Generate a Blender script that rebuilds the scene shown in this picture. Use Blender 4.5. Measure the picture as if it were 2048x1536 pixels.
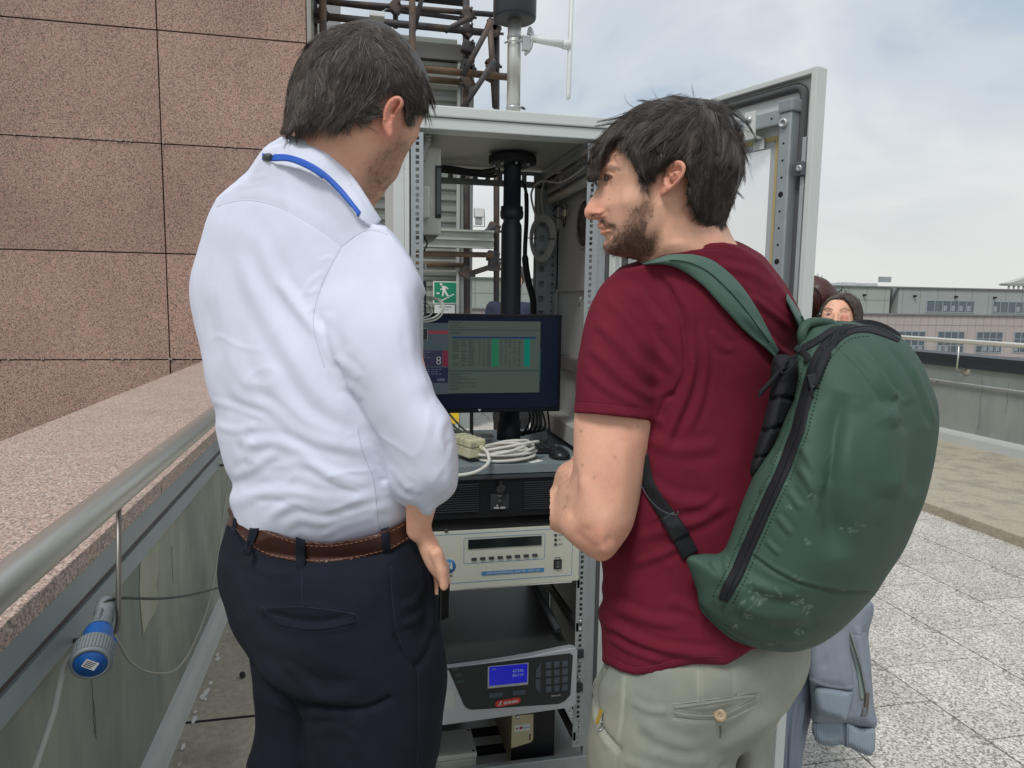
import bpy, bmesh, math, random
import numpy as np
from mathutils import Vector, Matrix, noise
from mathutils.bvhtree import BVHTree
random.seed(7); RNG = np.random.default_rng(7)
R = math.radians
SC = bpy.context.scene
for o in list(bpy.data.objects): bpy.data.objects.remove(o)
COL = SC.collection

# ------------------------------------------------------------------ camera (a phone held at chest height)
F, CX, CY = 1420., 1024., 768.
def _n(v): v = np.array(v, float); return v / np.linalg.norm(v)
_yv = _n((-309, -168, F)); _dn = np.array((-187, 12463, F), float); _dn = _n(_dn - _yv * (_dn @ _yv))
_zv = -_dn; _xv = np.cross(_yv, _zv)
CM = np.array([_xv, _yv, _zv]).T            # camera(right, down, forward) = CM @ (world - EYE)
EYE = np.array((0, 0, 1.45))
cam_d = bpy.data.cameras.new('camera'); cam = bpy.data.objects.new('camera', cam_d); COL.objects.link(cam)
_r, _u, _b = CM[0], -CM[1], -CM[2]
cam.matrix_world = Matrix(((_r[0], _u[0], _b[0], EYE[0]), (_r[1], _u[1], _b[1], EYE[1]), (_r[2], _u[2], _b[2], EYE[2]), (0, 0, 0, 1)))
cam_d.sensor_fit = 'HORIZONTAL'; cam_d.sensor_width = 36; cam_d.lens = 36 * F / 2048
cam_d.clip_start = .05; cam_d.clip_end = 3000
SC.camera = cam
def un(u, v, d): return EYE + CM.T @ np.array(((u - CX) / F * d, (v - CY) / F * d, d))
def ax(u, v, a, val):
    r = CM.T @ np.array(((u - CX) / F, (v - CY) / F, 1.)); return EYE + r * ((val - EYE[a]) / r[a])

# ------------------------------------------------------------------ world, sun, exposure
SUN_EL, SUN_AZ = R(56), R(218)      # azimuth clockwise from +Y
W = bpy.data.worlds.new('World'); SC.world = W; W.use_nodes = True
nt = W.node_tree; nt.nodes.clear()
def N(t, **k):
    n = nt.nodes.new(t)
    for a, b in k.items(): setattr(n, a, b)
    return n
out = N('ShaderNodeOutputWorld'); bg = N('ShaderNodeBackground'); bg.inputs[1].default_value = .1
sky = N('ShaderNodeTexSky', sky_type='NISHITA', sun_disc=False, sun_elevation=SUN_EL, sun_rotation=SUN_AZ, air_density=1.0, dust_density=2.0)
tc = N('ShaderNodeTexCoord'); sp = N('ShaderNodeSeparateXYZ'); nt.links.new(tc.outputs['Generated'], sp.inputs[0])
za = N('ShaderNodeMath', operation='MAXIMUM'); nt.links.new(sp.outputs[2], za.inputs[0]); za.inputs[1].default_value = 0
zb = N('ShaderNodeMath', operation='ADD'); nt.links.new(za.outputs[0], zb.inputs[0]); zb.inputs[1].default_value = .22
cxy = N('ShaderNodeCombineXYZ')
for i in (0, 1):
    dv = N('ShaderNodeMath', operation='DIVIDE'); nt.links.new(sp.outputs[i], dv.inputs[0]); nt.links.new(zb.outputs[0], dv.inputs[1]); nt.links.new(dv.outputs[0], cxy.inputs[i])
mp = N('ShaderNodeMapping'); mp.inputs['Location'].default_value = (.35, 1.9, 0); nt.links.new(cxy.outputs[0], mp.inputs[0])
ns = N('ShaderNodeTexNoise'); ns.inputs['Scale'].default_value = 1.25; ns.inputs['Detail'].default_value = 5; ns.inputs['Roughness'].default_value = .5; ns.inputs['Distortion'].default_value = .5
nt.links.new(mp.outputs[0], ns.inputs['Vector'])
cr = N('ShaderNodeValToRGB'); cr.color_ramp.interpolation = 'EASE'
e = cr.color_ramp.elements; e[0].position = .36; e[0].color = (4.9, 5.8, 6.7, 1); e[1].position = .62; e[1].color = (7.9, 8.2, 8.35, 1)
m_ = e.new(.48); m_.color = (6.5, 7.05, 7.5, 1)
nt.links.new(ns.outputs[0], cr.inputs[0])
hz = N('ShaderNodeValToRGB'); hz.color_ramp.interpolation = 'EASE'
e = hz.color_ramp.elements; e[0].position = 0; e[0].color = (1, 1, 1, 1); e[1].position = .3; e[1].color = (0, 0, 0, 1)
nt.links.new(sp.outputs[2], hz.inputs[0])
mx1 = N('ShaderNodeMix', data_type='RGBA'); mx1.inputs[0].default_value = .86
nt.links.new(sky.outputs[0], mx1.inputs[6]); nt.links.new(cr.outputs[0], mx1.inputs[7])
mx2 = N('ShaderNodeMix', data_type='RGBA'); nt.links.new(hz.outputs[0], mx2.inputs[0]); nt.links.new(mx1.outputs[2], mx2.inputs[6]); mx2.inputs[7].default_value = (7.25, 7.4, 7.15, 1)
nt.links.new(mx2.outputs[2], bg.inputs[0]); nt.links.new(bg.outputs[0], out.inputs[0])
sl = bpy.data.lights.new('sun', 'SUN'); sl.energy = 1.95; sl.angle = R(16); sl.color = (1, .97, .93)
so = bpy.data.objects.new('sun', sl); COL.objects.link(so)
_sd = Vector((math.sin(SUN_AZ) * math.cos(SUN_EL), math.cos(SUN_AZ) * math.cos(SUN_EL), math.sin(SUN_EL)))
so.rotation_euler = _sd.to_track_quat('Z', 'Y').to_euler(); so.location = (0, 0, 20)
SC.view_settings.view_transform = 'Standard'; SC.view_settings.look = 'None'
SC.view_settings.exposure = .06; SC.view_settings.gamma = 1; SC.view_settings.use_curve_mapping = False

# ------------------------------------------------------------------ materials
MATS = {}
def mat(name, col, rough=.6, metal=0, var=0, vscale=8, col2=None, c2scale=None, c2lo=.45, c2hi=.6, bump=0, bscale=60, bdist=.002,
        emit=None, spec=.36, attr=None, attrcol=None, sss=0, sheen=0, stretch=None, coat=0, trans=0, voronoi=None, detail=4, attr2=None, attr2col=None, objrand=0):
    if name in MATS: return MATS[name]
    m = bpy.data.materials.new(name); m.use_nodes = True; t = m.node_tree; b = t.nodes['Principled BSDF']; L = t.links.new
    b.inputs['Roughness'].default_value = rough; b.inputs['Metallic'].default_value = metal
    b.inputs['Specular IOR Level'].default_value = spec
    c = (*col, 1); b.inputs['Base Color'].default_value = c
    tcn = t.nodes.new('ShaderNodeTexCoord'); src = tcn.outputs['Object']
    if stretch:
        mpn = t.nodes.new('ShaderNodeMapping'); mpn.inputs['Scale'].default_value = stretch; L(src, mpn.inputs[0]); src = mpn.outputs[0]
    cur = None
    def noise_(s, d=detail):
        n = t.nodes.new('ShaderNodeTexNoise'); n.inputs['Scale'].default_value = s; n.inputs['Detail'].default_value = d; n.inputs['Roughness'].default_value = .6; L(src, n.inputs['Vector']); return n
    def mix(fac, a, bcol, blend='MIX'):
        x = t.nodes.new('ShaderNodeMix'); x.data_type = 'RGBA'; x.blend_type = blend
        if isinstance(fac, float): x.inputs[0].default_value = fac
        else: L(fac, x.inputs[0])
        for v_, k in ((a, 6), (bcol, 7)):
            if isinstance(v_, tuple): x.inputs[k].default_value = v_
            else: L(v_, x.inputs[k])
        return x.outputs[2]
    if voronoi:     # speckled stone: a list of (scale, colours, weight)
        vs, cols = voronoi
        v = t.nodes.new('ShaderNodeTexVoronoi'); v.inputs['Scale'].default_value = vs; L(src, v.inputs['Vector'])
        s = t.nodes.new('ShaderNodeSeparateColor'); L(v.outputs['Color'], s.inputs[0])
        r_ = t.nodes.new('ShaderNodeValToRGB'); r_.color_ramp.interpolation = 'CONSTANT'; el = r_.color_ramp.elements
        el[0].position = 0; el[0].color = (*cols[0][1], 1); el[1].position = cols[1][0]; el[1].color = (*cols[1][1], 1)
        for p_, c_ in cols[2:]: q = el.new(p_); q.color = (*c_, 1)
        L(s.outputs[0], r_.inputs[0]); cur = r_.outputs[0]
    if col2:
        n = noise_(c2scale or vscale); mr = t.nodes.new('ShaderNodeMapRange'); mr.inputs[1].default_value = c2lo; mr.inputs[2].default_value = c2hi
        L(n.outputs[0], mr.inputs[0]); cur = mix(mr.outputs[0], cur or c, (*col2, 1))
    if var:
        n = noise_(vscale); mr = t.nodes.new('ShaderNodeMapRange'); mr.inputs[1].default_value = .25; mr.inputs[2].default_value = .75
        mr.inputs[3].default_value = 1 - var; mr.inputs[4].default_value = 1 + var; L(n.outputs[0], mr.inputs[0])
        cc = t.nodes.new('ShaderNodeCombineColor'); [L(mr.outputs[0], cc.inputs[i]) for i in range(3)]
        cur = mix(1.0, cur or c, cc.outputs[0], 'MULTIPLY')
    if objrand:
        oi = t.nodes.new('ShaderNodeObjectInfo'); mr = t.nodes.new('ShaderNodeMapRange'); mr.inputs[3].default_value = 1 - objrand; mr.inputs[4].default_value = 1 + objrand; L(oi.outputs['Random'], mr.inputs[0])
        cc = t.nodes.new('ShaderNodeCombineColor'); [L(mr.outputs[0], cc.inputs[i]) for i in range(3)]
        cur = mix(1.0, cur or c, cc.outputs[0], 'MULTIPLY')
    for an, ac in ((attr, attrcol), (attr2, attr2col)):
        if an:
            a = t.nodes.new('ShaderNodeAttribute'); a.attribute_name = an; cur = mix(a.outputs['Fac'], cur or c, (*ac, 1))
    if cur is not None: L(cur, b.inputs['Base Color'])
    if bump:
        n = noise_(bscale, 3); bp = t.nodes.new('ShaderNodeBump'); bp.inputs['Strength'].default_value = bump; bp.inputs['Distance'].default_value = bdist
        L(n.outputs[0], bp.inputs['Height']); L(bp.outputs[0], b.inputs['Normal'])
    if emit:
        b.inputs['Emission Color'].default_value = (*emit[0], 1); b.inputs['Emission Strength'].default_value = emit[1]
    if sss:
        b.inputs['Subsurface Weight'].default_value = sss; b.inputs['Subsurface Radius'].default_value = (1, .35, .2); b.inputs['Subsurface Scale'].default_value = .008
    if sheen: b.inputs['Sheen Weight'].default_value = sheen; b.inputs['Sheen Roughness'].default_value = .5
    if coat: b.inputs['Coat Weight'].default_value = coat; b.inputs['Coat Roughness'].default_value = .15
    if trans: b.inputs['Transmission Weight'].default_value = trans; b.inputs['IOR'].default_value = 1.45
    MATS[name] = m; return m

# ------------------------------------------------------------------ mesh helpers
class MB:
    """collects shapes and links them as one mesh object"""
    def __init__(s): s.bm = bmesh.new()
    def box(s, x0, x1, y0, y1, z0, z1, bev=0, M=None):
        r = bmesh.ops.create_cube(s.bm, size=1); vs = r['verts']
        for v in vs: v.co = Vector(((x0 + x1) / 2 + v.co.x * (x1 - x0), (y0 + y1) / 2 + v.co.y * (y1 - y0), (z0 + z1) / 2 + v.co.z * (z1 - z0)))
        if bev:
            es = list({e for v in vs for e in v.link_edges})
            rr = bmesh.ops.bevel(s.bm, geom=es, offset=bev, segments=2, affect='EDGES', profile=.6); vs = list({v for f in rr['faces'] for v in f.verts} | {v for v in vs if v.is_valid})
        if M: bmesh.ops.transform(s.bm, matrix=M, verts=vs)
        return s
    def tube(s, pts, r, seg=10, cap=True, closed=False):
        pts = [Vector(p) for p in pts]; n = len(pts); rs = r if hasattr(r, '__len__') else [r] * n
        up = None; rings = []
        for i, p in enumerate(pts):
            a = pts[(i - 1) % n] if (closed or i > 0) else p; b = pts[(i + 1) % n] if (closed or i < n - 1) else p
            t = (b - a).normalized() if (b - a).length > 1e-9 else Vector((0, 0, 1))
            if up is None:
                up = t.cross(Vector((0, 0, 1)));
                if up.length < 1e-3: up = t.cross(Vector((0, 1, 0)))
                up.normalize()
            else:
                up = (up - t * up.dot(t))
                if up.length < 1e-6: up = t.orthogonal()
                up.normalize()
            w = t.cross(up)
            rings.append([s.bm.verts.new(p + (up * math.cos(2 * math.pi * k / seg) + w * math.sin(2 * math.pi * k / seg)) * rs[i]) for k in range(seg)])
        m = n if closed else n - 1
        for i in range(m):
            A, B = rings[i], rings[(i + 1) % n]
            for k in range(seg):
                f = s.bm.faces.new((A[k], A[(k + 1) % seg], B[(k + 1) % seg], B[k])); f.smooth = True
        if cap and not closed:
            s.bm.faces.new(rings[0][::-1]); s.bm.faces.new(rings[-1])
        return s
    def cyl(s, p, q, r, seg=20, r2=None, bev=0):
        p, q = Vector(p), Vector(q); r2 = r if r2 is None else r2
        if bev:
            t = (q - p).normalized()
            return s.tube([p, p + t * 1e-5, p + t * bev, q - t * bev, q - t * 1e-5, q], [r - bev, r - bev, r, r2, r2 - bev, r2 - bev], seg)
        return s.tube([p, q], [r, r2], seg)
    def lathe(s, c, axis, prof, seg=32):
        a = Vector(axis).normalized(); c = Vector(c); pts = [c + a * h for _, h in prof]
        u = a.orthogonal().normalized(); w = a.cross(u); rings = []
        for (r, h) in prof:
            rings.append([s.bm.verts.new(c + a * h + (u * math.cos(2 * math.pi * k / seg) + w * math.sin(2 * math.pi * k / seg)) * max(r, 1e-5)) for k in range(seg)])
        for A, B in zip(rings, rings[1:]):
            for k in range(seg):
                f = s.bm.faces.new((A[k], A[(k + 1) % seg], B[(k + 1) % seg], B[k])); f.smooth = True
        return s
    def poly(s, pts, depth, M=None):
        """closed outline in local x,z (front at y=0), extruded to y=depth"""
        a = [s.bm.verts.new((x, 0, z)) for x, z in pts]; b = [s.bm.verts.new((x, depth, z)) for x, z in pts]
        s.bm.faces.new(a); s.bm.faces.new(b[::-1]); n = len(a)
        for i in range(n): s.bm.faces.new((a[(i + 1) % n], a[i], b[i], b[(i + 1) % n]))
        if M: bmesh.ops.transform(s.bm, matrix=M, verts=a + b)
        return s
    def quad(s, *p):
        s.bm.faces.new([s.bm.verts.new(q) for q in p]); return s
    def holed(s, x0, x1, z0, z1, holes, t, M=None, y=0):
        """plate in local x,z with rectangular holes (hx0,hx1,hz0,hz1), thickness t towards +y"""
        xs = sorted({round(a, 5) for a in [x0, x1] + [h[i] for h in holes for i in (0, 1)]}); zs = sorted({round(a, 5) for a in [z0, z1] + [h[i] for h in holes for i in (2, 3)]})
        def solid(cx, cz): return not any(h[0] < cx < h[1] and h[2] < cz < h[3] for h in holes)
        nx, nz = len(xs) - 1, len(zs) - 1
        S = [[solid((xs[i] + xs[i + 1]) / 2, (zs[j] + zs[j + 1]) / 2) for j in range(nz)] for i in range(nx)]
        vd = {}; made = []
        def V(i, j, k):
            if (i, j, k) not in vd: vd[(i, j, k)] = s.bm.verts.new((xs[i], y + k * t, zs[j]))
            return vd[(i, j, k)]
        g = lambda i, j: 0 <= i < nx and 0 <= j < nz and S[i][j]
        for i in range(nx):
            for j in range(nz):
                if not S[i][j]: continue
                s.bm.faces.new((V(i, j, 0), V(i + 1, j, 0), V(i + 1, j + 1, 0), V(i, j + 1, 0)))
                s.bm.faces.new((V(i, j, 1), V(i, j + 1, 1), V(i + 1, j + 1, 1), V(i + 1, j, 1)))
                if not g(i - 1, j): s.bm.faces.new((V(i, j, 0), V(i, j + 1, 0), V(i, j + 1, 1), V(i, j, 1)))
                if not g(i + 1, j): s.bm.faces.new((V(i + 1, j, 0), V(i + 1, j, 1), V(i + 1, j + 1, 1), V(i + 1, j + 1, 0)))
                if not g(i, j - 1): s.bm.faces.new((V(i, j, 0), V(i, j, 1), V(i + 1, j, 1), V(i + 1, j, 0)))
                if not g(i, j + 1): s.bm.faces.new((V(i, j + 1, 0), V(i + 1, j + 1, 0), V(i + 1, j + 1, 1), V(i, j + 1, 1)))
        if M: bmesh.ops.transform(s.bm, matrix=M, verts=list(vd.values()))
        return s
    def build(s, name, m, parent=None, kind=None, smooth=None):
        bmesh.ops.recalc_face_normals(s.bm, faces=s.bm.faces)
        me = bpy.data.meshes.new(name); s.bm.to_mesh(me); s.bm.free()
        return link(name, me, m, parent, kind)
def link(name, me, m, parent=None, kind=None):
    o = bpy.data.objects.new(name, me); COL.objects.link(o)
    if m: me.materials.append(m)
    if parent: o.parent = parent
    if kind: o['kind'] = kind
    return o
def thing(name, label, cat, loc=(0, 0, 0), group=None):
    o = bpy.data.objects.new(name, None); COL.objects.link(o); o.empty_display_size = .1
    o['label'] = label; o['category'] = cat
    if group: o['group'] = group
    o['_loc'] = 0; del o['_loc']
    return o
def tag(o, label, cat, group=None):
    o['label'] = label; o['category'] = cat
    if group: o['group'] = group
    return o
def copy_tree(o, parent=None):
    c = o.copy(); COL.objects.link(c)
    if parent: c.parent = parent
    for ch in list(o.children): copy_tree(ch, c)
    return c
def text(body, size, x, y, z, m, parent, name='lettering', align='CENTER', M=None, ext=.0004, bold=0, sx=1):
    cu = bpy.data.curves.new(name, 'FONT'); cu.body = body; cu.size = size; cu.align_x = align; cu.align_y = 'CENTER'; cu.extrude = ext; cu.offset = bold; cu.resolution_u = 2
    t = bpy.data.objects.new(name, cu); COL.objects.link(t)
    dg = bpy.context.evaluated_depsgraph_get(); me = bpy.data.meshes.new_from_object(t.evaluated_get(dg)); me.name = name
    bpy.data.objects.remove(t)
    T = Matrix.Translation((x, y, z)) @ Matrix.Rotation(R(90), 4, 'X') @ Matrix.Diagonal((sx, 1, 1, 1))
    me.transform((M or Matrix()) @ T)
    me.materials.clear()
    return link(name, me, m, parent)
def spline(pts, n=8, closed=False):
    """Catmull-Rom through points (any dimension)"""
    P = np.array(pts, float); k = len(P); outp = []
    rng = range(k) if closed else range(k - 1)
    for i in rng:
        if closed: a, b, c, d = P[(i - 1) % k], P[i], P[(i + 1) % k], P[(i + 2) % k]
        else: a, b, c, d = P[max(i - 1, 0)], P[i], P[i + 1], P[min(i + 2, k - 1)]
        for t in np.linspace(0, 1, n, endpoint=False):
            outp.append(.5 * ((2 * b) + (c - a) * t + (2 * a - 5 * b + 4 * c - d) * t * t + (3 * b - a - 3 * c + d) * t ** 3))
    if not closed: outp.append(P[-1])
    return np.array(outp)
def roundrect(x0, x1, z0, z1, r, n=5):
    p = []
    for cx, cz, a0 in ((x1 - r, z1 - r, 0), (x0 + r, z1 - r, 90), (x0 + r, z0 + r, 180), (x1 - r, z0 + r, 270)):
        for i in range(n + 1): a = R(a0 + 90 * i / n); p.append((cx + r * math.cos(a), cz + r * math.sin(a)))
    return p
def TY(y): return Matrix.Translation((0, y, 0))
# ================================================================== SETTING
GR = [(0, (.12, .09, .078)), (.18, (.365, .21, .165)), (.5, (.42, .26, .205)), (.74, (.21, .155, .13)), (.84, (.46, .335, .275))]
M_gran = mat('red_granite', (.35, .22, .18), .5, voronoi=(290, GR), var=.22, vscale=1.3, objrand=.09, bump=.25, bscale=160, bdist=.001)
GR2 = [(0, (.20, .17, .155)), (.18, (.45, .32, .27)), (.5, (.53, .39, .33)), (.72, (.29, .24, .21)), (.84, (.63, .53, .47))]
M_gran2 = mat('coping_granite', (.35, .22, .18), .5, voronoi=(200, GR2), var=.1, vscale=2.2, bump=.2, bscale=160, bdist=.001)
M_dark = mat('dark_joint', (.012, .012, .012), .9)
M_steel = mat('brushed_steel', (.60, .59, .54), .38, .85, var=.08, vscale=12, bump=.06, bscale=220, bdist=.0004, stretch=(1, .06, 1))
M_fascia = mat('grey_fascia', (.30, .355, .365), .5, .25, var=.12, vscale=3, stretch=(6, 1, 1))
M_chan = mat('brown_channel', (.13, .115, .10), .6, .2, var=.15, vscale=5)
M_conc = mat('painted_concrete', (.225, .25, .22), .85, col2=(.36, .36, .28), c2scale=2.4, c2lo=.46, c2hi=.70, var=.22, vscale=6, bump=.3, bscale=40, bdist=.002, stretch=(1, 1.0, .42), detail=9)
M_concR = mat('grey_concrete', (.30, .325, .30), .85, col2=(.235, .25, .23), c2scale=2, c2lo=.5, c2hi=.62, var=.10, vscale=6, bump=.2, bscale=40, stretch=(1, 1, .3), detail=7)
M_tan = mat('tan_screed', (.385, .345, .27), .95, col2=(.30, .27, .215), c2scale=5, c2lo=.48, c2hi=.62, var=.2, vscale=45, bump=.6, bscale=120, bdist=.004, detail=8)
PB = [(0, (.25, .235, .21)), (.22, (.50, .475, .425)), (.5, (.58, .555, .50)), (.72, (.37, .35, .315)), (.84, (.70, .68, .62))]
M_tile = mat('pebble_tile', (.5, .48, .44), .85, voronoi=(150, PB), var=.18, vscale=3, objrand=.08, bump=.5, bscale=130, bdist=.003)
M_skirt = mat('pale_skirting', (.50, .52, .50), .5, .1, var=.06, vscale=5)
M_alu = mat('weathered_aluminium', (.47, .49, .49), .42, .55, var=.08, vscale=14)
M_black = mat('black_plastic', (.012, .013, .015), .42)
M_rub = mat('grey_rubber', (.085, .088, .09), .75)

# ground far below the roof, out to the horizon
o = MB().box(-1500, 1500, -400, 2500, -16.2, -16).build('ground', mat('city_ground', (.16, .16, .15), .9, var=.2, vscale=.05), kind='structure')

# terrace floor: screed sheet with pebble tiles laid on it
floor = MB().box(-.62, 6.4, -4, 20, -.3, -.012).build('terrace_floor', M_tan, kind='structure')
tw = .487; tile_me = None; k = 0
MB().box(-.1, 3.97, -4, 14, -.0119, -.0085).build('tile_bed', mat('joint_dirt', (.10, .095, .085), .95), floor)
for i in range(-1, 8):
    for j in range(-3, 26):
        x0 = .155 + i * tw * .985 + .0; y0 = -.1 + j * .49 + (.245 if i % 2 else 0)
        x1 = x0 + .476
        if x1 > 3.96 + .5: continue
        if tile_me is None:
            b = MB().box(0, .473, 0, .4835, -.012, .001, .0012); t = b.build('tile', M_tile, floor); tile_me = t.data
        else:
            t = link('tile', tile_me, None, floor)
        t.location = (x0, y0, random.uniform(-.0007, .0007)); t.rotation_euler = (0, 0, random.uniform(-.003, .003))
strip = MB().box(-.61, -.2, -4, 14, -.012, .006).build('floor_strip', M_tan, kind='structure')
for y in (.35, 1.45, 2.45, 3.6): MB().box(-.60, -.205, y, y + .012, .0055, .0075).build('joint', M_dark, strip)
b = MB()
for k in range(26):
    x = -.57 + abs(random.gauss(0, .012)); y = random.uniform(1.6, 3.6); s_ = random.uniform(.006, .018)
    b.bm.faces.new([b.bm.verts.new((x + s_ * random.uniform(.6, 1.1) * math.cos(a) * .7, y + 1.8 * s_ * random.uniform(.6, 1.1) * math.sin(a), .0085 + random.uniform(0, .001))) for a in np.linspace(0, 2 * math.pi, 9)[:-1]])
b.build('paint_flakes', mat('white_paint_flake', (.62, .61, .57), .8), kind='stuff')
st = bmesh.new(); bmesh.ops.create_icosphere(st, subdivisions=2, radius=.012)
for v in st.verts: v.co *= 1 + .25 * noise.noise(v.co * 90)
me = bpy.data.meshes.new('stone'); st.to_mesh(me); st.free()
o = link('stone', me, mat('dark_stone', (.04, .04, .038), .8)); p = ax(485, 1349, 2, .018); o.location = p
tag(o, 'small dark pebble lying on the tan concrete strip beside the left trouser leg', 'pebble')

kerb = MB().box(3.97, 6.1, -4, 20, -.01, .07, .006).build('kerb_walkway', M_tan, kind='structure')

# left parapet with granite coping
pw = thing('parapet_wall', 'low green-grey concrete parapet on the left with pink granite coping and metal fascia', 'parapet')
MB().box(-1.34, -.63, -4, 7.15, -.3, .83).build('wall_body', M_conc, pw)
for k in range(7):
    y0 = -4 + k * 1.595
    MB().box(-1.385, -.612, y0 + .002, y0 + 1.592, .829, .875, .004).build('coping_stone', M_gran2, pw)
for k in range(5):
    y0 = -4 + k * 2.99 - 1.27
    MB().box(-.632, -.618, y0, y0 + 2.986, .766, .8285).build('fascia_strip', M_fascia, pw)
    MB().box(-.632, -.618, y0 - .02, y0 + 2.966, .691, .746).build('fascia_strip', M_fascia, pw)
    for dy in (.03, .09, -.05):
        for z in (.78, .715):
            MB().lathe((-.6175, y0 + dy, z), (1, 0, 0), [(.0045, 0), (.0045, .001), (.0025, .0025), (0, .003)], 10).build('rivet', M_alu, pw)
MB().box(-.634, -.626, -4, 7.15, .746, .766).build('channel', M_chan, pw)
bm_ = MB(); bm_.poly([(-.632, 0), (-.585, 0), (-.598, .05), (-.61, .085), (-.632, .09)], 11.15, TY(-4)); bm_.build('skirting', M_skirt, pw)
# cracks and scars of the render
b = MB(); RNG2 = random.Random(3)
for (u, v, ln) in ((345, 1130, .13), (185, 1390, .2), (190, 1440, .10)):
    c0 = ax(u, v, 0, -.629); pts = [(-.6292, c0[1] + RNG2.uniform(-.004, .004), c0[2] + ln / 2 - ln * t) for t in np.linspace(0, 1, 12)]
    b.tube(pts, .0006, 4)
b.build('crack', mat('hairline_crack', (.09, .10, .085), .9), pw)
b = MB(); patch = [(290, 1092), (318, 1085), (317, 1140), (312, 1170), (317, 1200), (312, 1222), (300, 1240), (293, 1255), (287, 1270), (283, 1235), (279, 1180), (280, 1130)]
b.bm.faces.new([b.bm.verts.new((-.6285, *ax(u, v, 0, -.6285)[1:])) for u, v in patch]); b.build('paint_patch', mat('bare_render', (.40, .40, .32), .9, var=.12, vscale=12, stretch=(1, 1, .3)), pw)

hr = thing('handrail', 'thick brushed steel tube handrail running along the left parapet', 'handrail')
MB().cyl((-.524, -3.5, 1.0176), (-.524, 7.15, 1.0176), .0305, 32).build('rail_tube', M_steel, hr)
for y in (1.69, 3.4, 5.2, 6.9, -.4):
    pts = [(-.524, y, .99), (-.53, y - .022, .725), (-.534, y - .026, .706), (-.55, y - .032, .695), (-.618, y - .034, .695)]
    MB().tube(pts, .0055, 10).build('bracket', mat('rod_steel', (.24, .22, .20), .35, .8), hr)
MB().tube([(-.524, 2.02, 1.0176), (-.524, 2.022, 1.0176)], .0309, 32).build('joint_sleeve', M_steel, hr)

# right parapet
pr_ = thing('parapet_wall', 'grey stained concrete parapet with dark metal cap across the terrace at right', 'parapet')
MB().box(6.1, 6.4, -3, 20, -.3, .86).build('wall_body', M_concR, pr_)
MB().box(6.07, 6.44, -3, 20, .851, .978, .004).build('cap', mat('dark_cap', (.055, .065, .075), .5, .3), pr_)
MB().poly([(6.1, .07), (6.03, .07), (6.045, .15), (6.06, .18), (6.1, .19)], 23, TY(-3)).build('skirting', M_skirt, pr_)
MB().cyl((6.075, -3, .69), (6.075, 20, .69), .011, 10).build('conduit', M_alu, pr_)
for y in (6.45, 4.9): MB().box(6.058, 6.1, y, y + .02, .675, .705).build('clip', M_alu, pr_)
b = MB()
for (y, z, ln) in ((5.9, .5, .5), (5.6, .6, .3)): b.tube([(6.098, y + RNG2.uniform(-.01, .01), z + ln / 2 - ln * t) for t in np.linspace(0, 1, 12)], .001, 4)
b.build('crack', mat('hairline_crack', (.09, .10, .085), .9), pr_)
hr2 = thing('handrail', 'bright thin steel handrail above the dark cap of the right parapet', 'handrail')
MB().cyl((5.98, -3, 1.125), (5.98, 20, 1.125), .024, 24).build('rail_tube', mat('bright_steel', (.78, .75, .68), .35, .7), hr2)
for y in (6.10, 3.9, 8.3, 10.5):
    MB().tube([(5.98, y, 1.1), (5.98, y, .845), (6.0, y, .825), (6.1, y, .825)], .0085, 8).build('bracket', M_steel, hr2)
    MB().lathe((6.098, y, .825), (-1, 0, 0), [(.05, 0), (.05, .005), (0, .006)], 24).build('wall_plate', M_steel, hr2)

# granite faced building on the left
gb = thing('granite_building', 'building clad in large pink speckled granite panels at upper left', 'building')
MB().box(-9, -.255, 3.95, 12, -16, 6.2).build('wall_core', M_dark, gb)
gx = [-.238, -.938, -1.84, -2.742, -3.644, -4.546]
for i in range(5):
    x1, x0 = gx[i], gx[i + 1]
    for j in range(-8, 9):
        z0 = 1.133 + j * .534; dy = random.uniform(-.002, .002)
        MB().box(x0 + .003, x1 - .003, 3.9 + dy, 3.94, z0 + .003, z0 + .531, .001).build('panel', M_gran, gb)
MB().box(-.236, -.215, 3.885, 12, -16, 6.2).build('corner_trim', mat('trim_metal', (.33, .31, .28), .5, .4), gb)
b = MB()
for j in (0, 2):
    for k in range(30):
        x = RNG2.uniform(-2.3, -.4); b.box(x, x + .008, 3.892, 3.899, 1.133 + j * .534 + .0, 1.133 + j * .534 + .008)
b.build('joint_spacers', mat('pale_spacer', (.38, .33, .29), .8), gb, kind='stuff')

# corrugated metal plant room with scaffold
cs = thing('corrugated_shed', 'grey corrugated metal plant enclosure behind the cabinet', 'shed')
b = MB(); pitch = .0735; prev = None; zz = -.0
for k in range(44):
    z0 = k * pitch
    for t, y in ((0, 0), (.18, -.022), (.52, -.022), (.72, 0)):
        z = z0 + t * pitch
        cur = [b.bm.verts.new((-.15, 5.02 + y, z)), b.bm.verts.new((.675, 5.02 + y, z))]
        if prev: b.bm.faces.new((prev[0], prev[1], cur[1], cur[0]))
        prev = cur
b.build('corrugated_sheet', mat('corrugated_grey', (.31, .325, .29), .5, .35, var=.06, vscale=4), cs)
M_post = mat('grey_post', (.34, .37, .36), .5, .3, var=.07, vscale=4)
MB().box(.675, .695, 4.97, 5.06, 0, 3.17).build('edge_trim', mat('pale_edge', (.52, .54, .51), .5), cs)
MB().box(.695, .79, 4.99, 5.09, 0, 3.17).build('corner_post', M_post, cs)
MB().box(-.15, .79, 4.96, 5.0, 3.06, 3.16).build('header', mat('header_grey', (.20, .195, .19), .6, .3), cs)
MB().box(-.15, .79, 5.06, 7.5, 0, 3.1).build('shed_body', mat('shed_dark', (.16, .16, .15), .7), cs)

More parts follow.
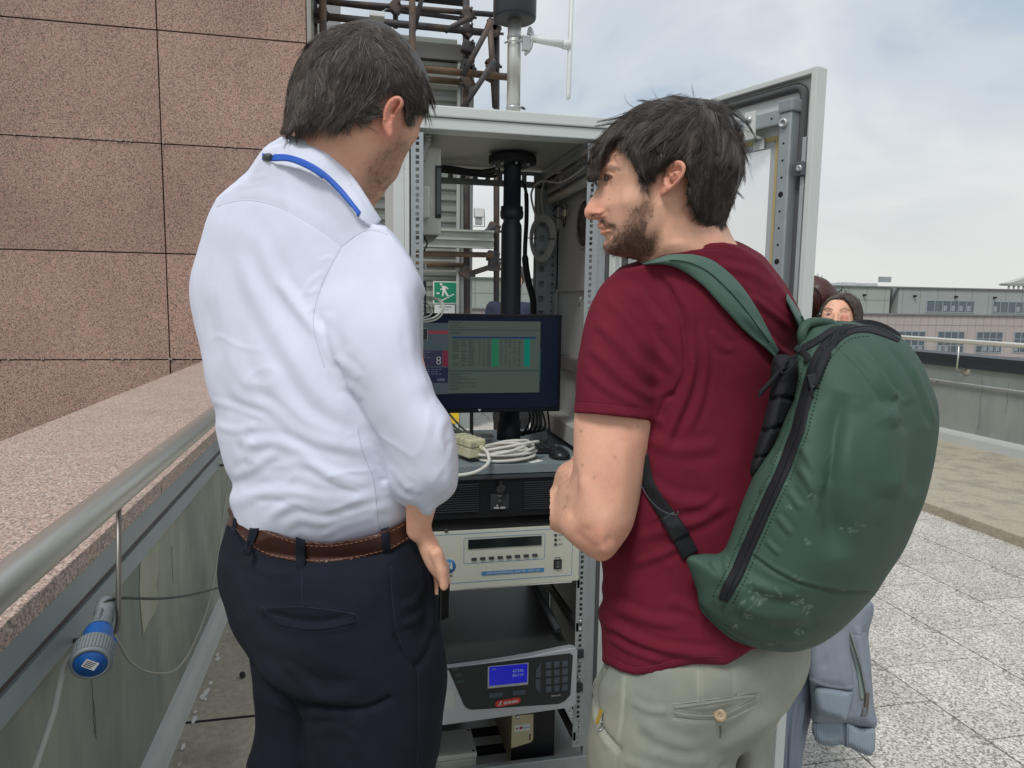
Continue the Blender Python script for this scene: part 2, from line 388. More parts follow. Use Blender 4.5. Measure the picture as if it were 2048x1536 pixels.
M_rust = mat('rusty_tube', (.17, .108, .068), .75, .25, col2=(.10, .075, .065), c2scale=6, var=.2, vscale=18)
M_scaf = mat('dark_tube', (.075, .07, .075), .65, .35, col2=(.14, .10, .08), c2scale=4, var=.15, vscale=18)
sf = thing('scaffold', 'rusty tube and coupler scaffold standing against the corrugated enclosure', 'scaffold')
def pipe(a, b_, Y, r=.0235, m=M_scaf, Y2=None):
    p = ax(a[0], a[1], 1, Y); q = ax(b_[0], b_[1], 1, Y2 or Y)
    MB().cyl(p, q, r * .86, 14).build('tube', m, sf)
def coupler(u, v, Y):
    p = ax(u, v, 1, Y); b = MB()
    b.box(-.04, .04, -.035, .035, -.035, .035, .008, Matrix.Translation(p) @ Matrix.Rotation(random.uniform(0, 1), 4, 'Y'))
    b.cyl(p + np.array((.02, -.07, .02)), p + np.array((.02, .05, .02)), .009, 8); b.cyl(p + np.array((-.05, -.02, -.02)), p + np.array((.06, -.02, -.02)), .009, 8)
    b.build('coupler', M_scaf, sf)
pipe((560, -4), (997, 30), 4.85, .02); pipe((600, 28), (997, 68), 4.8, .026, M_scaf); pipe((620, 0), (945, 40), 5.1, .018)
pipe((640, 118), (1014, 154), 4.7, .026, M_rust); pipe((640, 142), (948, 166), 4.95, .024, M_rust)
pipe((645, -60), (648, 330), 4.7, .026, M_rust); pipe((627, -60), (630, 120), 4.85, .022)
pipe((791, -60), (791, 56), 5.0, .02); pipe((824, -60), (826, 330), 4.6, .024, M_rust)
pipe((932, -60), (934, 660), 4.9, .027, M_scaf); pipe((979, 40), (990, 215), 4.75, .022); pipe((993, 30), (993, 640), 4.85, .024)
pipe((850, -30), (828, 60), 4.7, .018); pipe((890, 62), (938, 36), 4.7, .02); pipe((926, 150), (984, 42), 4.65, .021); pipe((922, 222), (990, 120), 4.65, .021)
pipe((720, 505), (986, 510), 4.75, .021, M_rust); pipe((720, 525), (935, 531), 4.95, .021, M_rust); pipe((938, 548), (990, 531), 4.8, .021)
pipe((930, 490), (990, 452), 4.75, .02)
for u, v in ((988, 62), (934, 30), (935, 62), (934, 132), (985, 128), (936, 140), (984, 52), (934, 163), (645, 30), (791, 16), (987, 457), (986, 513), (932, 545), (988, 532), (936, 95), (979, 150), (622, 38)): coupler(u, v, 4.82)
b = MB(); p0, p1 = ax(820, 474, 1, 4.7), ax(987, 500, 1, 4.7)
b.box(p0[0], p1[0], 4.68, 4.72, 1.85, 1.865); b.box(p0[0], p1[0], 4.68, 4.72, 1.905, 1.918); b.box(p0[0], p1[0], 4.705, 4.72, 1.80, 1.915); b.box(p0[0], p1[0], 4.68, 4.72, 1.80, 1.812)
b.build('plank', mat('galvanised_plank', (.36, .38, .34), .55, .3, var=.12, vscale=8), sf)
MB().box(-.6, .78, 4.95, 5.3, 3.54, 3.57).build('deck', mat('deck_dark', (.05, .05, .055), .8), sf)

fl = thing('floodlight', 'small white floodlight fixed to the scaffold seen through the open cabinet', 'floodlight')
c0 = ax(957, 434, 1, 4.6)
MB().box(c0[0] - .03, c0[0] + .03, 4.56, 4.62, c0[2] - .005, c0[2] + .055, .006).build('lamp_head', mat('white_enamel', (.66, .67, .65), .5), fl)
MB().box(c0[0] - .022, c0[0] + .022, 4.57, 4.6, c0[2] - .05, c0[2] - .008, .004).build('driver_box', mat('dull_grey', (.33, .34, .33), .5), fl)
MB().tube([(c0[0] - .045, 4.63, c0[2] - .055), (c0[0] + .045, 4.63, c0[2] - .055), (c0[0] + .04, 4.62, c0[2] + .05), (c0[0] + .02, 4.62, c0[2] + .06)], .004, 6).build('yoke', mat('dull_grey', (.33, .34, .33), .5), fl)
fl2 = thing('floodlight', 'small clear floodlight above the dark-haired head at the top of the scaffold', 'floodlight')
c1 = ax(754, 33, 1, 4.6)
MB().box(c1[0] - .045, c1[0] + .045, 4.56, 4.66, c1[2] - .012, c1[2] + .014, .004).build('lamp_head', mat('white_enamel', (.66, .67, .65), .5), fl2)
MB().tube([(c1[0], 4.6, c1[2] + .012), (c1[0] + .06, 4.6, c1[2] + .05)], .003, 6).build('bracket', M_alu, fl2)

# emergency stair sign
sg = thing('emergency_sign', 'green emergency exit sign with running man and stairs on the corrugated wall', 'sign')
a = ax(866, 562, 1, 4.98); bb = ax(914, 608, 1, 4.98); sx0, sx1, sz1, sz0 = a[0], bb[0], a[2], bb[2]; sw = sx1 - sx0; sh = sz1 - sz0
M_white = mat('white_print', (.78, .79, .77), .6)
MB().box(sx0, sx1, 4.975, 4.985, sz0, sz1).build('backplate', M_white, sg)
MB().box(sx0 + .008, sx1 - .008, 4.972, 4.9745, sz0 + .008, sz1 - .008).build('green_field', mat('sign_green', (.012, .25, .145), .5), sg)
def sgp(pts): return [(sx0 + x * sw, sz0 + z * sh) for x, z in pts]
b = MB(); Ty = TY(4.969)
b.poly(sgp([(.33 + .055 * math.cos(t), .86 + .055 * math.sin(t)) for t in np.linspace(0, 2 * math.pi, 13)[:-1]]), .002, Ty)
b.poly(sgp([(.36, .80), (.52, .78), (.64, .68), (.61, .64), (.53, .70), (.52, .58), (.62, .40), (.66, .38), (.62, .34), (.55, .36), (.46, .53), (.44, .42), (.42, .33), (.36, .34), (.39, .55), (.37, .64), (.30, .60), (.28, .64), (.36, .70)]), .002, Ty)
st_ = [(.26, .10)]; x, z = .26, .14
for k in range(6): st_ += [(x, z), (x + .1, z)]; x += .1; z += .06
st_ += [(x - .0, z - .1)] ; low = [(x0_, z0_ - .055) for x0_, z0_ in st_[1:-1]][::-1]
b.poly(sgp(st_[1:-1] + low), .002, Ty)
b.poly(sgp([(.12, .46), (.17, .52), (.17, .49), (.26, .50), (.26, .42), (.17, .43), (.17, .40)]), .002, Ty)
b.build('pictogram', M_white, sg)
MB().box(sx0 + .01, sx1 - .015, 4.972, 4.98, sz0 - .075, sz0 - .006).build('note', M_white, sg)
text('VIA DI FUGA', .016, (sx0 + sx1) / 2, 4.971, sz0 - .022, M_dark, sg); text('uscita scale', .011, (sx0 + sx1) / 2, 4.971, sz0 - .04, M_dark, sg)
yb = MB().box(.50, .60, 4.6, 4.66, .9, 1.0, .004).build('yellow_box', mat('yellow_plastic', (.75, .52, .02), .5))
yb.location = Vector(ax(903, 833, 1, 4.6)) - Vector((.55, 4.6, .95)); tag(yb, 'small yellow box seen below the monitor beside the white shirt sleeve', 'box')

# far building: cladding, stone, glass and frame colours are paled to imitate haze
M_clad = mat('green_cladding', (.35, .39, .35), .7, var=.05, vscale=.6)
M_clad2 = mat('grey_cladding', (.33, .36, .345), .7, var=.05, vscale=.6)
M_pink = mat('pink_stone_far', (.46, .40, .37), .8, var=.06, vscale=.5)
M_glz = mat('window_glass_far', (.10, .13, .15), .2, .0, spec=.6)
M_frm = mat('window_frame_far', (.30, .34, .36), .5)
M_jn = mat('cladding_joint', (.24, .27, .24), .8)
fb = thing('office_building', 'long far office building with grey-green upper cladding and pink stone below', 'building')
MB().box(-12, 80, 40, 55, -16, 1.03).build('wall', M_pink, fb)
MB().box(-12, 33.95, 40.4, 54, 1.03, 2.78).build('upper_wall', M_clad, fb)
MB().box(34.6, 80, 40.4, 54, 1.03, 2.80).build('upper_wall', M_clad2, fb)
MB().box(33.95, 34.6, 41.0, 53, 1.03, 2.76).build('recess', mat('recess_dark', (.09, .1, .1), .8), fb)
MB().box(-12, 80, 39.9, 40.5, 1.03, 1.12).build('ledge', mat('ledge_grey', (.22, .23, .22), .7), fb)
MB().box(-12, 80, 40.3, 40.6, 2.78, 2.86).build('roof_edge', mat('ledge_grey', (.22, .23, .22), .7), fb)
b = MB()
for x in np.arange(-11, 80, 1.35): b.box(x, x + .03, 40.385, 40.4, 1.12, 2.78)
b.box(-12, 33.9, 40.386, 40.399, 1.95, 1.97); b.build('cladding_joints', M_jn, fb, kind='stuff')
b = MB()
for x in np.arange(-11.7, 80, .62): b.box(x, x + .018, 39.985, 40, -5, 1.03)
for z in (.38, -1.75, -2.4): b.box(-12, 80, 39.984, 39.999, z, z + .02)
b.build('stone_joints', mat('stone_joint', (.36, .32, .30), .8), fb, kind='stuff')
def win(x0, x1, z0, z1, nx, nz, y=40.0):
    f = MB(); t = .06
    holes = []
    for i in range(nx):
        for j in range(nz):
            holes.append((x0 + t + i * (x1 - x0 - t) / nx, x0 + (i + 1) * (x1 - x0 - t) / nx, z0 + t + j * (z1 - z0 - t) / nz, z0 + (j + 1) * (z1 - z0 - t) / nz))
    w = f.holed(x0, x1, z0, z1, holes, .06, y=y - .03).build('window', M_frm, fb)
    MB().box(x0 + .02, x1 - .02, y - .012, y - .002, z0 + .02, z1 - .02).build('pane', M_glz, w)
    for i in range(nx):
        if RNG2.random() < .55:
            xx = x0 + t + i * (x1 - x0 - t) / nx; MB().box(xx + .05, xx + .32, y - .02, y - .014, z0 + .12, z0 + .12 + .35).build('blind', mat('blind_grey', (.30, .34, .36), .6), w)
for k in range(16):
    x = 34.4 + (k - 5) * 3.06
    win(x, x + 2.12, -1.46, -.02, 4, 3); win(x, x + 2.12, -4.6, -2.9, 4, 3)
for x in (36.75, 42.0, 47.2, 52.4, 57.6): win(x, x + 3.8, 1.2, 2.02, 6, 1, 40.4)
for x in (31.9, 35.7, 38.9, 29, 42): MB().box(x, x + .12, 40.2, 40.4, 2.2, 2.32).build('wall_lamp', M_dark, fb)
# things on and beyond its roof
aw = thing('roof_plant', 'pale rooftop machinery and low aerials on the far roof above the windows', 'roof plant')
b = MB()
for k in range(22):
    x = RNG2.uniform(33, 39); y_ = 47 + k * .11; b.box(x, x + RNG2.uniform(.3, 1.2), y_, y_ + .9, 2.8, RNG2.uniform(3.0, 3.35))
b.build('plant_units', mat('far_pale', (.5, .52, .52), .8), aw, kind='stuff')
b = MB(); b.tube([(33.2, 47, 2.8), (33.2, 47, 3.9)], .05, 5); b.tube([(32.6, 47, 3.3), (33.9, 47, 3.2)], .04, 5); b.tube([(33.2, 47, 3.4), (33.6, 47, 3.75)], .04, 5); b.box(38.6, 39.5, 47, 47.3, 3.4, 3.8); b.build('aerial', mat('far_grey', (.3, .32, .33), .8), aw, kind='stuff')
tp = thing('classical_rooftop', 'distant classical pediment with columns on the skyline at the right edge', 'building')
pz = ax(2048, 575, 1, 130)
b = MB(); b.box(pz[0] - 4.6, pz[0] + 9, 130, 140, -16, pz[2] - .9); b.box(pz[0] - 4.6, pz[0] + 9, 129.6, 132, pz[2] + .35, pz[2] + .75); b.build('wall', mat('far_stone', (.47, .47, .44), .8), tp)
MB().poly([(pz[0] - 4.9, pz[2] + .75), (pz[0] + 9, pz[2] + .75), (pz[0] + 2, pz[2] + 2.7)], 2, TY(129.5)).build('pediment', mat('far_stone', (.47, .47, .44), .8), tp)
for k in range(9): MB().cyl((pz[0] - 4 + k * 1.3, 130, pz[2] - 1), (pz[0] - 4 + k * 1.3, 130, pz[2] + .4), .22, 8).build('column', mat('far_stone', (.47, .47, .44), .8), tp)
def bush(cx, cy, cz, rx, rz, n, sz):
    b = MB()
    for k in range(n):
        a, c_, r_ = RNG2.uniform(0, 6.28), RNG2.uniform(-1, 1), RNG2.random() ** .4
        p = Vector((cx + rx * r_ * math.cos(a) * math.sqrt(1 - c_ * c_), cy + rx * .6 * r_ * math.sin(a), cz + rz * r_ * c_ + .25 * noise.noise(Vector((a * 2, c_ * 3, 1)))))
        q = Matrix.Rotation(RNG2.uniform(0, 6), 3, 'Y') @ Matrix.Rotation(RNG2.uniform(0, 6), 3, 'X')
        b.quad(*[p + q @ Vector(w) * sz for w in ((-1, 0, -.6), (1, 0, -.6), (1, 0, .6), (-1, 0, .6))])
    return b
tr = thing('shrub_tree', 'leafy small tree showing over the dark-haired woman in front of the far building', 'tree')
pt = ax(1672, 590, 1, 30)
bush(pt[0] - .2, 30, pt[2] - .1, .95, .38, 380, .05).build('crown', mat('far_leaf', (.06, .075, .045), .8, var=.3, vscale=2), tr)
MB().tube([(pt[0], 30, -16), (pt[0] + .1, 30, -3), (pt[0], 30, pt[2])], [.3, .16, .05], 8).build('trunk', mat('bark', (.10, .08, .06), .9), tr)
# the whole setting is sized about the eye point so that floor and cabinet base agree
_s = 1.05
_far = {'granite_building': 1.846, 'corrugated_shed': 1.6, 'scaffold': 1.6, 'floodlight': 1.6, 'emergency_sign': 1.6, 'yellow_box': 1.6}
for o in list(bpy.data.objects):
    if o.parent is None and o.type in ('MESH', 'EMPTY'):
        k_ = _s * _far.get(o.name.split('.')[0], 1); o.location = Vector(EYE) + k_ * (o.location - Vector(EYE)); o.scale = (k_,) * 3
FZ = EYE[2] - _s * EYE[2]          # floor level
# ================================================================== EQUIPMENT CABINET
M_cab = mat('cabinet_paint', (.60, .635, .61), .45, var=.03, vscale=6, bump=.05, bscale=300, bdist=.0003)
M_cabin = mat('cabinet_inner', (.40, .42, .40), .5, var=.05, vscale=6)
M_zinc = mat('zinc_plate', (.40, .44, .45), .4, .55, var=.08, vscale=30)
M_ral = mat('pale_plastic', (.60, .60, .55), .5)
CX0, CX1, CY0, CY1, CZ0, CZ1 = .098, .735, 2.0, 2.60, FZ, 1.978
cab = thing('equipment_cabinet', 'tall open pale grey equipment cabinet with its glazed door swung out to the right', 'cabinet')
MB().box(CX0 - .004, CX1 + .004, CY0 - .006, CY1 + .01, 1.948, CZ1, .004).build('roof', M_cab, cab)
MB().box(CX0, CX1, CY0, CY0 + .02, 1.916, 1.9465, .003).build('front_beam', M_cab, cab)
holes = [(x, x + .012, 2.028, 2.033) for x in np.arange(.135, .70, .0335)]
MB().holed(CX0 + .002, CX1 - .002, 2.02, 2.06, holes, .002, Matrix(((1, 0, 0, 0), (0, 0, 1, 0), (0, 1, 0, 1.915), (0, 0, 0, 1)))).build('beam_flange', M_cab, cab)
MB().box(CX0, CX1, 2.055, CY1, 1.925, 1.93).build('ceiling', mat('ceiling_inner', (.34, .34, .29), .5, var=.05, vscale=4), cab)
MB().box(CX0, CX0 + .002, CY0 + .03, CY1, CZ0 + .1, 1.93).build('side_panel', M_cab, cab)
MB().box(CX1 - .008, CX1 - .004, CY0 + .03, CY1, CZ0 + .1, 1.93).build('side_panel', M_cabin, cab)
MB().box(CX0, .128, CY0 + .002, CY0 + .03, CZ0 + .1, 1.916, .003).box(.128, .141, CY0 - .004, CY0 + .03, CZ0 + .1, 1.916, .002).build('front_post', M_cab, cab)
MB().box(.684, .712, CY0 + .004, CY0 + .03, CZ0 + .1, 1.916, .003).build('front_post', M_zinc, cab)
MB().box(.712, .720, CY0 - .002, CY0 + .03, CZ0 + .1, 1.916, .002).build('seal', M_rub, cab)
MB().box(.722, .737, CY0 - .004, CY0 + .03, CZ0 + .1, 1.93, .003).build('hinge_post', M_cab, cab)
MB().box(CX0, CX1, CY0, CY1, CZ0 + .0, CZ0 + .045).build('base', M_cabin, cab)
MB().box(CX0, CX1, CY0, CY0 + .02, CZ0 + .045, CZ0 + .1, .003).build('base_beam', M_zinc, cab)
for y in (2.14, 2.24, 2.34): MB().box(.11, .47, y, y + .05, CZ0 + .0455, CZ0 + .047).build('base_slot', M_dark, cab)
# mounting rails with square holes
def rail(x0, x1, hx, y, z0=.06, z1=1.905, hs=.0095, m=M_zinc, pitch=.0168):
    hz = []; z = z0 + .01
    k = 0
    while z < z1 - .015:
        hz.append((hx - hs / 2, hx + hs / 2, z, z + hs)); z += pitch * (1.08, 1.08, .84)[k % 3]; k += 1
    return MB().holed(x0, x1, z0, z1, hz, .0022, y=y).build('mounting_rail', m, cab)
rail(.1425, .179, .163, 2.0); rail(.648, .683, .664, 2.0)
MB().box(.1425, .145, 2.0, 2.05, .06, 1.905).build('rail_flange', M_zinc, cab); MB().box(.683, .6855, 2.0, 2.05, .06, 1.905).build('rail_flange', M_zinc, cab)
hl = []; z = .2
while z < 1.82: hl.append((.652, .672, z, z + .022)); z += .0545
z = .2; k = 0
while z < 1.86:
    s_ = .009 if k % 2 == 0 else .0035; hl.append((.7045 - s_ / 2, .7045 + s_ / 2, z - s_ / 2, z + s_ / 2)); z += .0165; k += 1
MB().holed(.642, .72, .1, 1.87, hl, .0022, y=2.56).build('rear_post', M_zinc, cab)
MB().box(.636, .722, 2.575, 2.58, .1, 1.87).build('rear_backing', mat('duct_grey', (.34, .35, .33), .5), cab)
hb = [(x, x + .027, 1.884, 1.905) for x in np.arange(.20, .64, .0445)]
MB().holed(.12, .72, 1.862, 1.918, hb, .0022, y=2.56).build('rear_beam', mat('zinc_dark', (.26, .28, .28), .5, .4), cab)
MB().box(.10, .16, 2.55, 2.6, .1, 1.9).build('rear_post', M_zinc, cab)
Mx = Matrix(((0, 1, 0, 0), (1, 0, 0, 0), (0, 0, 1, 0), (0, 0, 0, 1)))   # plates whose run is along y
hs_ = [(y, y + .004, 1.893, 1.910) for y in np.arange(2.08, 2.54, .0135)]
MB().holed(2.03, 2.56, 1.884, 1.921, hs_, .0022, Mx, y=.655).build('side_beam', M_zinc, cab)
hs_ = [(y, y + .019, 1.851, 1.871) for y in np.arange(2.07, 2.53, .0325)]
MB().holed(2.03, 2.56, 1.838, 1.884, hs_, .0022, Mx, y=.672).build('side_beam', mat('zinc_dark', (.26, .28, .28), .5, .4), cab)
MB().cyl((.69, 2.04, 1.82), (.69, 2.55, 1.82), .016, 16).build('side_tube', mat('dull_tube', (.33, .33, .28), .45, .3), cab)
def SX(u, v, X=.722): p = ax(u, v, 0, X); return p[1], p[2]
y0, z0 = SX(1178, 552); y1, z1 = SX(1122, 405)
MB().box(.716, .726, min(y0, y1), max(y0, y1), 1.49, 1.76, .003).build('duct_plate', mat('duct_grey', (.34, .35, .33), .5), cab)
yv0, zv0 = SX(1116, 405); MB().box(.722, .726, yv0 - .002, yv0 + .004, 1.50, 1.72).build('cover_gap', M_dark, cab)
fy, fz = SX(1168, 447, .715)
fan = MB().lathe((.718, fy, fz), (-1, 0, 0), [(.085, 0), (.085, .004), (.078, .008), (.072, .004)], 36).build('fan_ring', mat('fan_ring', (.28, .28, .26), .4, .3), cab)
MB().lathe((.716, fy, fz), (-1, 0, 0), [(.071, 0), (.071, .003), (.045, .006), (.043, .003), (.02, .006), (0, .008)], 30).build('fan_guard', mat('fan_dark', (.03, .03, .028), .5), fan)
for k in range(18):
    a = k * 2.4; rr = .012 + .0029 * k
    MB().lathe((.7095, fy + rr * math.cos(a), fz + rr * math.sin(a)), (-1, 0, 0), [(.0035, 0), (0, .0005)], 8).build('vent_hole', M_dark, fan)
MB().box(.705, .7265, 2.1, 2.5, 1.22, 1.265, .003).build('side_bar', mat('duct_grey2', (.12, .12, .125), .5), cab)
MB().box(.66, .727, 2.03, 2.5, 1.0, 1.06, .003).build('side_duct', mat('duct_pale', (.38, .38, .36), .5), cab)
MB().tube([(.703, 2.2, 1.47), (.70, 2.21, 1.455), (.701, 2.215, 1.44)], .003, 6).build('hook', M_zinc, cab)

# the open door, in its own frame: x along the door from the hinge, z up, -y towards the viewer
hx_, hy_ = .742, 1.988; ex_, ey_ = .958, 1.396; dl = math.hypot(ex_ - hx_, ey_ - hy_); dx_, dy_ = (ex_ - hx_) / dl, (ey_ - hy_) / dl
DM = Matrix(((dx_, -dy_, 0, hx_), (dy_, dx_, 0, hy_), (0, 0, 1, 0), (0, 0, 0, 1))); DI = DM.inverted()
def DP(u, v, off=0):
    r = Vector(un(u, v, 1) - EYE); e0 = DI @ Vector(EYE); d_ = DI.to_3x3() @ r; t = (off - e0.y) / d_.y; p = e0 + d_ * t; return p.x, p.z
door = MB().holed(.0, dl, FZ + .09, CZ1 - .03, [(.115, dl - .098, .9, 1.818)], .004, DM, y=.0).build('door', M_cab, cab)
b = MB(); zb, zt = FZ + .088, CZ1 - .028
for (a0, a1, b0, b1) in ((-.002, .012, zb, zt), (dl - .002, dl + .012, zb, zt)): b.box(a0, a1, -.018 if a0 < .1 else -.022, .012, b0, b1, .002, DM)
for (a0, a1, b0, b1) in ((.012, dl - .002, zb, zb + .012), (.012, dl - .002, zt - .012, zt)): b.box(a0, a1, -.02, .012, b0, b1, .002, DM)
b.build('door_edge', M_cab, door)
gp = roundrect(.04, dl - .027, FZ + .14, zt - .028, .022, 6)
gp3 = [DM @ Vector((x, -.006, z)) for x, z in gp]
MB().tube(gp3, .0095, 8, closed=True).build('gasket', M_rub, door)
# glazing: frame, foam, glass
MB().box(.105, dl - .088, .006, .009, .89, 1.828, 0, DM).build('glass', None, door)
g = mat('door_glass', (.92, .95, .94), .06); g.node_tree.nodes['Principled BSDF'].inputs['Alpha'].default_value = .32; bpy.data.objects['glass'].data.materials.append(g)
w0, w1, v0, v1 = .115, dl - .098, .9, 1.818
fo = mat('yellow_foam', (.50, .40, .18), .8)
for k, (a0, a1, b0, b1) in enumerate(((w0 - .012, w1 + .012, v1 + .002, v1 + .012), (w0 - .012, w1 + .012, v0 - .012, v0 - .002), (w0 - .012, w0 - .002, v0 - .002, v1 + .002), (w1 + .002, w1 + .012, v0 - .002, v1 + .002))):
    MB().box(a0, a1, -.004, -.0005, b0, b1, .001, DM).build('foam_seal', fo, door)
def ring(x0, x1, z0, z1, wd, r):
    b = MB(); o_ = roundrect(x0, x1, z0, z1, r); i_ = roundrect(x0 + wd, x1 - wd, z0 + wd, z1 - wd, max(r - wd, .004)); n = len(o_)
    vo = [[b.bm.verts.new(DM @ Vector((x, y, z))) for x, z in pp] for pp, y in ((o_, -.002), (i_, -.002), (o_, .004), (i_, .004))]
    for i in range(n):
        j = (i + 1) % n; b.bm.faces.new((vo[0][i], vo[0][j], vo[1][j], vo[1][i])); b.bm.faces.new((vo[2][j], vo[2][i], vo[3][i], vo[3][j])); b.bm.faces.new((vo[1][i], vo[1][j], vo[3][j], vo[3][i])); b.bm.faces.new((vo[0][j], vo[0][i], vo[2][i], vo[2][j]))
    return b
ring(w0 - .002, w1 + .002, v0 - .002, v1 + .002, .014, .012).build('glazing_frame', mat('glazing_grey', (.42, .45, .45), .4), door)
# perforated stiffening profiles
pa = dl - .060; pb = dl - .030
b = MB().box(pa, pb, -.042, -.012, FZ + .18, zt - .085, .003, DM); b.build('door_profile', M_zinc, door)
b = MB().box(.08, pa - .001, -.03, -.012, zt - .104, zt - .071, .003, DM); b.build('door_profile', M_zinc, door)
MB().box(pa - .002, pb + .004, -.046, -.010, zt - .0849, zt - .058, .004, DM).build('profile_cap', mat('cap_grey', (.26, .29, .30), .5), door)
z = zt - .15; k = 0
while z > .3:
    rr = .0065 if k % 4 == 3 else .0028
    MB().lathe(DM @ Vector((pa + .014, -.0422, z)), DM.to_3x3() @ Vector((0, -1, 0)), [(rr, 0), (0, .0003)], 10).build('profile_hole', M_dark, door); z -= .036; k += 1
for x in np.arange(.12, pa - .01, .042):
    MB().lathe(DM @ Vector((x, -.0302, zt - .088)), DM.to_3x3() @ Vector((0, -1, 0)), [(.0028, 0), (0, .0003)], 10).build('profile_hole', M_dark, door)
nrm = DM.to_3x3() @ Vector((0, -1, 0))
MB().lathe(DM @ Vector((pa + .012, -.0422, zt - .108)), nrm, [(.011, 0), (.011, .006), (.006, .006), (.006, .002), (0, .002)], 6).build('nut', M_alu, door)
bx = .470
b = MB().box(bx, bx + .03, -.036, -.030, zt - .118, zt - .062, .001, DM).box(bx, bx + .034, -.036, -.008, zt - .123, zt - .118, 0, DM).box(bx + .008, bx + .038, -.012, -.008, zt - .145, zt - .123, .001, DM)
b.build('hook_bracket', M_cab, door)
MB().lathe(DM @ Vector((bx + .014, -.036, zt - .08)), nrm, [(.008, 0), (.007, .004), (0, .006)], 12).build('screw', M_alu, door)
lx = dl - .017
MB().box(lx - .004, lx + .016, -.034, -.002, zt - .222, zt - .192, .003, DM).build('lock_guide', mat('guide_dark', (.09, .105, .12), .5), door)
MB().lathe(DM @ Vector((lx + .008, -.034, zt - .207)), nrm, [(.007, 0), (.007, .003), (.003, .003), (0, .001)], 12).build('screw', M_alu, door)
MB().box(lx + .002, lx + .012, -.022, -.012, .3, zt - .14, .002, DM).build('lock_rod', M_alu, door)
for z in (.35, 1.0, 1.7): MB().cyl((.742, 1.99, z), (.742, 1.99, z + .07), .008, 12).build('hinge', M_alu, cab)
MB().box(.075, .098, 1.996, 2.01, 1.828, 1.850, .002).build('latch_plate', mat('latch_dark', (.13, .14, .145), .5, .4), cab)

# ------------------------------------------------------------ sampling mast through the roof
PXc, PYc = .492, 2.3
mast = thing('sampling_mast', 'steel air sampling pipe with black rain cap standing on the cabinet roof', 'air intake')
Z = (0, 0, 1)
MB().lathe((PXc, PYc, 1.978), Z, [(.034, 0), (.034, .012), (.037, .014), (.037, .022), (.034, .026), (.035, .034), (.038, .036), (.038, .041), (.030, .042)], 36).build('socket', mat('socket_grey', (.20, .225, .245), .5), mast)
MB().cyl((PXc, PYc, 2.015), (PXc, PYc, 2.45), .0215, 30).build('steel_pipe', M_steel, mast)
MB().lathe((PXc, PYc, 2.335), Z, [(.0, .0), (.060, -.004), (.066, 0), (.068, .006), (.068, .26), (.06, .27), (0, .275)], 44).build('rain_cap', mat('cap_black', (.035, .038, .045), .35, .1), mast)
for z in (2.065, 2.28):
    cl = MB().lathe((PXc, PYc, z - .004), Z, [(.0217, 0), (.0235, .001), (.0235, .008), (.0217, .009)], 28).build('hose_clamp', M_alu, mast)
    MB().cyl((PXc + .022, PYc - .02, z), (PXc + .034, PYc - .014, z - .003), .004, 8).build('clamp_screw', mat('dark_metal', (.08, .08, .08), .5, .5), cl)
MB().tube([(PXc - .030, PYc - .0, 2.262), (PXc - .02, PYc - .024, 2.262), (PXc, PYc - .032, 2.262), (PXc + .03, PYc - .018, 2.263)], .003, 8).build('u_bolt', M_alu, mast)
ant = thing('antenna', 'white T-shaped plastic antenna on a horizontal arm beside the steel pipe', 'antenna')
M_wp = mat('white_pvc', (.66, .69, .67), .4)
pr0 = spline([(PXc + .03, PYc - .02, 2.225), (PXc + .047, PYc - .025, 2.245), (PXc + .052, PYc - .026, 2.285), (PXc + .044, PYc - .025, 2.305), (PXc + .04, PYc - .02, 2.285)], 5)
MB().tube(pr0, .005, 8).box(PXc + .02, PXc + .046, PYc - .03, PYc - .016, 2.235, 2.28, .003).build('mount_bracket', M_alu, ant)
MB().cyl((PXc + .045, PYc - .02, 2.277), (.655, PYc - .02, 2.266), .0115, 18).build('arm', M_wp, ant)
MB().cyl((.645, PYc - .02, 2.267), (.667, PYc - .02, 2.2655), .0145, 18, bev=.002).build('collar', M_wp, ant)
MB().tube([(.667, PYc - .02, 2.099), (.667, PYc - .02, 2.103), (.668, PYc - .02, 2.12), (.673, PYc - .02, 2.62)], [.003, .0065, .0075, .0075], 14).build('rod', M_wp, ant)
inner = thing('sampling_pipe', 'black plastic sampling pipe hanging from the flange inside the cabinet', 'pipe')
M_bp = mat('black_pipe', (.022, .028, .034), .38)
MB().lathe((PXc, PYc, 1.915), (0, 0, -1), [(.0, 0), (.076, 0), (.077, .004), (.077, .022), (.073, .025), (.03, .026)], 44).build('flange', mat('flange_black', (.018, .02, .022), .7), inner)
for a in np.arange(0, 6.28, .785): MB().cyl((PXc + .06 * math.cos(a), PYc + .06 * math.sin(a), 1.89), (PXc + .06 * math.cos(a), PYc + .06 * math.sin(a), 1.882), .005, 6).build('bolt', M_zinc, inner)
MB().lathe((PXc, PYc, 1.888), (0, 0, -1), [(.028, 0), (.0285, .02), (.0285, .128), (.036, .130), (.036, .142), (.038, .145), (.038, .160), (.035, .168), (.028, .172), (.027, .178), (.032, .188), (.0335, .2), (.0335, .50), (.033, .78), (.036, .781), (.036, .83), (.04, .832), (.04, .895)], 36).build('pipe_body', M_bp, inner)

# ------------------------------------------------------------ things in the cabinet
M_pan = mat('cream_panel', (.60, .60, .51), .45, var=.03, vscale=10)
M_blue = mat('blue_print', (.04, .19, .42), .5)
M_btn = mat('dark_button', (.05, .055, .055), .4)
def PY(u, v, Y): p = ax(u, v, 1, Y); return p[0], p[2]
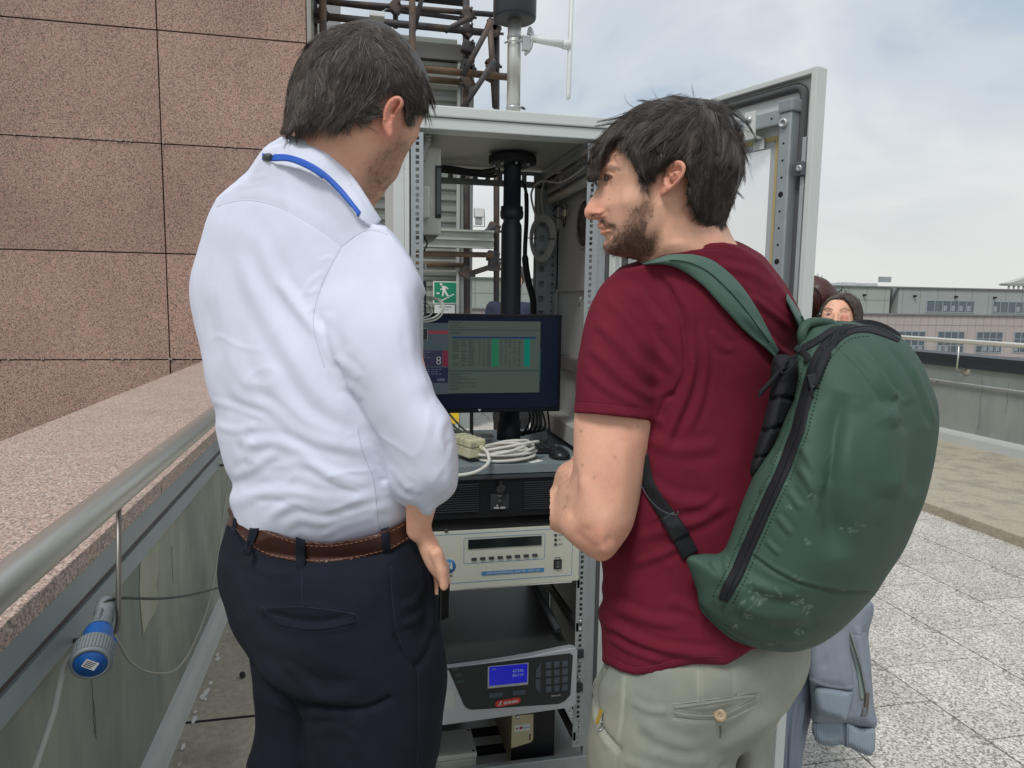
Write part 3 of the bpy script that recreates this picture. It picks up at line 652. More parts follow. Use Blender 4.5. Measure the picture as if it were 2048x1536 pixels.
# monitor
mo = thing('monitor', 'black flat monitor showing a data table, standing in the cabinet', 'monitor')
MB().box(.112, .626, 2.15, 2.185, 1.108, 1.414, .004).build('housing', mat('monitor_black', (.008, .009, .012), .4, spec=.2), mo)
MB().box(.122, .616, 2.1485, 2.1495, 1.122, 1.405).build('screen', mat('screen_desktop', (.004, .006, .010), .3, spec=.15, emit=((.002, .004, .011), 1)), mo)
Ys = 2.148
def scr(x0, x1, z0, z1, c, y=Ys, nm='screen_area'):
    return MB().box(x0, x1, y - .0003, y, z0, z1).build(nm, mat('glow_%.3f_%.3f_%.3f' % c, (.006, .006, .006), .3, spec=.15, emit=(tuple(q * .6 for q in c), 1)), mo)
scr(.135, .268, 1.168, 1.385, (.062, .085, .10)); scr(.150, .268, 1.352, 1.362, (.22, .045, .06), Ys - .0004)
scr(.150, .250, 1.253, 1.302, (.035, .035, .07), Ys - .0004); scr(.251, .268, 1.253, 1.302, (.16, .025, .05), Ys - .0004)
scr(.150, .268, 1.203, 1.250, (.018, .024, .055), Ys - .0004)
scr(.268, .556, 1.170, 1.392, (.075, .10, .085), Ys - .0006, 'window')
scr(.268, .556, 1.362, 1.367, (.05, .075, .075), Ys - .001); scr(.268, .552, 1.236, 1.242, (.04, .075, .07), Ys - .001)
scr(.280, .542, 1.339, 1.344, (.008, .035, .12), Ys - .001, 'table_header')
scr(.402, .424, 1.252, 1.338, (.02, .17, .09), Ys - .001, 'table_column'); scr(.505, .524, 1.252, 1.339, (.0, .19, .14), Ys - .001, 'table_column')
scr(.557, .560, 1.205, 1.31, (.01, .05, .07), Ys - .001)
M_tx = mat('screen_text', (.01, .01, .01), .4, emit=((.012, .02, .02), 1)); M_tl = mat('screen_text_light', (.1, .1, .1), .4, emit=((.2, .2, .2), 1))
b = MB(); rr_ = random.Random(5)
for k in range(19):
    z = 1.334 - k * .00445
    for x0, wdt in ((.282, .022), (.308, .018), (.330, .02), (.362, .006), (.375, .006), (.388, .012), (.430, .006), (.444, .006), (.456, .007), (.472, .006), (.486, .008)):
        if rr_.random() < .9: b.box(x0, x0 + wdt * rr_.uniform(.7, 1), Ys - .0019, Ys - .0017, z, z + .0016)
for k in range(12):
    z = 1.231 - k * .0046; b.box(.272, .272 + rr_.uniform(.02, .11), Ys - .0019, Ys - .0017, z, z + .0015)
for k, z in enumerate((1.386, 1.378, 1.372, 1.356, 1.351)): b.box(.272, .272 + rr_.uniform(.02, .05), Ys - .0019, Ys - .0017, z, z + .0016)
b.build('table_text', M_tx, mo, kind='stuff')
text('8', .036, .239, Ys - .001, 1.270, M_tl, mo, bold=-.0006)
b = MB()
for z, n_ in ((1.295, 5), (1.287, 4), (1.279, 5), (1.243, 8), (1.236, 7), (1.229, 8)):
    for k in range(n_): b.box(.156 + k * .012, .164 + k * .012, Ys - .0012, Ys - .0010, z, z + .0028)
b.box(.235, .258, Ys - .0012, Ys - .001, 1.209, 1.216); b.build('page_text', mat('screen_text_mid', (.05, .05, .05), .4, emit=((.04, .05, .08), 1)), mo, kind='stuff')
b = MB(); b.bm.faces.new([b.bm.verts.new(p) for p in ((.362, 2.1484, 1.1195), (.371, 2.1484, 1.1195), (.3665, 2.1484, 1.1125))]); b.build('logo_mark', mat('silver_print', (.6, .6, .6), .4), mo)
MB().box(.340, .3485, 2.155, 2.175, .985, 1.11).box(.31, .38, 2.13, 2.24, .981, .986, .002).build('stand', M_black, mo)
MB().box(.585, .589, 2.149, 2.1498, 1.138, 1.146).build('power_button', mat('button_grey', (.15, .15, .15), .4), mo)

# shelf
shf = MB().box(.13, .705, 1.985, 2.55, .976, .980, .001).box(.13, .705, 1.983, 1.986, .954, .9795, .001).build('shelf', mat('shelf_blue_grey', (.19, .235, .25), .5, .15, var=.05, vscale=12))
tag(shf, 'blue-grey metal shelf under the monitor carrying cable coil, keyboard and mouse', 'shelf')
SZ = .980
ms = thing('computer_mouse', 'black computer mouse at the right front of the shelf', 'mouse')
bmm = bmesh.new(); bmesh.ops.create_uvsphere(bmm, u_segments=28, v_segments=16, radius=1)
for v in bmm.verts:
    z = v.co.z; v.co.x *= .031 * (1 - .12 * v.co.y); v.co.y *= .05; v.co.z = max(z, -.25) * .026 + .007
me = bpy.data.meshes.new('shell'); bmm.to_mesh(me); bmm.free(); [setattr(p, 'use_smooth', True) for p in me.polygons]
mp_ = ax(1117, 914, 2, SZ); s_ = link('shell', me, mat('mouse_black', (.014, .015, .018), .35), ms)
MB().box(-.0045, .0045, .018, .034, .022, .034, .003).build('wheel', M_rub, ms); ms.location = (mp_[0], 2.06, SZ)
kb = thing('keyboard', 'black computer keyboard lying under the monitor on the shelf', 'keyboard')
MB().box(.33, .62, 2.105, 2.225, SZ + .001, SZ + .012, .004).build('case', M_black, kb)
key = None
for r_ in range(5):
    for c_ in range(14):
        if key is None:
            key = MB().box(0, .0155, 0, .016, 0, .007, .002).build('key', mat('key_black', (.022, .023, .025), .5), kb); q = key
        else: q = link('key', key.data, None, kb)
        q.location = (.338 + c_ * .0197, 2.115 + r_ * .0205, SZ + .012)
# beige box with its cable
bb_ = thing('adapter_box', 'cream plastic junction box with ribbed top on the left of the cable coil', 'box')
M_beige = mat('beige_plastic', (.56, .53, .36), .5, var=.05, vscale=30)
BM_ = Matrix.Translation((.338, 2.03, SZ + .042)) @ Matrix.Rotation(R(22), 4, 'Z')
MB().box(-.028, .028, -.005, .115, -.028, .002, .004, BM_).build('lower_shell', M_beige, bb_)
MB().box(-.029, .029, -.006, .116, .003, .026, .005, BM_).build('upper_shell', M_beige, bb_)
for k in range(3): MB().box(-.0295, .0295, .022 + k * .028, .026 + k * .028, .0, .0275, .001, BM_).build('rib', mat('beige_dark', (.36, .35, .25), .6), bb_)
MB().box(-.022, -.004, -.0075, -.0055, .004, .018, .001, BM_).build('mark', mat('beige_dark', (.36, .35, .25), .6), bb_)
q = BM_ @ Vector((.012, -.008, .002)); MB().cyl(q, q + Vector((.003, -.012, 0)), .008, 12).build('gland', M_beige, bb_)
M_cable = mat('white_cable', (.56, .56, .51), .5)
cc = thing('cable_coil', 'coil of thick pale cable lying on the shelf below the monitor', 'cable')
pts = []; rc = random.Random(11)
for k in range(12 * 9 + 1):
    t = k / 12 * 2 * math.pi; turn = k / 12
    ra = .082 + .010 * math.sin(turn * 2.3) + .004 * rc.uniform(-1, 1); rb = .052 + .012 * math.sin(turn * 1.7 + 1)
    pts.append((.432 + ra * math.cos(t) + .006 * math.sin(turn * 3), 2.052 + rb * math.sin(t), SZ + .008 + .0052 * turn * (.75 + .25 * math.sin(t + turn)) + .004 * math.cos(t)))
MB().tube(spline(pts, 3), .0046, 10).build('coil', M_cable, cc)
MB().tube(spline([tuple(q), (q.x + .012, q.y - .035, SZ + .036), (q.x + .010, q.y - .06, SZ + .01), (q.x - .03, q.y - .072, SZ - .012), (q.x - .09, q.y - .07, SZ - .02), (q.x - .15, q.y - .05, SZ - .02)], 8), .0052, 12).build('lead', M_cable, cc)
pp = MB().box(.38, .47, 2.035, 2.085, SZ + .0006, SZ + .004, .001).build('cardboard_piece', mat('cardboard', (.38, .25, .14), .8)); tag(pp, 'flat brown cardboard piece showing inside the cable coil', 'cardboard')
pl = MB().box(.487, .535, 2.0, 2.03, SZ + .0006, SZ + .001, 0, Matrix.Translation((.51, 2.015, 0)) @ Matrix.Rotation(.5, 4, 'Z') @ Matrix.Translation((-.51, -2.015, 0))).build('paper_label', mat('white_paper', (.7, .7, .66), .7)); tag(pl, 'small white paper label on the shelf edge beside the cable coil', 'label')
bk = thing('cable_bundle', 'tangled white and black cables behind the monitor foot at the back of the shelf', 'cable')
for k in range(4):
    MB().tube(spline([(.2 + .02 * k, 2.5, 1.12), (.27 + .03 * k, 2.42, 1.03 - .008 * k), (.36 + .02 * k, 2.36, 1.0), (.45, 2.34 + .02 * k, .995)], 8), .004, 8).build('cable', M_cable, bk)
for k in range(5):
    MB().tube(spline([(.55 + .01 * k, 2.4, 1.15), (.58 + .012 * k, 2.36, 1.06), (.54 + .02 * k, 2.33, 1.0 + .004 * k), (.48 + .02 * k, 2.35, .995 + .004 * k)], 8), .0038, 8).build('cable', M_black, bk)
MB().tube(spline([(.60, 2.3, 1.2), (.615, 2.25, 1.08), (.60, 2.2, 1.01), (.55, 2.22, .99)], 8), .003, 8).build('cable', M_black, bk)

# black industrial computer
pc = thing('rack_computer', 'black rack computer with louvred front and a key hanging under the shelf', 'computer')
MB().box(.165, .645, 1.992, 2.45, .822, .938, .002).build('chassis', mat('rack_black', (.009, .010, .012), .45, spec=.25), pc)
MB().box(.152, .658, 1.984, 1.992, .938, .951, .002).build('upper_bezel', mat('bezel_grey', (.05, .055, .06), .45), pc)
lou = None
for side in (0, 1):
    for k in range(13):
        if lou is None: lou = MB().box(0, .125, 0, .005, 0, .0032, .001).build('louvre', mat('louvre_black', (.03, .032, .036), .45), pc); q = lou
        else: q = link('louvre', lou.data, None, pc)
        q.location = ((.215, .475)[side] + .0, 1.9865, .843 + k * .0066)
MB().box(.374, .43, 1.986, 1.992, .846, .892, .002).build('control_panel', mat('panel_black', (.03, .031, .034), .5), pc)
text('RESET', .0045, .402, 1.9855, .887, mat('white_text', (.65, .65, .65), .5), pc); text('PWR  HDD', .0068, .402, 1.9855, .851, mat('white_text', (.65, .65, .65), .5), pc, bold=.0003)
MB().lathe((.402, 1.9858, .870), (0, -1, 0), [(.006, 0), (.006, .002), (0, .002)], 14).build('reset_button', M_btn, pc)
MB().box(.392, .396, 1.9853, 1.9862, .857, .860).build('led', mat('white_text', (.65, .65, .65), .5), pc)
ky = MB(); ky.lathe((.402, 1.982, .905), (0, -1, 0), [(.004, 0), (.004, .006), (0, .006)], 12); ky.poly([(.402 + .0125 * math.cos(t) + .002 * math.sin(3 * t), .911 + .013 * math.sin(t)) for t in np.linspace(0, 6.283, 15)[:-1]], .002, TY(1.974)); ky.box(.3995, .4045, 1.975, 1.976, .92, .934)
ky = ky.build('key_set', mat('key_dark', (.05, .05, .052), .35, .4)); tag(ky, 'dark key sitting in the lock of the black rack computer', 'key')

# nitrogen oxide analyser
an = thing('gas_analyser', 'cream rack analyser with blue lines, small black display and power switch', 'analyser')
MB().box(.175, .635, 2.003, 2.5, .612, .788, .002).build('chassis', mat('chassis_grey', (.30, .30, .28), .45, .3), an)
MB().box(.152, .652, 1.993, 2.003, .609, .787, .002).build('front_panel', M_pan, an)
MB().box(.152, .652, 1.9925, 2.004, .7885, .7945, .001).build('top_trim', mat('trim_black', (.02, .02, .02), .3), an)
MB().box(.16, .63, 1.990, 1.993, .606, .6095, .0005).build('bottom_trim', mat('chrome', (.7, .7, .68), .2, .9), an)
Yf = 1.9928
def line_rect(x0, x1, z0, z1, r=.004, t=.0007):
    o_ = roundrect(x0, x1, z0, z1, r); MB().tube([(x, Yf, z) for x, z in o_], t, 4, closed=True).build('printed_line', M_blue, an)
def AP(u, v): return PY(u, v, 1.993)
x0, z1 = AP(928, 1077); x1, z1b = AP(1090, 1067); x0b, z0 = AP(927, 1127)
line_rect(.180, .629, .628, .776); line_rect(x0, x1, z0 - .001, (z1 + z1b) / 2)
x0, z0 = AP(936, 1098); x1, z1 = AP(1083, 1071); MB().box(x0, x1, 1.990, 1.993, z0, z1, .001).build('display', mat('display_glass', (.010, .014, .016), .12), an)
for k in range(8):
    u = 948 + k * 17.35; x, z = AP(u, 1118 - k * 1.15); MB().box(x - .0078, x + .0078, 1.989, 1.993, z - .0042, z + .0042, .0008).build('button', M_btn, an)
x0, z0 = AP(963, 1148); x1, z1 = AP(1088, 1133.5); zc = .6515
MB().box(x0, x1, 1.9915, 1.9928, zc - .0058, zc + .0058).build('name_strip', mat('strip_blue', (.05, .22, .47), .5), an)
M_wt = mat('white_text', (.65, .65, .65), .5)
text('CHEMILUMINESCENCE NO₂ ANALYZER · MODEL 200E', .0074, (x0 + x1) / 2, 1.9911, zc, M_wt, an, sx=.93)
for k, nm in enumerate(('SAMPLE', 'CAL', 'FAULT')):
    x, z = AP(1111, 1070 + k * 9.3); MB().lathe((x, 1.993, z), (0, -1, 0), [(.0045, 0), (.0045, .002), (.0022, .003), (0, .003)], 14).build('lamp', M_btn, an)
    text(nm, .0046, x + .009, 1.992, z, mat('small_blue', (.08, .17, .26), .5), an, align='LEFT')
x, z = AP(1115, 1128); MB().box(x - .0125, x + .0125, 1.990, 1.993, z - .0150, z + .0150, .001).build('switch_frame', M_black, an)
MB().box(x - .0085, x + .0085, 1.986, 1.990, z - .011, z + .011, .0015).build('switch', M_btn, an); text('|', .007, x, 1.9855, z + .006, M_wt, an); text('O', .006, x, 1.9855, z - .006, M_wt, an)
text('POWER', .005, x, 1.992, z + .02, mat('small_blue', (.08, .17, .26), .5), an)
x, z = AP(892, 1061); MB().lathe((x, 1.993, z), (0, -1, 0), [(.0055, 0), (.0055, .003), (.002, .004), (0, .004)], 14).build('thumb_screw', M_btn, an)
x, z = AP(1011, 1052); MB().lathe((x, 1.993, z), (0, -1, 0), [(.0018, 0), (0, .0003)], 10).build('hole', M_dark, an)
x, z = AP(897, 1133); MB().lathe((x, 1.993, z), (0, -1, 0), [(.0215, 0), (.0215, .0008), (0, .001)], 30).build('logo_disc', M_blue, an)
b = MB()
for k in range(3): b.poly([(x - .012 + k * .0075, z - .006), (x - .009 + k * .0075, z - .006), (x - .001 + k * .006, z + .012), (x - .003 + k * .005, z + .012)], .0008, TY(1.9915))
b.poly([(x + .006, z - .009), (x + .012, z - .007), (x + .010, z + .011), (x + .0085, z + .011)], .0008, TY(1.9914)); b.build('logo_sails', M_wt, an)
text('UNITEC', .0088, x - .005, 1.9925, z - .0285, mat('print_black', (.03, .03, .03), .5), an, bold=.0003, sx=1.1)

# second analyser with blue lcd
ac = thing('gas_analyser', 'silver and black rack analyser with blue lcd, keypad and red logo pill', 'analyser')
MB().box(.175, .635, 1.985, 2.5, .222, .392, .003).build('chassis', mat('chassis_dark', (.055, .058, .058), .42, .2), ac)
def CP(u, v): return PY(u, v, 1.966)
oz = [CP(1155, 1300), CP(1146, 1291.5)]
o_ = [(.150, .378), (.35, .386), (.50, .394), (.58, .404), (.625, .4085)] + [(.640, .405), (.6465, .396), (.6465, .226), (.640, .217), (.632, .214), (.16, .20), (.150, .204)]
M_silv = mat('silver_bezel', (.50, .52, .54), .35, .3)
bz = MB().poly(o_, .022, TY(1.966)); bmesh.ops.bevel(bz.bm, geom=[e for e in bz.bm.edges if all(v.co.y < 1.967 for v in e.verts)], offset=.0035, segments=3, affect='EDGES'); bz.build('bezel', M_silv, ac)
pxs = [(895, 1337), (1140, 1307), (1146, 1311), (1141, 1390), (1130, 1402), (1118, 1408), (944, 1420), (934, 1417), (928, 1411), (897, 1340)]
pl_ = [PY(u, v, 1.964) for u, v in pxs]; pl_ = [(.165, pl_[0][1] - .003)] + pl_[:-2] + [(.245, .222), (.215, .235), (.165, .36)]
pl_ = [(.165, .383), pl_[2 - 1 + 0], ] if False else [(.168, PY(895, 1337, 1.964)[1] - .006)] + [PY(u, v, 1.964) for u, v in pxs]
MB().poly(pl_, .0015, TY(1.9645)).build('black_panel', mat('panel_charcoal', (.030, .034, .034), .4), ac)
def cpbox(name, u0, v0, u1, v1, m, y0=1.961, y1=1.9645, bev=.001):
    a_, b_ = PY(u0, v0, 1.963), PY(u1, v1, 1.963); return MB().box(a_[0], b_[0], y0, y1, min(a_[1], b_[1]), max(a_[1], b_[1]), bev).build(name, m, ac)
cpbox('lcd_frame', 975, 1377, 1057, 1325.5, M_silv, 1.9615); a_, b_ = PY(978, 1372, 1.961), PY(1055, 1327, 1.961)
MB().box(a_[0], b_[0], 1.9605, 1.962, a_[1], b_[1]).build('lcd', mat('lcd_blue', (.01, .01, .10), .2, emit=((.006, .007, .25), 1)), ac)
M_lt = mat('lcd_text', (.02, .02, .03), .4, emit=((.08, .11, .22), 1))
text('47.392', .0125, b_[0] - .012, 1.960, b_[1] - .020, M_lt, ac, align='RIGHT', bold=.0003); text('84.114', .0125, b_[0] - .012, 1.960, b_[1] - .0335, M_lt, ac, align='RIGHT', bold=.0003)
text('NO', .007, a_[0] + .014, 1.960, b_[1] - .008, M_lt, ac)
M_key = mat('keypad_blue_grey', (.075, .10, .125), .5)
for r_ in range(4):
    for c_ in range(3):
        u = 1097 + c_ * 16.4; v = 1330.5 + r_ * 16 - c_ * 1.6
        a_ = PY(u, v, 1.963); MB().box(a_[0] - .0088, a_[0] + .0088, 1.9615, 1.9645, a_[1] - .0095, a_[1] + .0095, .0015).build('keypad_key', M_key, ac)
        text(('1', '2', '3', '4', '5', '6', '7', '8', '9', '.', '0', '-')[r_ * 3 + c_], .006, a_[0], 1.9613, a_[1], mat('key_text', (.2, .24, .27), .5), ac)
for u, v in ((910, 1338), (917, 1350), (922, 1362.5)):
    a_ = PY(u, v, 1.963); MB().box(a_[0] - .0105, a_[0] + .0105, 1.9615, 1.9645, a_[1] - .005, a_[1] + .005, .0015).build('menu_key', mat('menu_green_grey', (.05, .08, .075), .5), ac)
cpbox('soft_key', 978, 1396, 1005, 1384, M_key); cpbox('soft_key', 1025, 1391, 1051, 1379, M_key)
for pts in (((1081, 1325), (1081, 1355), (1071, 1355), (1072, 1340)), ((1081, 1358), (1080, 1387), (1071, 1375), (1071, 1358))):
    MB().poly([PY(u, v, 1.963) for u, v in pts], .003, TY(1.9615)).build('arrow_key', M_key, ac)
a_ = PY(1016, 1404.5, 1.963); MB().poly([(a_[0] + x, a_[1] + z + x * .07) for x, z in roundrect(-.0385, .0385, -.0098, .0098, .0095)], .002, TY(1.9625)).build('logo_pill', mat('logo_red', (.62, .06, .035), .45), ac)
text('acoem', .0165, a_[0] + .009, 1.962, a_[1] + .0008, M_wt, ac, bold=.0004, M=Matrix.Translation((a_[0], 0, a_[1])) @ Matrix.Rotation(-.05, 4, 'Y') @ Matrix.Translation((-a_[0], 0, -a_[1])))
MB().poly([(a_[0] - .030, a_[1] - .007), (a_[0] - .026, a_[1] - .007), (a_[0] - .0185, a_[1] + .006), (a_[0] - .0225, a_[1] + .006)], .0006, TY(1.9615)).poly([(a_[0] - .0205, a_[1] - .007), (a_[0] - .0175, a_[1] - .007), (a_[0] - .0195, a_[1] - .003)], .0006, TY(1.9615)).build('logo_mark', M_wt, ac)
a_ = PY(1112, 1391, 1.963); text('Serinus 30 i', .0062, a_[0], 1.9625, a_[1], M_wt, ac)
cpbox('sticker', 880, 1419, 909, 1380, mat('pale_sticker', (.55, .56, .53), .6), 1.9645, 1.9655, 0)

# slide rails and cage nuts
rl = thing('slide_rails', 'dark telescopic slide rails along the right inside of the cabinet', 'rail')
for z in (.60, .46, .30, .10): MB().box(.648, .66, 2.0, 2.5, z - .02, z + .012, .002).build('slide', mat('slide_dark', (.05, .052, .055), .45, .4), rl)
MB().tube([(.60, 2.02, .44), (.56, 2.2, .52), (.545, 2.4, .62)], .012, 8).build('cable_guide', mat('guide_grey', (.045, .047, .05), .5), rl)
for z in (.745, .475, .448, .372, .345, .292, .268): MB().lathe((.664, 1.9995, z), (0, -1, 0), [(.006, 0), (.0055, .003), (0, .0045)], 12).build('screw', M_alu, rl)
for z in (.37, .26): MB().box(.652, .676, 1.994, 1.9995, z - .014, z + .014, .002).build('ear_clip', mat('ear_black', (.03, .032, .035), .4), rl)

# tower computer and boxes on the cabinet floor
tw_ = thing('tower_computer', 'beige and black tower computer standing at the cabinet bottom', 'computer')
TZ = CZ0 + .05; ty0 = 2.06
def TP(u, v): return PY(u, v, ty0)
(xa, za), (xb, zb_) = TP(1022.5, 1427), TP(1109, 1421)
MB().box(xa, xb, ty0, 2.46, TZ, za + .012, .003).build('case', mat('tower_beige_side', (.33, .29, .19), .55), tw_)
MB().box(xa, xb, ty0 - .006, ty0, TZ, za + .012, .002).build('black_front', mat('tower_black', (.014, .014, .016), .4), tw_)
MB().poly([TP(1022.5, 1427), TP(1065, 1424), TP(1064.5, 1474), TP(1060, 1480), TP(1021, 1492)], .006, TY(ty0 - .012)).build('beige_front', mat('tower_beige', (.58, .52, .33), .5), tw_)
x, z = TP(1043, 1450.5); MB().box(x - .027, x + .024, ty0 - .0135, ty0 - .012, z - .011, z + .011).build('label', M_white, tw_)
M_rd = mat('logo_red2', (.5, .04, .05), .5)
text('ec', .0115, x - .0165, ty0 - .0138, z, M_rd, tw_, bold=.0003); MB().lathe((x - .005, ty0 - .0135, z), (0, -1, 0), [(.0052, 0), (0, .0006)], 14).build('logo_dot', M_rd, tw_); text('meter', .0105, x + .012, ty0 - .0138, z, mat('logo_cyan', (.05, .28, .45), .5), tw_)
x, z = TP(1034, 1430); MB().lathe((x, ty0 - .012, z), (0, -1, 0), [(.007, 0), (.006, .003), (0, .003)], 14).build('power_button', mat('chrome', (.7, .7, .68), .2, .9), tw_)
x, z = TP(1058, 1468); MB().box(x - .002, x + .002, ty0 - .0128, ty0 - .012, z - .012, z + .008).build('badge', M_dark, tw_)
jb = thing('junction_box', 'grey plastic junction box with screwed lid on the cabinet floor at left', 'box')
p0 = PY(882, 1500, 2.06); p1 = PY(953, 1500, 2.06)
MB().box(p0[0] - .05, p1[0], 2.06, 2.19, TZ, TZ + .045, .004).build('box_body', M_ral, jb); MB().box(p0[0] - .052, p1[0] + .002, 2.058, 2.192, TZ + .046, TZ + .064, .004).build('lid', M_ral, jb)
for yy in (2.07, 2.18): MB().lathe((p1[0] - .008, yy, TZ + .064), (0, 0, 1), [(.004, 0), (.004, .001), (0, .0003)], 8).build('lid_screw', M_dark, jb)
dv = thing('power_units', 'black power supply units and plugs at the back of the cabinet floor', 'power supply')
MB().box(.17, .36, 2.35, 2.5, TZ, TZ + .13, .004).build('supply_case', M_black, dv); MB().box(.375, .40, 2.33, 2.37, TZ + .05, TZ + .10, .004).build('plug', M_ral, dv); MB().tube([(.387, 2.35, TZ + .09), (.39, 2.36, TZ + .14), (.41, 2.42, TZ + .16)], .004, 8).build('plug_lead', M_black, dv)
MB().box(.13, .47, 2.44, 2.47, TZ + .0, TZ + .02, .002).build('crossbar', M_cabin, dv)

# fuse box, conduit and terminals on the left side
fx = thing('fuse_box', 'pale grey distribution box with dark window inside the top left of the cabinet', 'electrical box')
(xa, za), (xb, zb_) = PY(846, 293, 2.12), PY(882, 470, 2.12)
MB().box(.14, xb, 2.12, 2.28, zb_, za, .006).build('box_body', M_ral, fx)
q0, q1 = PY(871, 331, 2.118), PY(881, 436, 2.118); MB().box(q0[0], q1[0] + .002, 2.115, 2.121, q1[1], q0[1], .001).build('window', M_black, fx); MB().box(q0[0] + .003, q1[0], 2.1135, 2.1155, q1[1] + .01, q0[1] - .008, .001).build('window_pane', mat('smoked_grey', (.10, .115, .12), .3), fx)
q0, q1 = PY(840, 370, 2.06), PY(861, 436, 2.06); MB().box(.15, q1[0], 2.06, 2.118, q1[1], q0[1], .007).build('socket_cover', M_ral, fx); MB().box(q1[0] + .0015, q1[0] + .004, 2.075, 2.1, q1[1] + .03, q0[1] - .03, .001).build('latch', M_white, fx)
MB().poly([(.15, zb_ - .0), (xb - .005, zb_ - .0), (xb - .018, zb_ - .013), (.165, zb_ - .02)], .1, TY(2.14)).build('cable_entry', mat('entry_dark', (.2, .2, .19), .6), fx)
MB().tube([PY(846, 470, 2.13)[:1] + (2.13, PY(846, 470, 2.13)[1]), (PY(855, 487, 2.13)[0], 2.13, PY(855, 487, 2.13)[1]), (PY(842, 515, 2.13)[0], 2.13, PY(842, 515, 2.13)[1])], .0025, 8).build('lead', M_black, fx)
hp = spline([(PY(u, v, 2.09)[0], 2.09, PY(u, v, 2.09)[1]) for u, v in ((840, 256), (852, 268), (854, 282), (848, 298), (843, 320))], 14)
co = MB().tube(hp, [.0105 + .0018 * math.sin(i * 1.05) for i in range(len(hp))], 12).build('corrugated_hose', mat('hose_grey', (.42, .42, .40), .5)); tag(co, 'grey corrugated conduit hose bending down in front of the fuse box', 'hose')
tb = thing('terminal_block', 'white and dark terminal block with looping grey cables on the left rail', 'terminal block')
q0, q1 = PY(842, 562, 2.05), PY(853, 632, 2.05)
MB().box(.165, q1[0], 2.055, 2.10, q1[1], q0[1], .002).build('base_block', mat('navy_block', (.03, .035, .05), .5), tb)
for k in range(7): MB().box(.165, q1[0] - .007, 2.045, 2.055, q1[1] + .002 + k * .0115, q1[1] + .012 + k * .0115, .001).build('terminal', M_ral, tb)
q0, q1 = PY(842, 657, 2.04), PY(855, 680, 2.04); MB().box(.165, q1[0], 2.04, 2.06, q1[1], q0[1], .002).build('din_clip', mat('din_dark', (.05, .06, .06), .4), tb); MB().tube([(.165, 2.039, q0[1]), (q1[0], 2.039, q0[1]), (q1[0], 2.039, q1[1]), (.165, 2.039, q1[1] + .002)], .0012, 6).build('clip_rim', M_alu, tb)
for k, pts in enumerate((((842, 640), (868, 634), (884, 618), (880, 602), (864, 597)), ((842, 644), (872, 638), (888, 620), (883, 600), (866, 594)), ((842, 636), (860, 630), (864, 618), (856, 606)), ((842, 545), (850, 540), (851, 528), (845, 522)))):
    MB().tube(spline([(PY(u, v, 2.07)[0], 2.03 + .02 * i + .006 * k, PY(u, v, 2.07)[1]) for i, (u, v) in enumerate(pts)], 6), .0027, 8).build('cable', M_cable, tb)

# cables on the right inside
cr_ = thing('cable_loop', 'grey cable loop tied and hanging on the rear right post inside the cabinet', 'cable')
c0 = ax(1083, 478, 1, 2.5); M_gc = mat('grey_cable', (.46, .46, .43), .55)
for k in range(5):
    ra, rb = .034 + .003 * k, .064 + .004 * k
    MB().tube([(c0[0] + ra * math.cos(t) * (1 + .12 * math.sin(t)) + .004 * math.sin(t), 2.5 - .005 * k, c0[2] + rb * math.sin(t)) for t in np.linspace(0, 2 * math.pi, 30)[:-1]], .0037, 8, closed=True).build('loop', M_gc, cr_)
MB().tube(spline([(c0[0] - .01, 2.5, c0[2] + .06), (ax(1068, 420, 1, 2.5)[0], 2.5, ax(1068, 420, 1, 2.5)[2]), (ax(1063, 385, 1, 2.5)[0], 2.5, ax(1063, 385, 1, 2.5)[2]), (ax(1075, 360, 1, 2.5)[0], 2.45, ax(1075, 362, 1, 2.45)[2]), (.66, 2.3, 1.845), (.675, 2.1, 1.86)], 8), .0037, 8).build('lead', M_gc, cr_)
MB().tube(spline([(c0[0] + .015, 2.5, c0[2] + .06), (c0[0] - .003, 2.5, c0[2] + .14), (c0[0] + .001, 2.48, c0[2] + .2)], 8), .0037, 8).build('lead', M_gc, cr_)
for sx_ in (-1, 1): MB().tube([(c0[0] + sx_ * .02, 2.485, c0[2] - .0), (c0[0] + sx_ * .04, 2.478, c0[2]), (c0[0] + sx_ * .052, 2.49, c0[2] + .001)], .0018, 6).build('cable_tie', M_black, cr_)
bc = thing('black_hose', 'black corrugated cable sleeve running down beside the black pipe', 'hose')
MB().tube(spline([tuple(ax(u, v, 1, 2.52)) for u, v in ((1043, 360), (1052, 385), (1053, 440), (1050, 510), (1056, 560), (1066, 600), (1066, 640))], 10), [.006] * 11 + [.008] * 20 + [.012] * 30, 10).build('sleeve', M_black, bc)
sc_ = thing('small_cable_bundle', 'small tied bundle of dark wires hanging near the fan plate', 'cable')
q = [ax(u, v, 0, .705) for u, v in ((1117, 372), (1118, 408), (1108, 415), (1104, 428), (1118, 436), (1130, 425), (1120, 412), (1106, 422), (1112, 434), (1126, 440), (1127, 455), (1131, 440), (1134, 408))]
MB().tube(spline([tuple(p) for p in q], 6), .0022, 8).build('wire', M_black, sc_)
MB().box(q[0][0] - .006, q[0][0], q[5][1] - .02, q[5][1] + .005, q[5][2] - .015, q[5][2] + .01, .003).build('connector', M_beige, sc_)
oc = thing('ceiling_cables', 'black cables tucked under the ceiling across the back of the cabinet', 'cable')
for k in range(4): MB().tube(spline([(.17, 2.5 - .01 * k, 1.905 - .004 * k), (.3, 2.48, 1.906 - .006 * k), (.4 + .02 * k, 2.46, 1.893 - .005 * k), (.47, 2.42, 1.9)], 8), .005, 8).build('cable', M_black, oc)

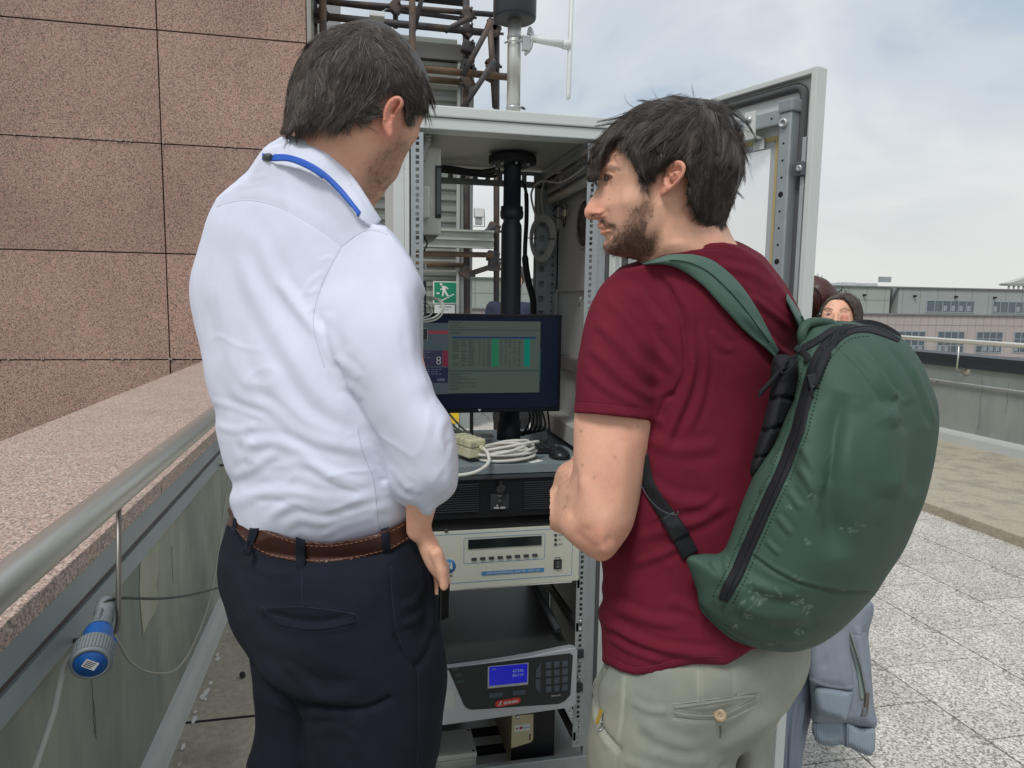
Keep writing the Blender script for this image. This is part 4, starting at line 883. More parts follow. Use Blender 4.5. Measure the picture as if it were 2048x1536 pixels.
# blue industrial plug on the parapet
pg = thing('industrial_plug', 'blue and grey industrial plug connector hanging from the handrail bracket', 'plug')
pa_ = Vector(ax(213, 1207, 0, -.585)); pb_ = Vector(ax(179, 1335, 0, -.553)); A_ = (pb_ - pa_).normalized(); Ln = (pb_ - pa_).length
M_pg = mat('plug_grey', (.19, .22, .235), .5); M_pb = mat('plug_blue', (.012, .10, .36), .38)
MB().lathe(pa_, A_, [(.0, -.005), (.016, -.005), (.0205, .0), (.021, .010), (.0215, Ln * .17), (.0185, Ln * .18), (.019, Ln * .25), (.021, Ln * .38), (.0255, Ln * .42), (.028, Ln * .46)], 30).build('handle', M_pg, pg)
MB().lathe(pa_ + A_ * Ln * .46, A_, [(.026, 0), (.0285, .002), (.0300, .012), (.0300, Ln * .32)], 30).build('blue_body', M_pb, pg)
sd = A_.cross(Vector((1, 0, 0))).normalized() * -1; sd = Vector((0, 1, 0)) - A_ * A_.y; sd.normalize(); s3 = A_.cross(sd)
PM = Matrix(((sd.x, s3.x, A_.x, pa_.x), (sd.y, s3.y, A_.y, pa_.y), (sd.z, s3.z, A_.z, pa_.z), (0, 0, 0, 1)))
MB().box(.006, .043, -.015, .015, Ln * .47, Ln * .69, .004, PM).build('hinge_block', M_pb, pg); MB().box(.026, .0436, -.005, .005, Ln * .51, Ln * .66, 0, PM).build('slot', M_dark, pg)
b = MB()
prof = [(.034, Ln * .70), (.0385, Ln * .705), (.0405, Ln * .73), (.040, Ln * .93), (.038, Ln * .955), (.0325, Ln * .96), (.0325, Ln * .94)]
b.lathe(pa_, A_, prof, 60); b.build('collar', M_pg, pg)
for k in range(40):
    a = k / 40 * 2 * math.pi; MB().box(.0395, .0418, -.0018, .0018, Ln * .73, Ln * .93, 0, PM @ Matrix.Rotation(a, 4, 'Z')).build('rib', M_pg, pg)
MB().lathe(pa_, A_, [(.0324, Ln * .94), (.031, Ln * .958), (.0, Ln * .962)], 40).build('end_cap', M_pb, pg)
lab = MB().box(-.0135, .0135, -.010, .010, Ln * .9625, Ln * .9650, 0, PM @ Matrix.Rotation(.35, 4, 'Z')); lab.build('label', M_white, pg)
for k in range(4):
    MB().box(-.011, .006 + .001 * k, -.0072 + k * .0042, -.0052 + k * .0042, Ln * .965, Ln * .9655, 0, PM @ Matrix.Rotation(.35, 4, 'Z')).build('print_line', M_dark, pg)
for sg_ in (-1, 1): MB().box(sg_ * .020 - .003, sg_ * .020 + .003, .006, .014, Ln * .22, Ln * .40, .001, PM).build('grip_fin', M_pg, pg)
def wire(pts, r, m, lab_, nm='power_cable', X=-.6):
    P_ = spline([tuple(ax(u, v, 0, x)) for u, v, x in pts], 8); o = MB().tube(P_, r, 10).build(nm, m); tag(o, lab_, 'cable'); return o
wire(((205, 1210, -.585), (215, 1202, -.575), (245, 1196, -.56), (320, 1197, -.55), (380, 1190, -.54), (440, 1175, -.52), (520, 1155, -.45)), .0036, mat('dark_green_cable', (.035, .05, .045), .5), 'dark cable leaving the top of the blue plug towards the man in the white shirt')
wire(((172, 1290, -.61), (140, 1315, -.615), (125, 1345, -.615), (108, 1420, -.615), (85, 1490, -.615), (62, 1560, -.615), (40, 1640, -.615)), .0064, mat('grey_white_cable', (.46, .455, .40), .5), 'thick pale cable running down the parapet from behind the blue plug')
wire(((222, 1262, -.6), (240, 1290, -.61), (262, 1325, -.62), (300, 1345, -.62), (345, 1343, -.62), (372, 1315, -.62), (392, 1275, -.62), (412, 1225, -.62), (425, 1170, -.62), (437, 1100, -.62), (448, 1020, -.62), (456, 960, -.625), (460, 915, -.625)), .0035, mat('grey_green_cable', (.36, .37, .30), .5), 'thin pale cable looping along the parapet wall behind the white shirt')
# ================================================================== BODIES AND CLOTH: implicit solids meshed by surface nets
def seg_dist(X, Y, P, closed=True, want_t=False):
    """distance of every (X,Y) to a polyline P"""
    best = np.full(X.shape, 1e9); bt = np.zeros(X.shape); n = len(P); m = n if closed else n - 1
    for i in range(m):
        a, b = P[i], P[(i + 1) % n]; dx, dy = b[0] - a[0], b[1] - a[1]; L = dx * dx + dy * dy + 1e-9
        t = np.clip(((X - a[0]) * dx + (Y - a[1]) * dy) / L, 0, 1)
        d = (X - a[0] - t * dx) ** 2 + (Y - a[1] - t * dy) ** 2
        k = d < best; best = np.where(k, d, best)
        if want_t: bt = np.where(k, (i + t) / m, bt)
    return (np.sqrt(best), bt) if want_t else np.sqrt(best)
def inside(X, Y, P):
    c = np.zeros(X.shape, bool); n = len(P)
    for i in range(n):
        a, b = P[i], P[(i + 1) % n]
        if a[1] == b[1]: continue
        k = ((a[1] > Y) != (b[1] > Y)) & (X < (b[0] - a[0]) * (Y - a[1]) / (b[1] - a[1]) + a[0]); c ^= k
    return c
def sdist(X, Y, P): d = seg_dist(X, Y, P); return np.where(inside(X, Y, P), d, -d)
def blur(A, n):
    for _ in range(n):
        B = np.pad(A, 1, mode='edge'); A = (B[:-2, 1:-1] + 2 * B[1:-1, 1:-1] + B[2:, 1:-1]) / 4
        B = np.pad(A, 1, mode='edge'); A = (B[1:-1, :-2] + 2 * B[1:-1, 1:-1] + B[1:-1, 2:]) / 4
    return A
def tps(ctrl):
    """smooth depth field through (u,v,d) control points"""
    C_ = np.array(ctrl, float); s = 400.; n = len(C_); q = C_[:, :2] / s
    if n < 4:
        def g(U, V):
            w = [1 / (((U - c[0]) ** 2 + (V - c[1]) ** 2) + 900.) for c in C_]; return sum(a * c[2] for a, c in zip(w, C_)) / sum(w)
        return g
    r = np.sqrt(((q[:, None] - q[None]) ** 2).sum(-1)) + 1e-9
    Kk = r ** 2 * np.log(r); Pm = np.c_[np.ones(n), q]
    A = np.zeros((n + 3, n + 3)); A[:n, :n] = Kk + np.eye(n) * .004; A[:n, n:] = Pm; A[n:, :n] = Pm.T
    w = np.linalg.lstsq(A, np.r_[C_[:, 2], np.zeros(3)], rcond=1e-9)[0]
    def f(U, V):
        u, v = U / s, V / s; o = w[n] + w[n + 1] * u + w[n + 2] * v
        for k in range(n):
            rr = np.sqrt((u - q[k, 0]) ** 2 + (v - q[k, 1]) ** 2) + 1e-9; o = o + w[k] * rr ** 2 * np.log(rr)
        return o
    return f
def smin(a, b, k):
    if k <= 0: return np.minimum(a, b)
    h = np.clip(.5 + .5 * (b - a) / k, 0, 1); return b + (a - b) * h - k * h * (1 - h)
def P3(x, y, z):
    c = CM @ (np.array((x, y, z), float) - EYE); return (CX + F * c[0] / c[2], CY + F * c[1] / c[2], c[2])
class Vol:
    def __init__(s, u0, u1, v0, v1, d0, d1, su=4, sd=.005):
        s.u = np.arange(u0, u1 + su, su, dtype=float); s.v = np.arange(v0, v1 + su, su, dtype=float); s.d = np.arange(d0, d1 + sd, sd)
        s.U, s.V = np.meshgrid(s.u, s.v, indexing='ij'); s.f = np.full((len(s.u), len(s.v), len(s.d)), 1., np.float32); s.su, s.sd = su, sd
    def field_out(s, poly, dc, T, R_, p=2., sm=3, n=5, bl=2):
        P = spline(poly, n, True) if sm else np.array(poly, float)
        S = blur(sdist(s.U, s.V, P), bl)
        D = s.d[None, None, :]
        dcm = dc(s.U, s.V) if callable(dc) else (tps(dc)(s.U, s.V) if isinstance(dc, list) else np.full(s.U.shape, float(dc)))
        Tm = T if not isinstance(T, list) else tps(T)(s.U, s.V)
        Sm = S * dcm / F
        q = (np.clip(1 - Sm / R_, 0, None) ** 2).astype(np.float32); it = (1 / Tm if np.isscalar(Tm) else (1 / Tm)[:, :, None].astype(np.float32))
        h = (D.astype(np.float32) - dcm[:, :, None].astype(np.float32)) * np.float32(1) * it; h = h * h + q[:, :, None]
        return (np.sqrt(h) - 1) * np.float32(min(R_, float(np.mean(Tm))))
    def out(s, poly, dc, T, R_, k=.006, clip=None, **kw):
        g = s.field_out(poly, dc, T, R_, **kw)
        if clip is not None:
            P = np.array(clip, float); S = sdist(s.U, s.V, P) * s.d.mean() / F; g = np.maximum(g, (-S)[:, :, None].astype(np.float32))
        s.f = smin(s.f, g, k); return s
    def cam(s):
        D = s.d[None, None, :].astype(np.float32); return ((s.U[:, :, None] - CX) / F).astype(np.float32) * D, ((s.V[:, :, None] - CY) / F).astype(np.float32) * D, D
    def field_cap(s, a, b, ra, rb):
        c = lambda q: np.array(((q[0] - CX) / F * q[2], (q[1] - CY) / F * q[2], q[2])); A, B = c(a), c(b); X, Y, Z = s.cam(); ab = B - A; L = ab @ ab + 1e-12
        t = np.clip(((X - A[0]) * ab[0] + (Y - A[1]) * ab[1] + (Z - A[2]) * ab[2]) / L, 0, 1)
        return (np.sqrt((X - A[0] - t * ab[0]) ** 2 + (Y - A[1] - t * ab[1]) ** 2 + (Z - A[2] - t * ab[2]) ** 2) - (ra + (rb - ra) * t)).astype(np.float32)
    def cap(s, a, b, ra, rb=None, k=.01): s.f = smin(s.f, s.field_cap(a, b, ra, rb if rb is not None else ra), k); return s
    def chain(s, pts, rs, k=.01):
        for i in range(len(pts) - 1): s.cap(pts[i], pts[i + 1], rs[i], rs[i + 1], k)
        return s
    def field_ell(s, c, r):
        X, Y, Z = s.cam(); x, y, z = (c[0] - CX) / F * c[2], (c[1] - CY) / F * c[2], c[2]
        return ((np.sqrt(((X - x) / r[0]) ** 2 + ((Y - y) / r[1]) ** 2 + ((Z - z) / r[2]) ** 2) - 1) * min(r)).astype(np.float32)
    def ell(s, c, r, k=.01): s.f = smin(s.f, s.field_ell(c, r), k); return s
    def clip2d(s, poly, sm=True, feather=1.):
        """keep only what lies inside a 2-D outline"""
        P = spline(poly, 5, True) if sm else np.array(poly, float)
        S = sdist(s.U, s.V, P) * s.d.mean() / F; s.f = np.maximum(s.f, (-S)[:, :, None].astype(np.float32)); return s
    def depth_front(s):
        ins = s.f < 0; idx = ins.argmax(2); has = ins.any(2); i1 = idx; i0 = np.maximum(idx - 1, 0)
        I, J = np.indices(idx.shape); f0, f1 = s.f[I, J, i0], s.f[I, J, i1]; t = np.where(i1 > 0, f0 / (f0 - f1 + 1e-9), 0)
        return np.where(has, s.d[i0] + t * (s.d[i1] - s.d[i0]), np.nan)
    def mesh(s):
        f = s.f; ins = f < 0; nx, ny, nz = f.shape
        off = [(0, 0, 0), (1, 0, 0), (0, 1, 0), (1, 1, 0), (0, 0, 1), (1, 0, 1), (0, 1, 1), (1, 1, 1)]
        cs = np.zeros((nx - 1, ny - 1, nz - 1), np.int8)
        for o in off: cs += ins[o[0]:nx - 1 + o[0], o[1]:ny - 1 + o[1], o[2]:nz - 1 + o[2]]
        act = (cs > 0) & (cs < 8); ijk = np.argwhere(act); n = len(ijk); vid = np.full(act.shape, -1, np.int32); vid[act] = np.arange(n)
        val = np.stack([f[ijk[:, 0] + o[0], ijk[:, 1] + o[1], ijk[:, 2] + o[2]] for o in off], 1).astype(float)
        acc = np.zeros((n, 3)); cnt = np.zeros(n)
        for a in range(8):
            for b in range(a + 1, 8):
                oa, ob = off[a], off[b]
                if sum(abs(oa[i] - ob[i]) for i in range(3)) != 1: continue
                fa, fb = val[:, a], val[:, b]; c = (fa < 0) != (fb < 0); t = np.where(c, fa / np.where(c, fa - fb, 1), 0)
                for i in range(3): acc[:, i] += np.where(c, oa[i] + t * (ob[i] - oa[i]), 0)
                cnt += c
        pos = ijk + acc / cnt[:, None]
        quads = []
        for ax_ in range(3):
            o = [0, 0, 0]; o[ax_] = 1
            A = ins[tuple(slice(0, n_ - o[i]) for i, n_ in enumerate(f.shape))]; B = ins[tuple(slice(o[i], n_) for i, n_ in enumerate(f.shape))]
            E = np.argwhere(A != B); b1, b2 = [(1, 2), (2, 0), (0, 1)][ax_]
            E = E[(E[:, b1] > 0) & (E[:, b2] > 0)]; E = E[(E[:, b1] < f.shape[b1] - 1) & (E[:, b2] < f.shape[b2] - 1)]
            e1 = np.eye(3, dtype=int)[b1]; e2 = np.eye(3, dtype=int)[b2]
            v = [vid[tuple((E - e1 * i - e2 * j).T)] for i, j in ((1, 1), (0, 1), (0, 0), (1, 0))]
            Q = np.stack(v, 1); fl = A[tuple(E.T)]; Q[~fl] = Q[~fl][:, ::-1]; quads.append(Q)
        Q = np.concatenate(quads); Q = Q[(Q >= 0).all(1)]
        uvd = np.stack((s.u[0] + pos[:, 0] * s.su, s.v[0] + pos[:, 1] * s.su, s.d[0] + pos[:, 2] * s.sd), 1)
        return Surf(uvd, Q)
class Surf:
    """a mesh kept in view coordinates while it is sculpted"""
    def __init__(s, uvd, Q):
        s.Q = Q; s.uv = uvd[:, :2].copy(); D = uvd[:, 2]
        s.c = np.stack(((uvd[:, 0] - CX) / F * D, (uvd[:, 1] - CY) / F * D, D), 1); s.att = {}; s.relax(1)
    def relax(s, n=1, w=.5):
        for _ in range(n):
            A_ = np.concatenate([s.Q[:, k] for k in range(4)]); B_ = np.concatenate([s.Q[:, (k + 1) % 4] for k in range(4)]); I = np.r_[A_, B_]; J = np.r_[B_, A_]; n = len(s.c)
            cnt = np.bincount(I, minlength=n); acc = np.stack([np.bincount(I, s.c[J, k], n) for k in range(3)], 1)
            s.c = s.c * (1 - w) + w * acc / np.maximum(cnt, 1)[:, None]
        return s
    def normals(s):
        q = s.c[s.Q]; n = np.cross(q[:, 2] - q[:, 0], q[:, 3] - q[:, 1]); I = s.Q.T.ravel(); m = len(s.c)
        N_ = np.stack([np.bincount(I, np.tile(n[:, k], 4), m) for k in range(3)], 1)
        N_ /= np.linalg.norm(N_, axis=1)[:, None] + 1e-12
        return N_
    def facing(s):
        N_ = s.normals(); v = s.c / np.linalg.norm(s.c, axis=1)[:, None]; d = -(N_ * v).sum(1)
        if d[np.argmin(s.c[:, 2])] < 0: N_ = -N_; d = -d; s.Q = s.Q[:, ::-1]
        return N_, d
    def folds(s, strokes, both=False, gain=1.):
        """strokes: (points px, half width px, height mm[, skew]); positive = ridge, negative = crease"""
        N_, fd = s.facing(); disp = np.zeros(len(s.c)); U, V = s.uv.T
        w8 = np.ones(len(fd)) if both else np.clip((fd + .05) * 4, 0, 1)
        for st in strokes:
            pts, wd, h = st[:3]; sk = st[3] if len(st) > 3 else 0
            P = spline(pts, 6); m = (U > P[:, 0].min() - 3.2 * wd) & (U < P[:, 0].max() + 3.2 * wd) & (V > P[:, 1].min() - 3.2 * wd) & (V < P[:, 1].max() + 3.2 * wd) & (w8 > 0)
            if not m.any(): continue
            u, v = U[m], V[m]; d, t = seg_dist(u, v, P, False, True)
            tp = np.clip(np.minimum(t, 1 - t) * 5, 0, 1) if sk != 9 else 1
            tp = tp * tp * (3 - 2 * tp) if sk != 9 else 1
            g = np.exp(-(d / wd) ** 2)
            if h > 0 and sk != 9: g = g - .45 * np.exp(-((d - 1.9 * wd) / (.8 * wd)) ** 2)
            disp[m] += g * tp * h * .001 * gain
        s.c += N_ * (disp * w8)[:, None]; return s
    def noise(s, amp, scale, seed=0, stretch=(1, 1, 1)):
        N_, _ = s.facing(); o = Vector((seed * 7.3, seed * 3.1, 0)); S_ = [a * scale for a in stretch]
        d = np.array([noise.noise(Vector((c[0] * S_[0], c[1] * S_[1], c[2] * S_[2])) + o) for c in s.c]); s.c += N_ * (d * amp)[:, None]; return s
    def crinkle(s, amp, scale, seed, stretch, poly, soft=40):
        N_, fd = s.facing(); P = spline(poly, 5, True); S = sdist(s.uv[:, 0], s.uv[:, 1], P); w = np.clip(S / soft, 0, 1) * np.clip((fd + .05) * 3, 0, 1); o = Vector((seed * 7.3, seed * 3.1, 0)); d = np.zeros(len(w))
        for i in np.nonzero(w > 0)[0]:
            c = s.c[i]; q = Vector((c[0] * stretch[0] * scale, c[1] * stretch[1] * scale, c[2] * scale * .6)) + o
            q += Vector((noise.noise(q * .7), noise.noise(q * .7 + o), 0)) * .9
            d[i] = (1 - abs(noise.noise(q)) * 2) ** 5 - .25
        s.c += N_ * (np.clip(d, -.4, 1) * w * amp)[:, None]; return s
    def paint(s, name, poly, soft=6, sm=True, front=False, gain=1.):
        P = spline(poly, 5, True) if sm else np.array(poly, float); S = sdist(s.uv[:, 0], s.uv[:, 1], P); m = np.clip(.5 + S / (2 * soft), 0, 1) * gain
        if front: m = m * (s.facing()[1] > -.1)
        s.att[name] = np.maximum(s.att.get(name, np.zeros(len(m))), m); return s
    def paint_stroke(s, name, pts, wd, gain=1.):
        P = spline(pts, 6); d = seg_dist(s.uv[:, 0], s.uv[:, 1], P, False); m = np.exp(-(d / wd) ** 2) * gain * (s.facing()[1] > 0)
        s.att[name] = np.maximum(s.att.get(name, np.zeros(len(m))), m); return s
    def world(s): return s.c @ CM + EYE
    def build(s, name, m, parent=None, kind=None):
        s.facing(); W_ = s.world(); me = bpy.data.meshes.new(name)
        me.vertices.add(len(W_)); me.vertices.foreach_set('co', W_.ravel()); nq = len(s.Q)
        me.loops.add(nq * 4); me.loops.foreach_set('vertex_index', s.Q.ravel().astype(np.int32)); me.polygons.add(nq)
        me.polygons.foreach_set('loop_start', np.arange(0, nq * 4, 4, dtype=np.int32)); me.polygons.foreach_set('loop_total', np.full(nq, 4, np.int32))
        me.polygons.foreach_set('use_smooth', np.ones(nq, bool)); me.update(); me.validate()
        for k, a in s.att.items():
            at = me.attributes.new(k, 'FLOAT', 'POINT'); at.data.foreach_set('value', a.astype(np.float32))
        o = link(name, me, m, parent, kind); s.ob = o; return o
    def bvh(s): return BVHTree.FromPolygons([tuple(c) for c in s.c], [tuple(int(i) for i in q) for q in s.Q])
def to_world(c): return Vector(np.asarray(c) @ CM + EYE)
def hit(bv, u, v, dflt=1.1):
    d = Vector(((u - CX) / F, (v - CY) / F, 1.)).normalized(); h = bv.ray_cast(Vector((0, 0, 0)), d)
    if h[0] is None:
        h = bv.find_nearest(d * (dflt / d.z)); return h[0], h[1]
    return h[0], h[1]
def band(bv, top, bot, off, name, m, parent, n=6, cols=5, thick=.003, crown=.0, dflt=1.1, build=True):
    """a strip of cloth laid on a surface between two edges"""
    A, B = spline(top, n), spline(bot, n); k = min(len(A), len(B)); A, B = A[:k], B[:k]; mb = MB(); G = []; H = []
    for i in range(k):
        row = []; rowb = []
        for j in range(cols):
            t = j / (cols - 1); p = A[i] * (1 - t) + B[i] * t; q, nn = hit(bv, p[0], p[1], dflt)
            nn = nn.normalized();
            if nn.dot(q) > 0: nn = -nn
            dirn = q.normalized(); q1 = Vector(((p[0] - CX) / F, (p[1] - CY) / F, 1.)) * q.z
            o_ = off + crown * (1 - (2 * t - 1) ** 2)
            row.append(q1 - dirn * o_); rowb.append(q1 - dirn * (o_ - thick))
        G.append(row); H.append(rowb)
    # soften depth noise along the strip
    for arr in (G, H):
        z = np.array([[p.z for p in r_] for r_ in arr])
        for _ in range(2):
            zp = np.pad(z, ((1, 1), (0, 0)), mode='edge'); z = (zp[:-2] + 2 * zp[1:-1] + zp[2:]) / 4
        for i in range(k):
            for j in range(cols): arr[i][j] = arr[i][j] * (z[i, j] / arr[i][j].z)
    vg = [[mb.bm.verts.new(to_world(p)) for p in r_] for r_ in G]; vh = [[mb.bm.verts.new(to_world(p)) for p in r_] for r_ in H]
    for i in range(k - 1):
        for j in range(cols - 1):
            f = mb.bm.faces.new((vg[i][j], vg[i][j + 1], vg[i + 1][j + 1], vg[i + 1][j])); f.smooth = True
            mb.bm.faces.new((vh[i][j], vh[i + 1][j], vh[i + 1][j + 1], vh[i][j + 1]))
        for j in (0, cols - 1): mb.bm.faces.new((vg[i][j], vg[i + 1][j], vh[i + 1][j], vh[i][j]))
    for i in (0, k - 1):
        for j in range(cols - 1): mb.bm.faces.new((vg[i][j], vg[i][j + 1], vh[i][j + 1], vh[i][j]))
    return mb.build(name, m, parent) if build else mb
def seam(bv, pts, r, name, m, parent, off=.0, n=6, dash=None, mb=None):
    P = spline(pts, n); own = mb is None; mb = mb or MB()
    if dash:
        L = np.r_[0, np.cumsum(np.hypot(*(P[1:] - P[:-1]).T))]; s = 0
        while s + dash[0] < L[-1]:
            q = [np.array((np.interp(s + t, L, P[:, 0]), np.interp(s + t, L, P[:, 1]))) for t in (0, dash[0])]
            w = []
            if any(bv.ray_cast(Vector((0, 0, 0)), Vector(((a[0] - CX) / F, (a[1] - CY) / F, 1.)).normalized())[0] is None for a in q): s += dash[0] + dash[1]; continue
            for a in q: h, nn = hit(bv, a[0], a[1]); w.append(to_world(Vector(((a[0] - CX) / F, (a[1] - CY) / F, 1.)) * (h.z - off)))
            mb.tube(w, r, 4); s += dash[0] + dash[1]
    else:
        w = []
        for a in P: h, nn = hit(bv, a[0], a[1]); w.append(to_world(Vector(((a[0] - CX) / F, (a[1] - CY) / F, 1.)) * (h.z - off)))
        mb.tube(w, r, 5)
    return mb.build(name, m, parent) if own else mb
# ------------------------------------------------------------ hair
def strand_mesh(paths, radii, tones, name, m, parent):
    """paths: (n,k,3) world; three sided tapering strands"""
    Pn = np.asarray(paths); n, k, _ = Pn.shape
    T_ = np.gradient(Pn, axis=1); T_ /= np.linalg.norm(T_, axis=2)[..., None] + 1e-12
    ref = np.array((.3, -.9, .25)); A = np.cross(T_, ref); A /= np.linalg.norm(A, axis=2)[..., None] + 1e-12; B = np.cross(T_, A)
    tp = np.linspace(0, 1, k); rr = np.asarray(radii)[:, None] * (1 - .75 * tp ** 2)[None]
    V = np.stack([Pn + rr[..., None] * (math.cos(a) * A + math.sin(a) * B) for a in (0, 2.094, 4.189)], 2)  # n,k,3,3
    V = V.reshape(-1, 3); base = (np.arange(n)[:, None, None] * k + np.arange(k - 1)[None, :, None]) * 3 + np.arange(3)[None, None, :]
    nxt = (np.arange(n)[:, None, None] * k + np.arange(k - 1)[None, :, None]) * 3 + ((np.arange(3) + 1) % 3)[None, None, :]
    Q = np.stack((base, nxt, nxt + 3, base + 3), -1).reshape(-1, 4).astype(np.int32)
    me = bpy.data.meshes.new(name); me.vertices.add(len(V)); me.vertices.foreach_set('co', V.ravel()); nq = len(Q)
    me.loops.add(nq * 4); me.loops.foreach_set('vertex_index', Q.ravel()); me.polygons.add(nq)
    me.polygons.foreach_set('loop_start', np.arange(0, nq * 4, 4, dtype=np.int32)); me.polygons.foreach_set('loop_total', np.full(nq, 4, np.int32))
    me.polygons.foreach_set('use_smooth', np.ones(nq, bool)); me.update()
    at = me.attributes.new('tone', 'FLOAT', 'POINT'); at.data.foreach_set('value', np.repeat(np.asarray(tones), k * 3).astype(np.float32))
    return link(name, me, m, parent, 'stuff')
def flow(guides):
    """direction field in view coordinates from guide strokes"""
    pts, dr = [], []
    for g in guides:
        P = spline(g, 4); D_ = np.gradient(P, axis=0); D_ /= np.linalg.norm(D_, axis=1)[:, None] + 1e-9; pts.append(P); dr.append(D_)
    P, D_ = np.concatenate(pts), np.concatenate(dr)
    def f(q):
        d2 = ((q[:, None] - P[None]) ** 2).sum(-1) + 25.; w = 1 / d2 ** 2; o = (w[..., None] * D_[None]).sum(1); return o / (np.linalg.norm(o, axis=1)[:, None] + 1e-9)
    return f
def sampler(vol, dm):
    """bilinear depth with extrapolation outside the solid"""
    M_ = dm.copy(); bad = np.isnan(M_)
    for _ in range(40):
        if not bad.any(): break
        Pd = np.pad(M_, 1, constant_values=np.nan); st = np.stack([Pd[1 + i:Pd.shape[0] - 1 + i or None, 1 + j:Pd.shape[1] - 1 + j or None] for i in (-1, 0, 1) for j in (-1, 0, 1)])
        with np.errstate(all='ignore'): av = np.nanmean(st, 0)
        M_ = np.where(bad, av + .0, M_); bad = np.isnan(M_)
    M_ = np.where(np.isnan(M_), np.nanmean(M_), M_); M_ = blur(M_, 1)
    def f(u, v):
        x = np.clip((u - vol.u[0]) / vol.su, 0, len(vol.u) - 1.001); y = np.clip((v - vol.v[0]) / vol.su, 0, len(vol.v) - 1.001); i, j = x.astype(int), y.astype(int); a, b = x - i, y - j
        return (1 - a) * (1 - b) * M_[i, j] + a * (1 - b) * M_[i + 1, j] + (1 - a) * b * M_[i, j + 1] + a * b * M_[i + 1, j + 1]
    return f
def grow(vol, region, guides, nclump, per, length, name, m, parent, lift=(.001, .006), rad=.00032, step=5, spread=7, wob=.25, curl=.0, seed=1, grey=.1, back=False, exclude=None, stray=.0, lenvar=.4, sm=True, stop=None, over=(0, 3), tsd=.24):
    rg = np.random.default_rng(seed); Pg = spline(region, 5, True) if sm else np.array(region, float); fl = flow(guides)
    dmf = sampler(vol, vol.depth_front())
    lo, hi = Pg.min(0), Pg.max(0); roots = np.zeros((0, 2))
    while len(roots) < nclump:
        q = rg.uniform(lo, hi, (nclump * 2, 2)); q = q[inside(q[:, 0], q[:, 1], Pg)]
        if exclude is not None: q = q[~inside(q[:, 0], q[:, 1], np.array(exclude, float))]
        roots = np.concatenate((roots, q))
    roots = roots[:nclump]; k = int(length / step) + 1
    cp = np.zeros((nclump, k, 2)); p = roots.copy(); ph = rg.uniform(0, 6.28, nclump); fr = rg.uniform(.12, .3, nclump); cu = rg.normal(0, curl, nclump)
    L = np.clip(rg.normal(1, lenvar, nclump), .35, 1.6)
    for i in range(k):
        cp[:, i] = p; d = fl(p); a = wob * np.sin(ph + fr * i) + cu * i / k * 2; ca, sa = np.cos(a), np.sin(a)
        p = p + np.stack((d[:, 0] * ca - d[:, 1] * sa, d[:, 0] * sa + d[:, 1] * ca), 1) * (step * L)[:, None]
    n = nclump * per; C_ = np.repeat(cp, per, 0); offr = rg.normal(0, spread, (n, 2)); tip = rg.normal(0, spread * .22, (n, 2)); t = np.linspace(0, 1, k)
    pth = C_ + offr[:, None] * (1 - t)[None, :, None] + tip[:, None] * t[None, :, None]
    pth += (rg.normal(0, 1, (n, 1, 2)) * (t ** 2)[None, :, None]) * stray
    if stop is not None:
        ins = np.zeros(pth.shape[:2], bool)
        for St in (stop if isinstance(stop[0], list) else [stop]): ins |= inside(pth[..., 0], pth[..., 1], np.array(St, float))
        first = np.where(ins.any(1), ins.argmax(1), k) + rg.integers(over[0], over[1] + 1, n)
        first = np.clip(first, 1, k - 1); tt = np.linspace(0, 1, k)[None] * first[:, None]; i0 = np.floor(tt).astype(int); i1 = np.minimum(i0 + 1, k - 1); fr_ = (tt - i0)[..., None]; ar = np.arange(n)[:, None]
        pth = pth[ar, i0] * (1 - fr_) + pth[ar, i1] * fr_
    ll = np.repeat(rg.uniform(lift[0], lift[1], nclump), per) + rg.uniform(0, .0012, n)
    arch = np.sin(np.clip(t * 1.1, 0, 1) * np.pi)[None] * .5 + .5
    D = dmf(pth[..., 0], pth[..., 1]) - ll[:, None] * arch
    W_ = np.stack(((pth[..., 0] - CX) / F * D, (pth[..., 1] - CY) / F * D, D), -1) @ CM + EYE
    tone = np.clip(np.repeat(rg.normal(.32, tsd, nclump), per) + rg.normal(0, .07, n), 0, 1); tone = np.where(rg.random(n) < grey, rg.uniform(.7, 1, n), tone)
    return strand_mesh(W_, rg.uniform(.7, 1.25, n) * rad, tone, name, m, parent)

M_skin = mat('skin', (.76, .43, .295), .50, col2=(.72, .35, .245), c2scale=22, c2lo=.48, c2hi=.85, var=.05, vscale=160, bump=.25, bscale=620, bdist=.0005, sss=.12, attr='beard', attrcol=(.13, .085, .062), attr2='red', attr2col=(.56, .17, .12))  # beard mask also carries painted shade for nostril and ear hollows
def hair_mat(name, a, b, c):
    m = bpy.data.materials.new(name); m.use_nodes = True; t = m.node_tree; p = t.nodes['Principled BSDF']; p.inputs['Roughness'].default_value = .45; p.inputs['Specular IOR Level'].default_value = .45
    at = t.nodes.new('ShaderNodeAttribute'); at.attribute_name = 'tone'; r_ = t.nodes.new('ShaderNodeValToRGB'); el = r_.color_ramp.elements
    el[0].position = 0; el[0].color = (*a, 1); el[1].position = .6; el[1].color = (*b, 1); q = el.new(1); q.color = (*c, 1)
    t.links.new(at.outputs['Fac'], r_.inputs[0]); t.links.new(r_.outputs[0], p.inputs['Base Color']); return m
M_hairL = hair_mat('grey_brown_hair', (.026, .019, .015), (.085, .066, .053), (.26, .225, .19))
M_hairR = hair_mat('dark_brown_hair', (.023, .017, .0135), (.078, .059, .047), (.17, .145, .125))
# ================================================================== MAN IN THE WHITE SHIRT
man1 = thing('person', 'man in white shirt, brown belt and navy trousers looking down with his back turned', 'person')
M_shirt = mat('white_shirt', (.68, .72, .84), .75, var=.015, vscale=40, bump=.10, bscale=900, bdist=.0003, spec=.3)
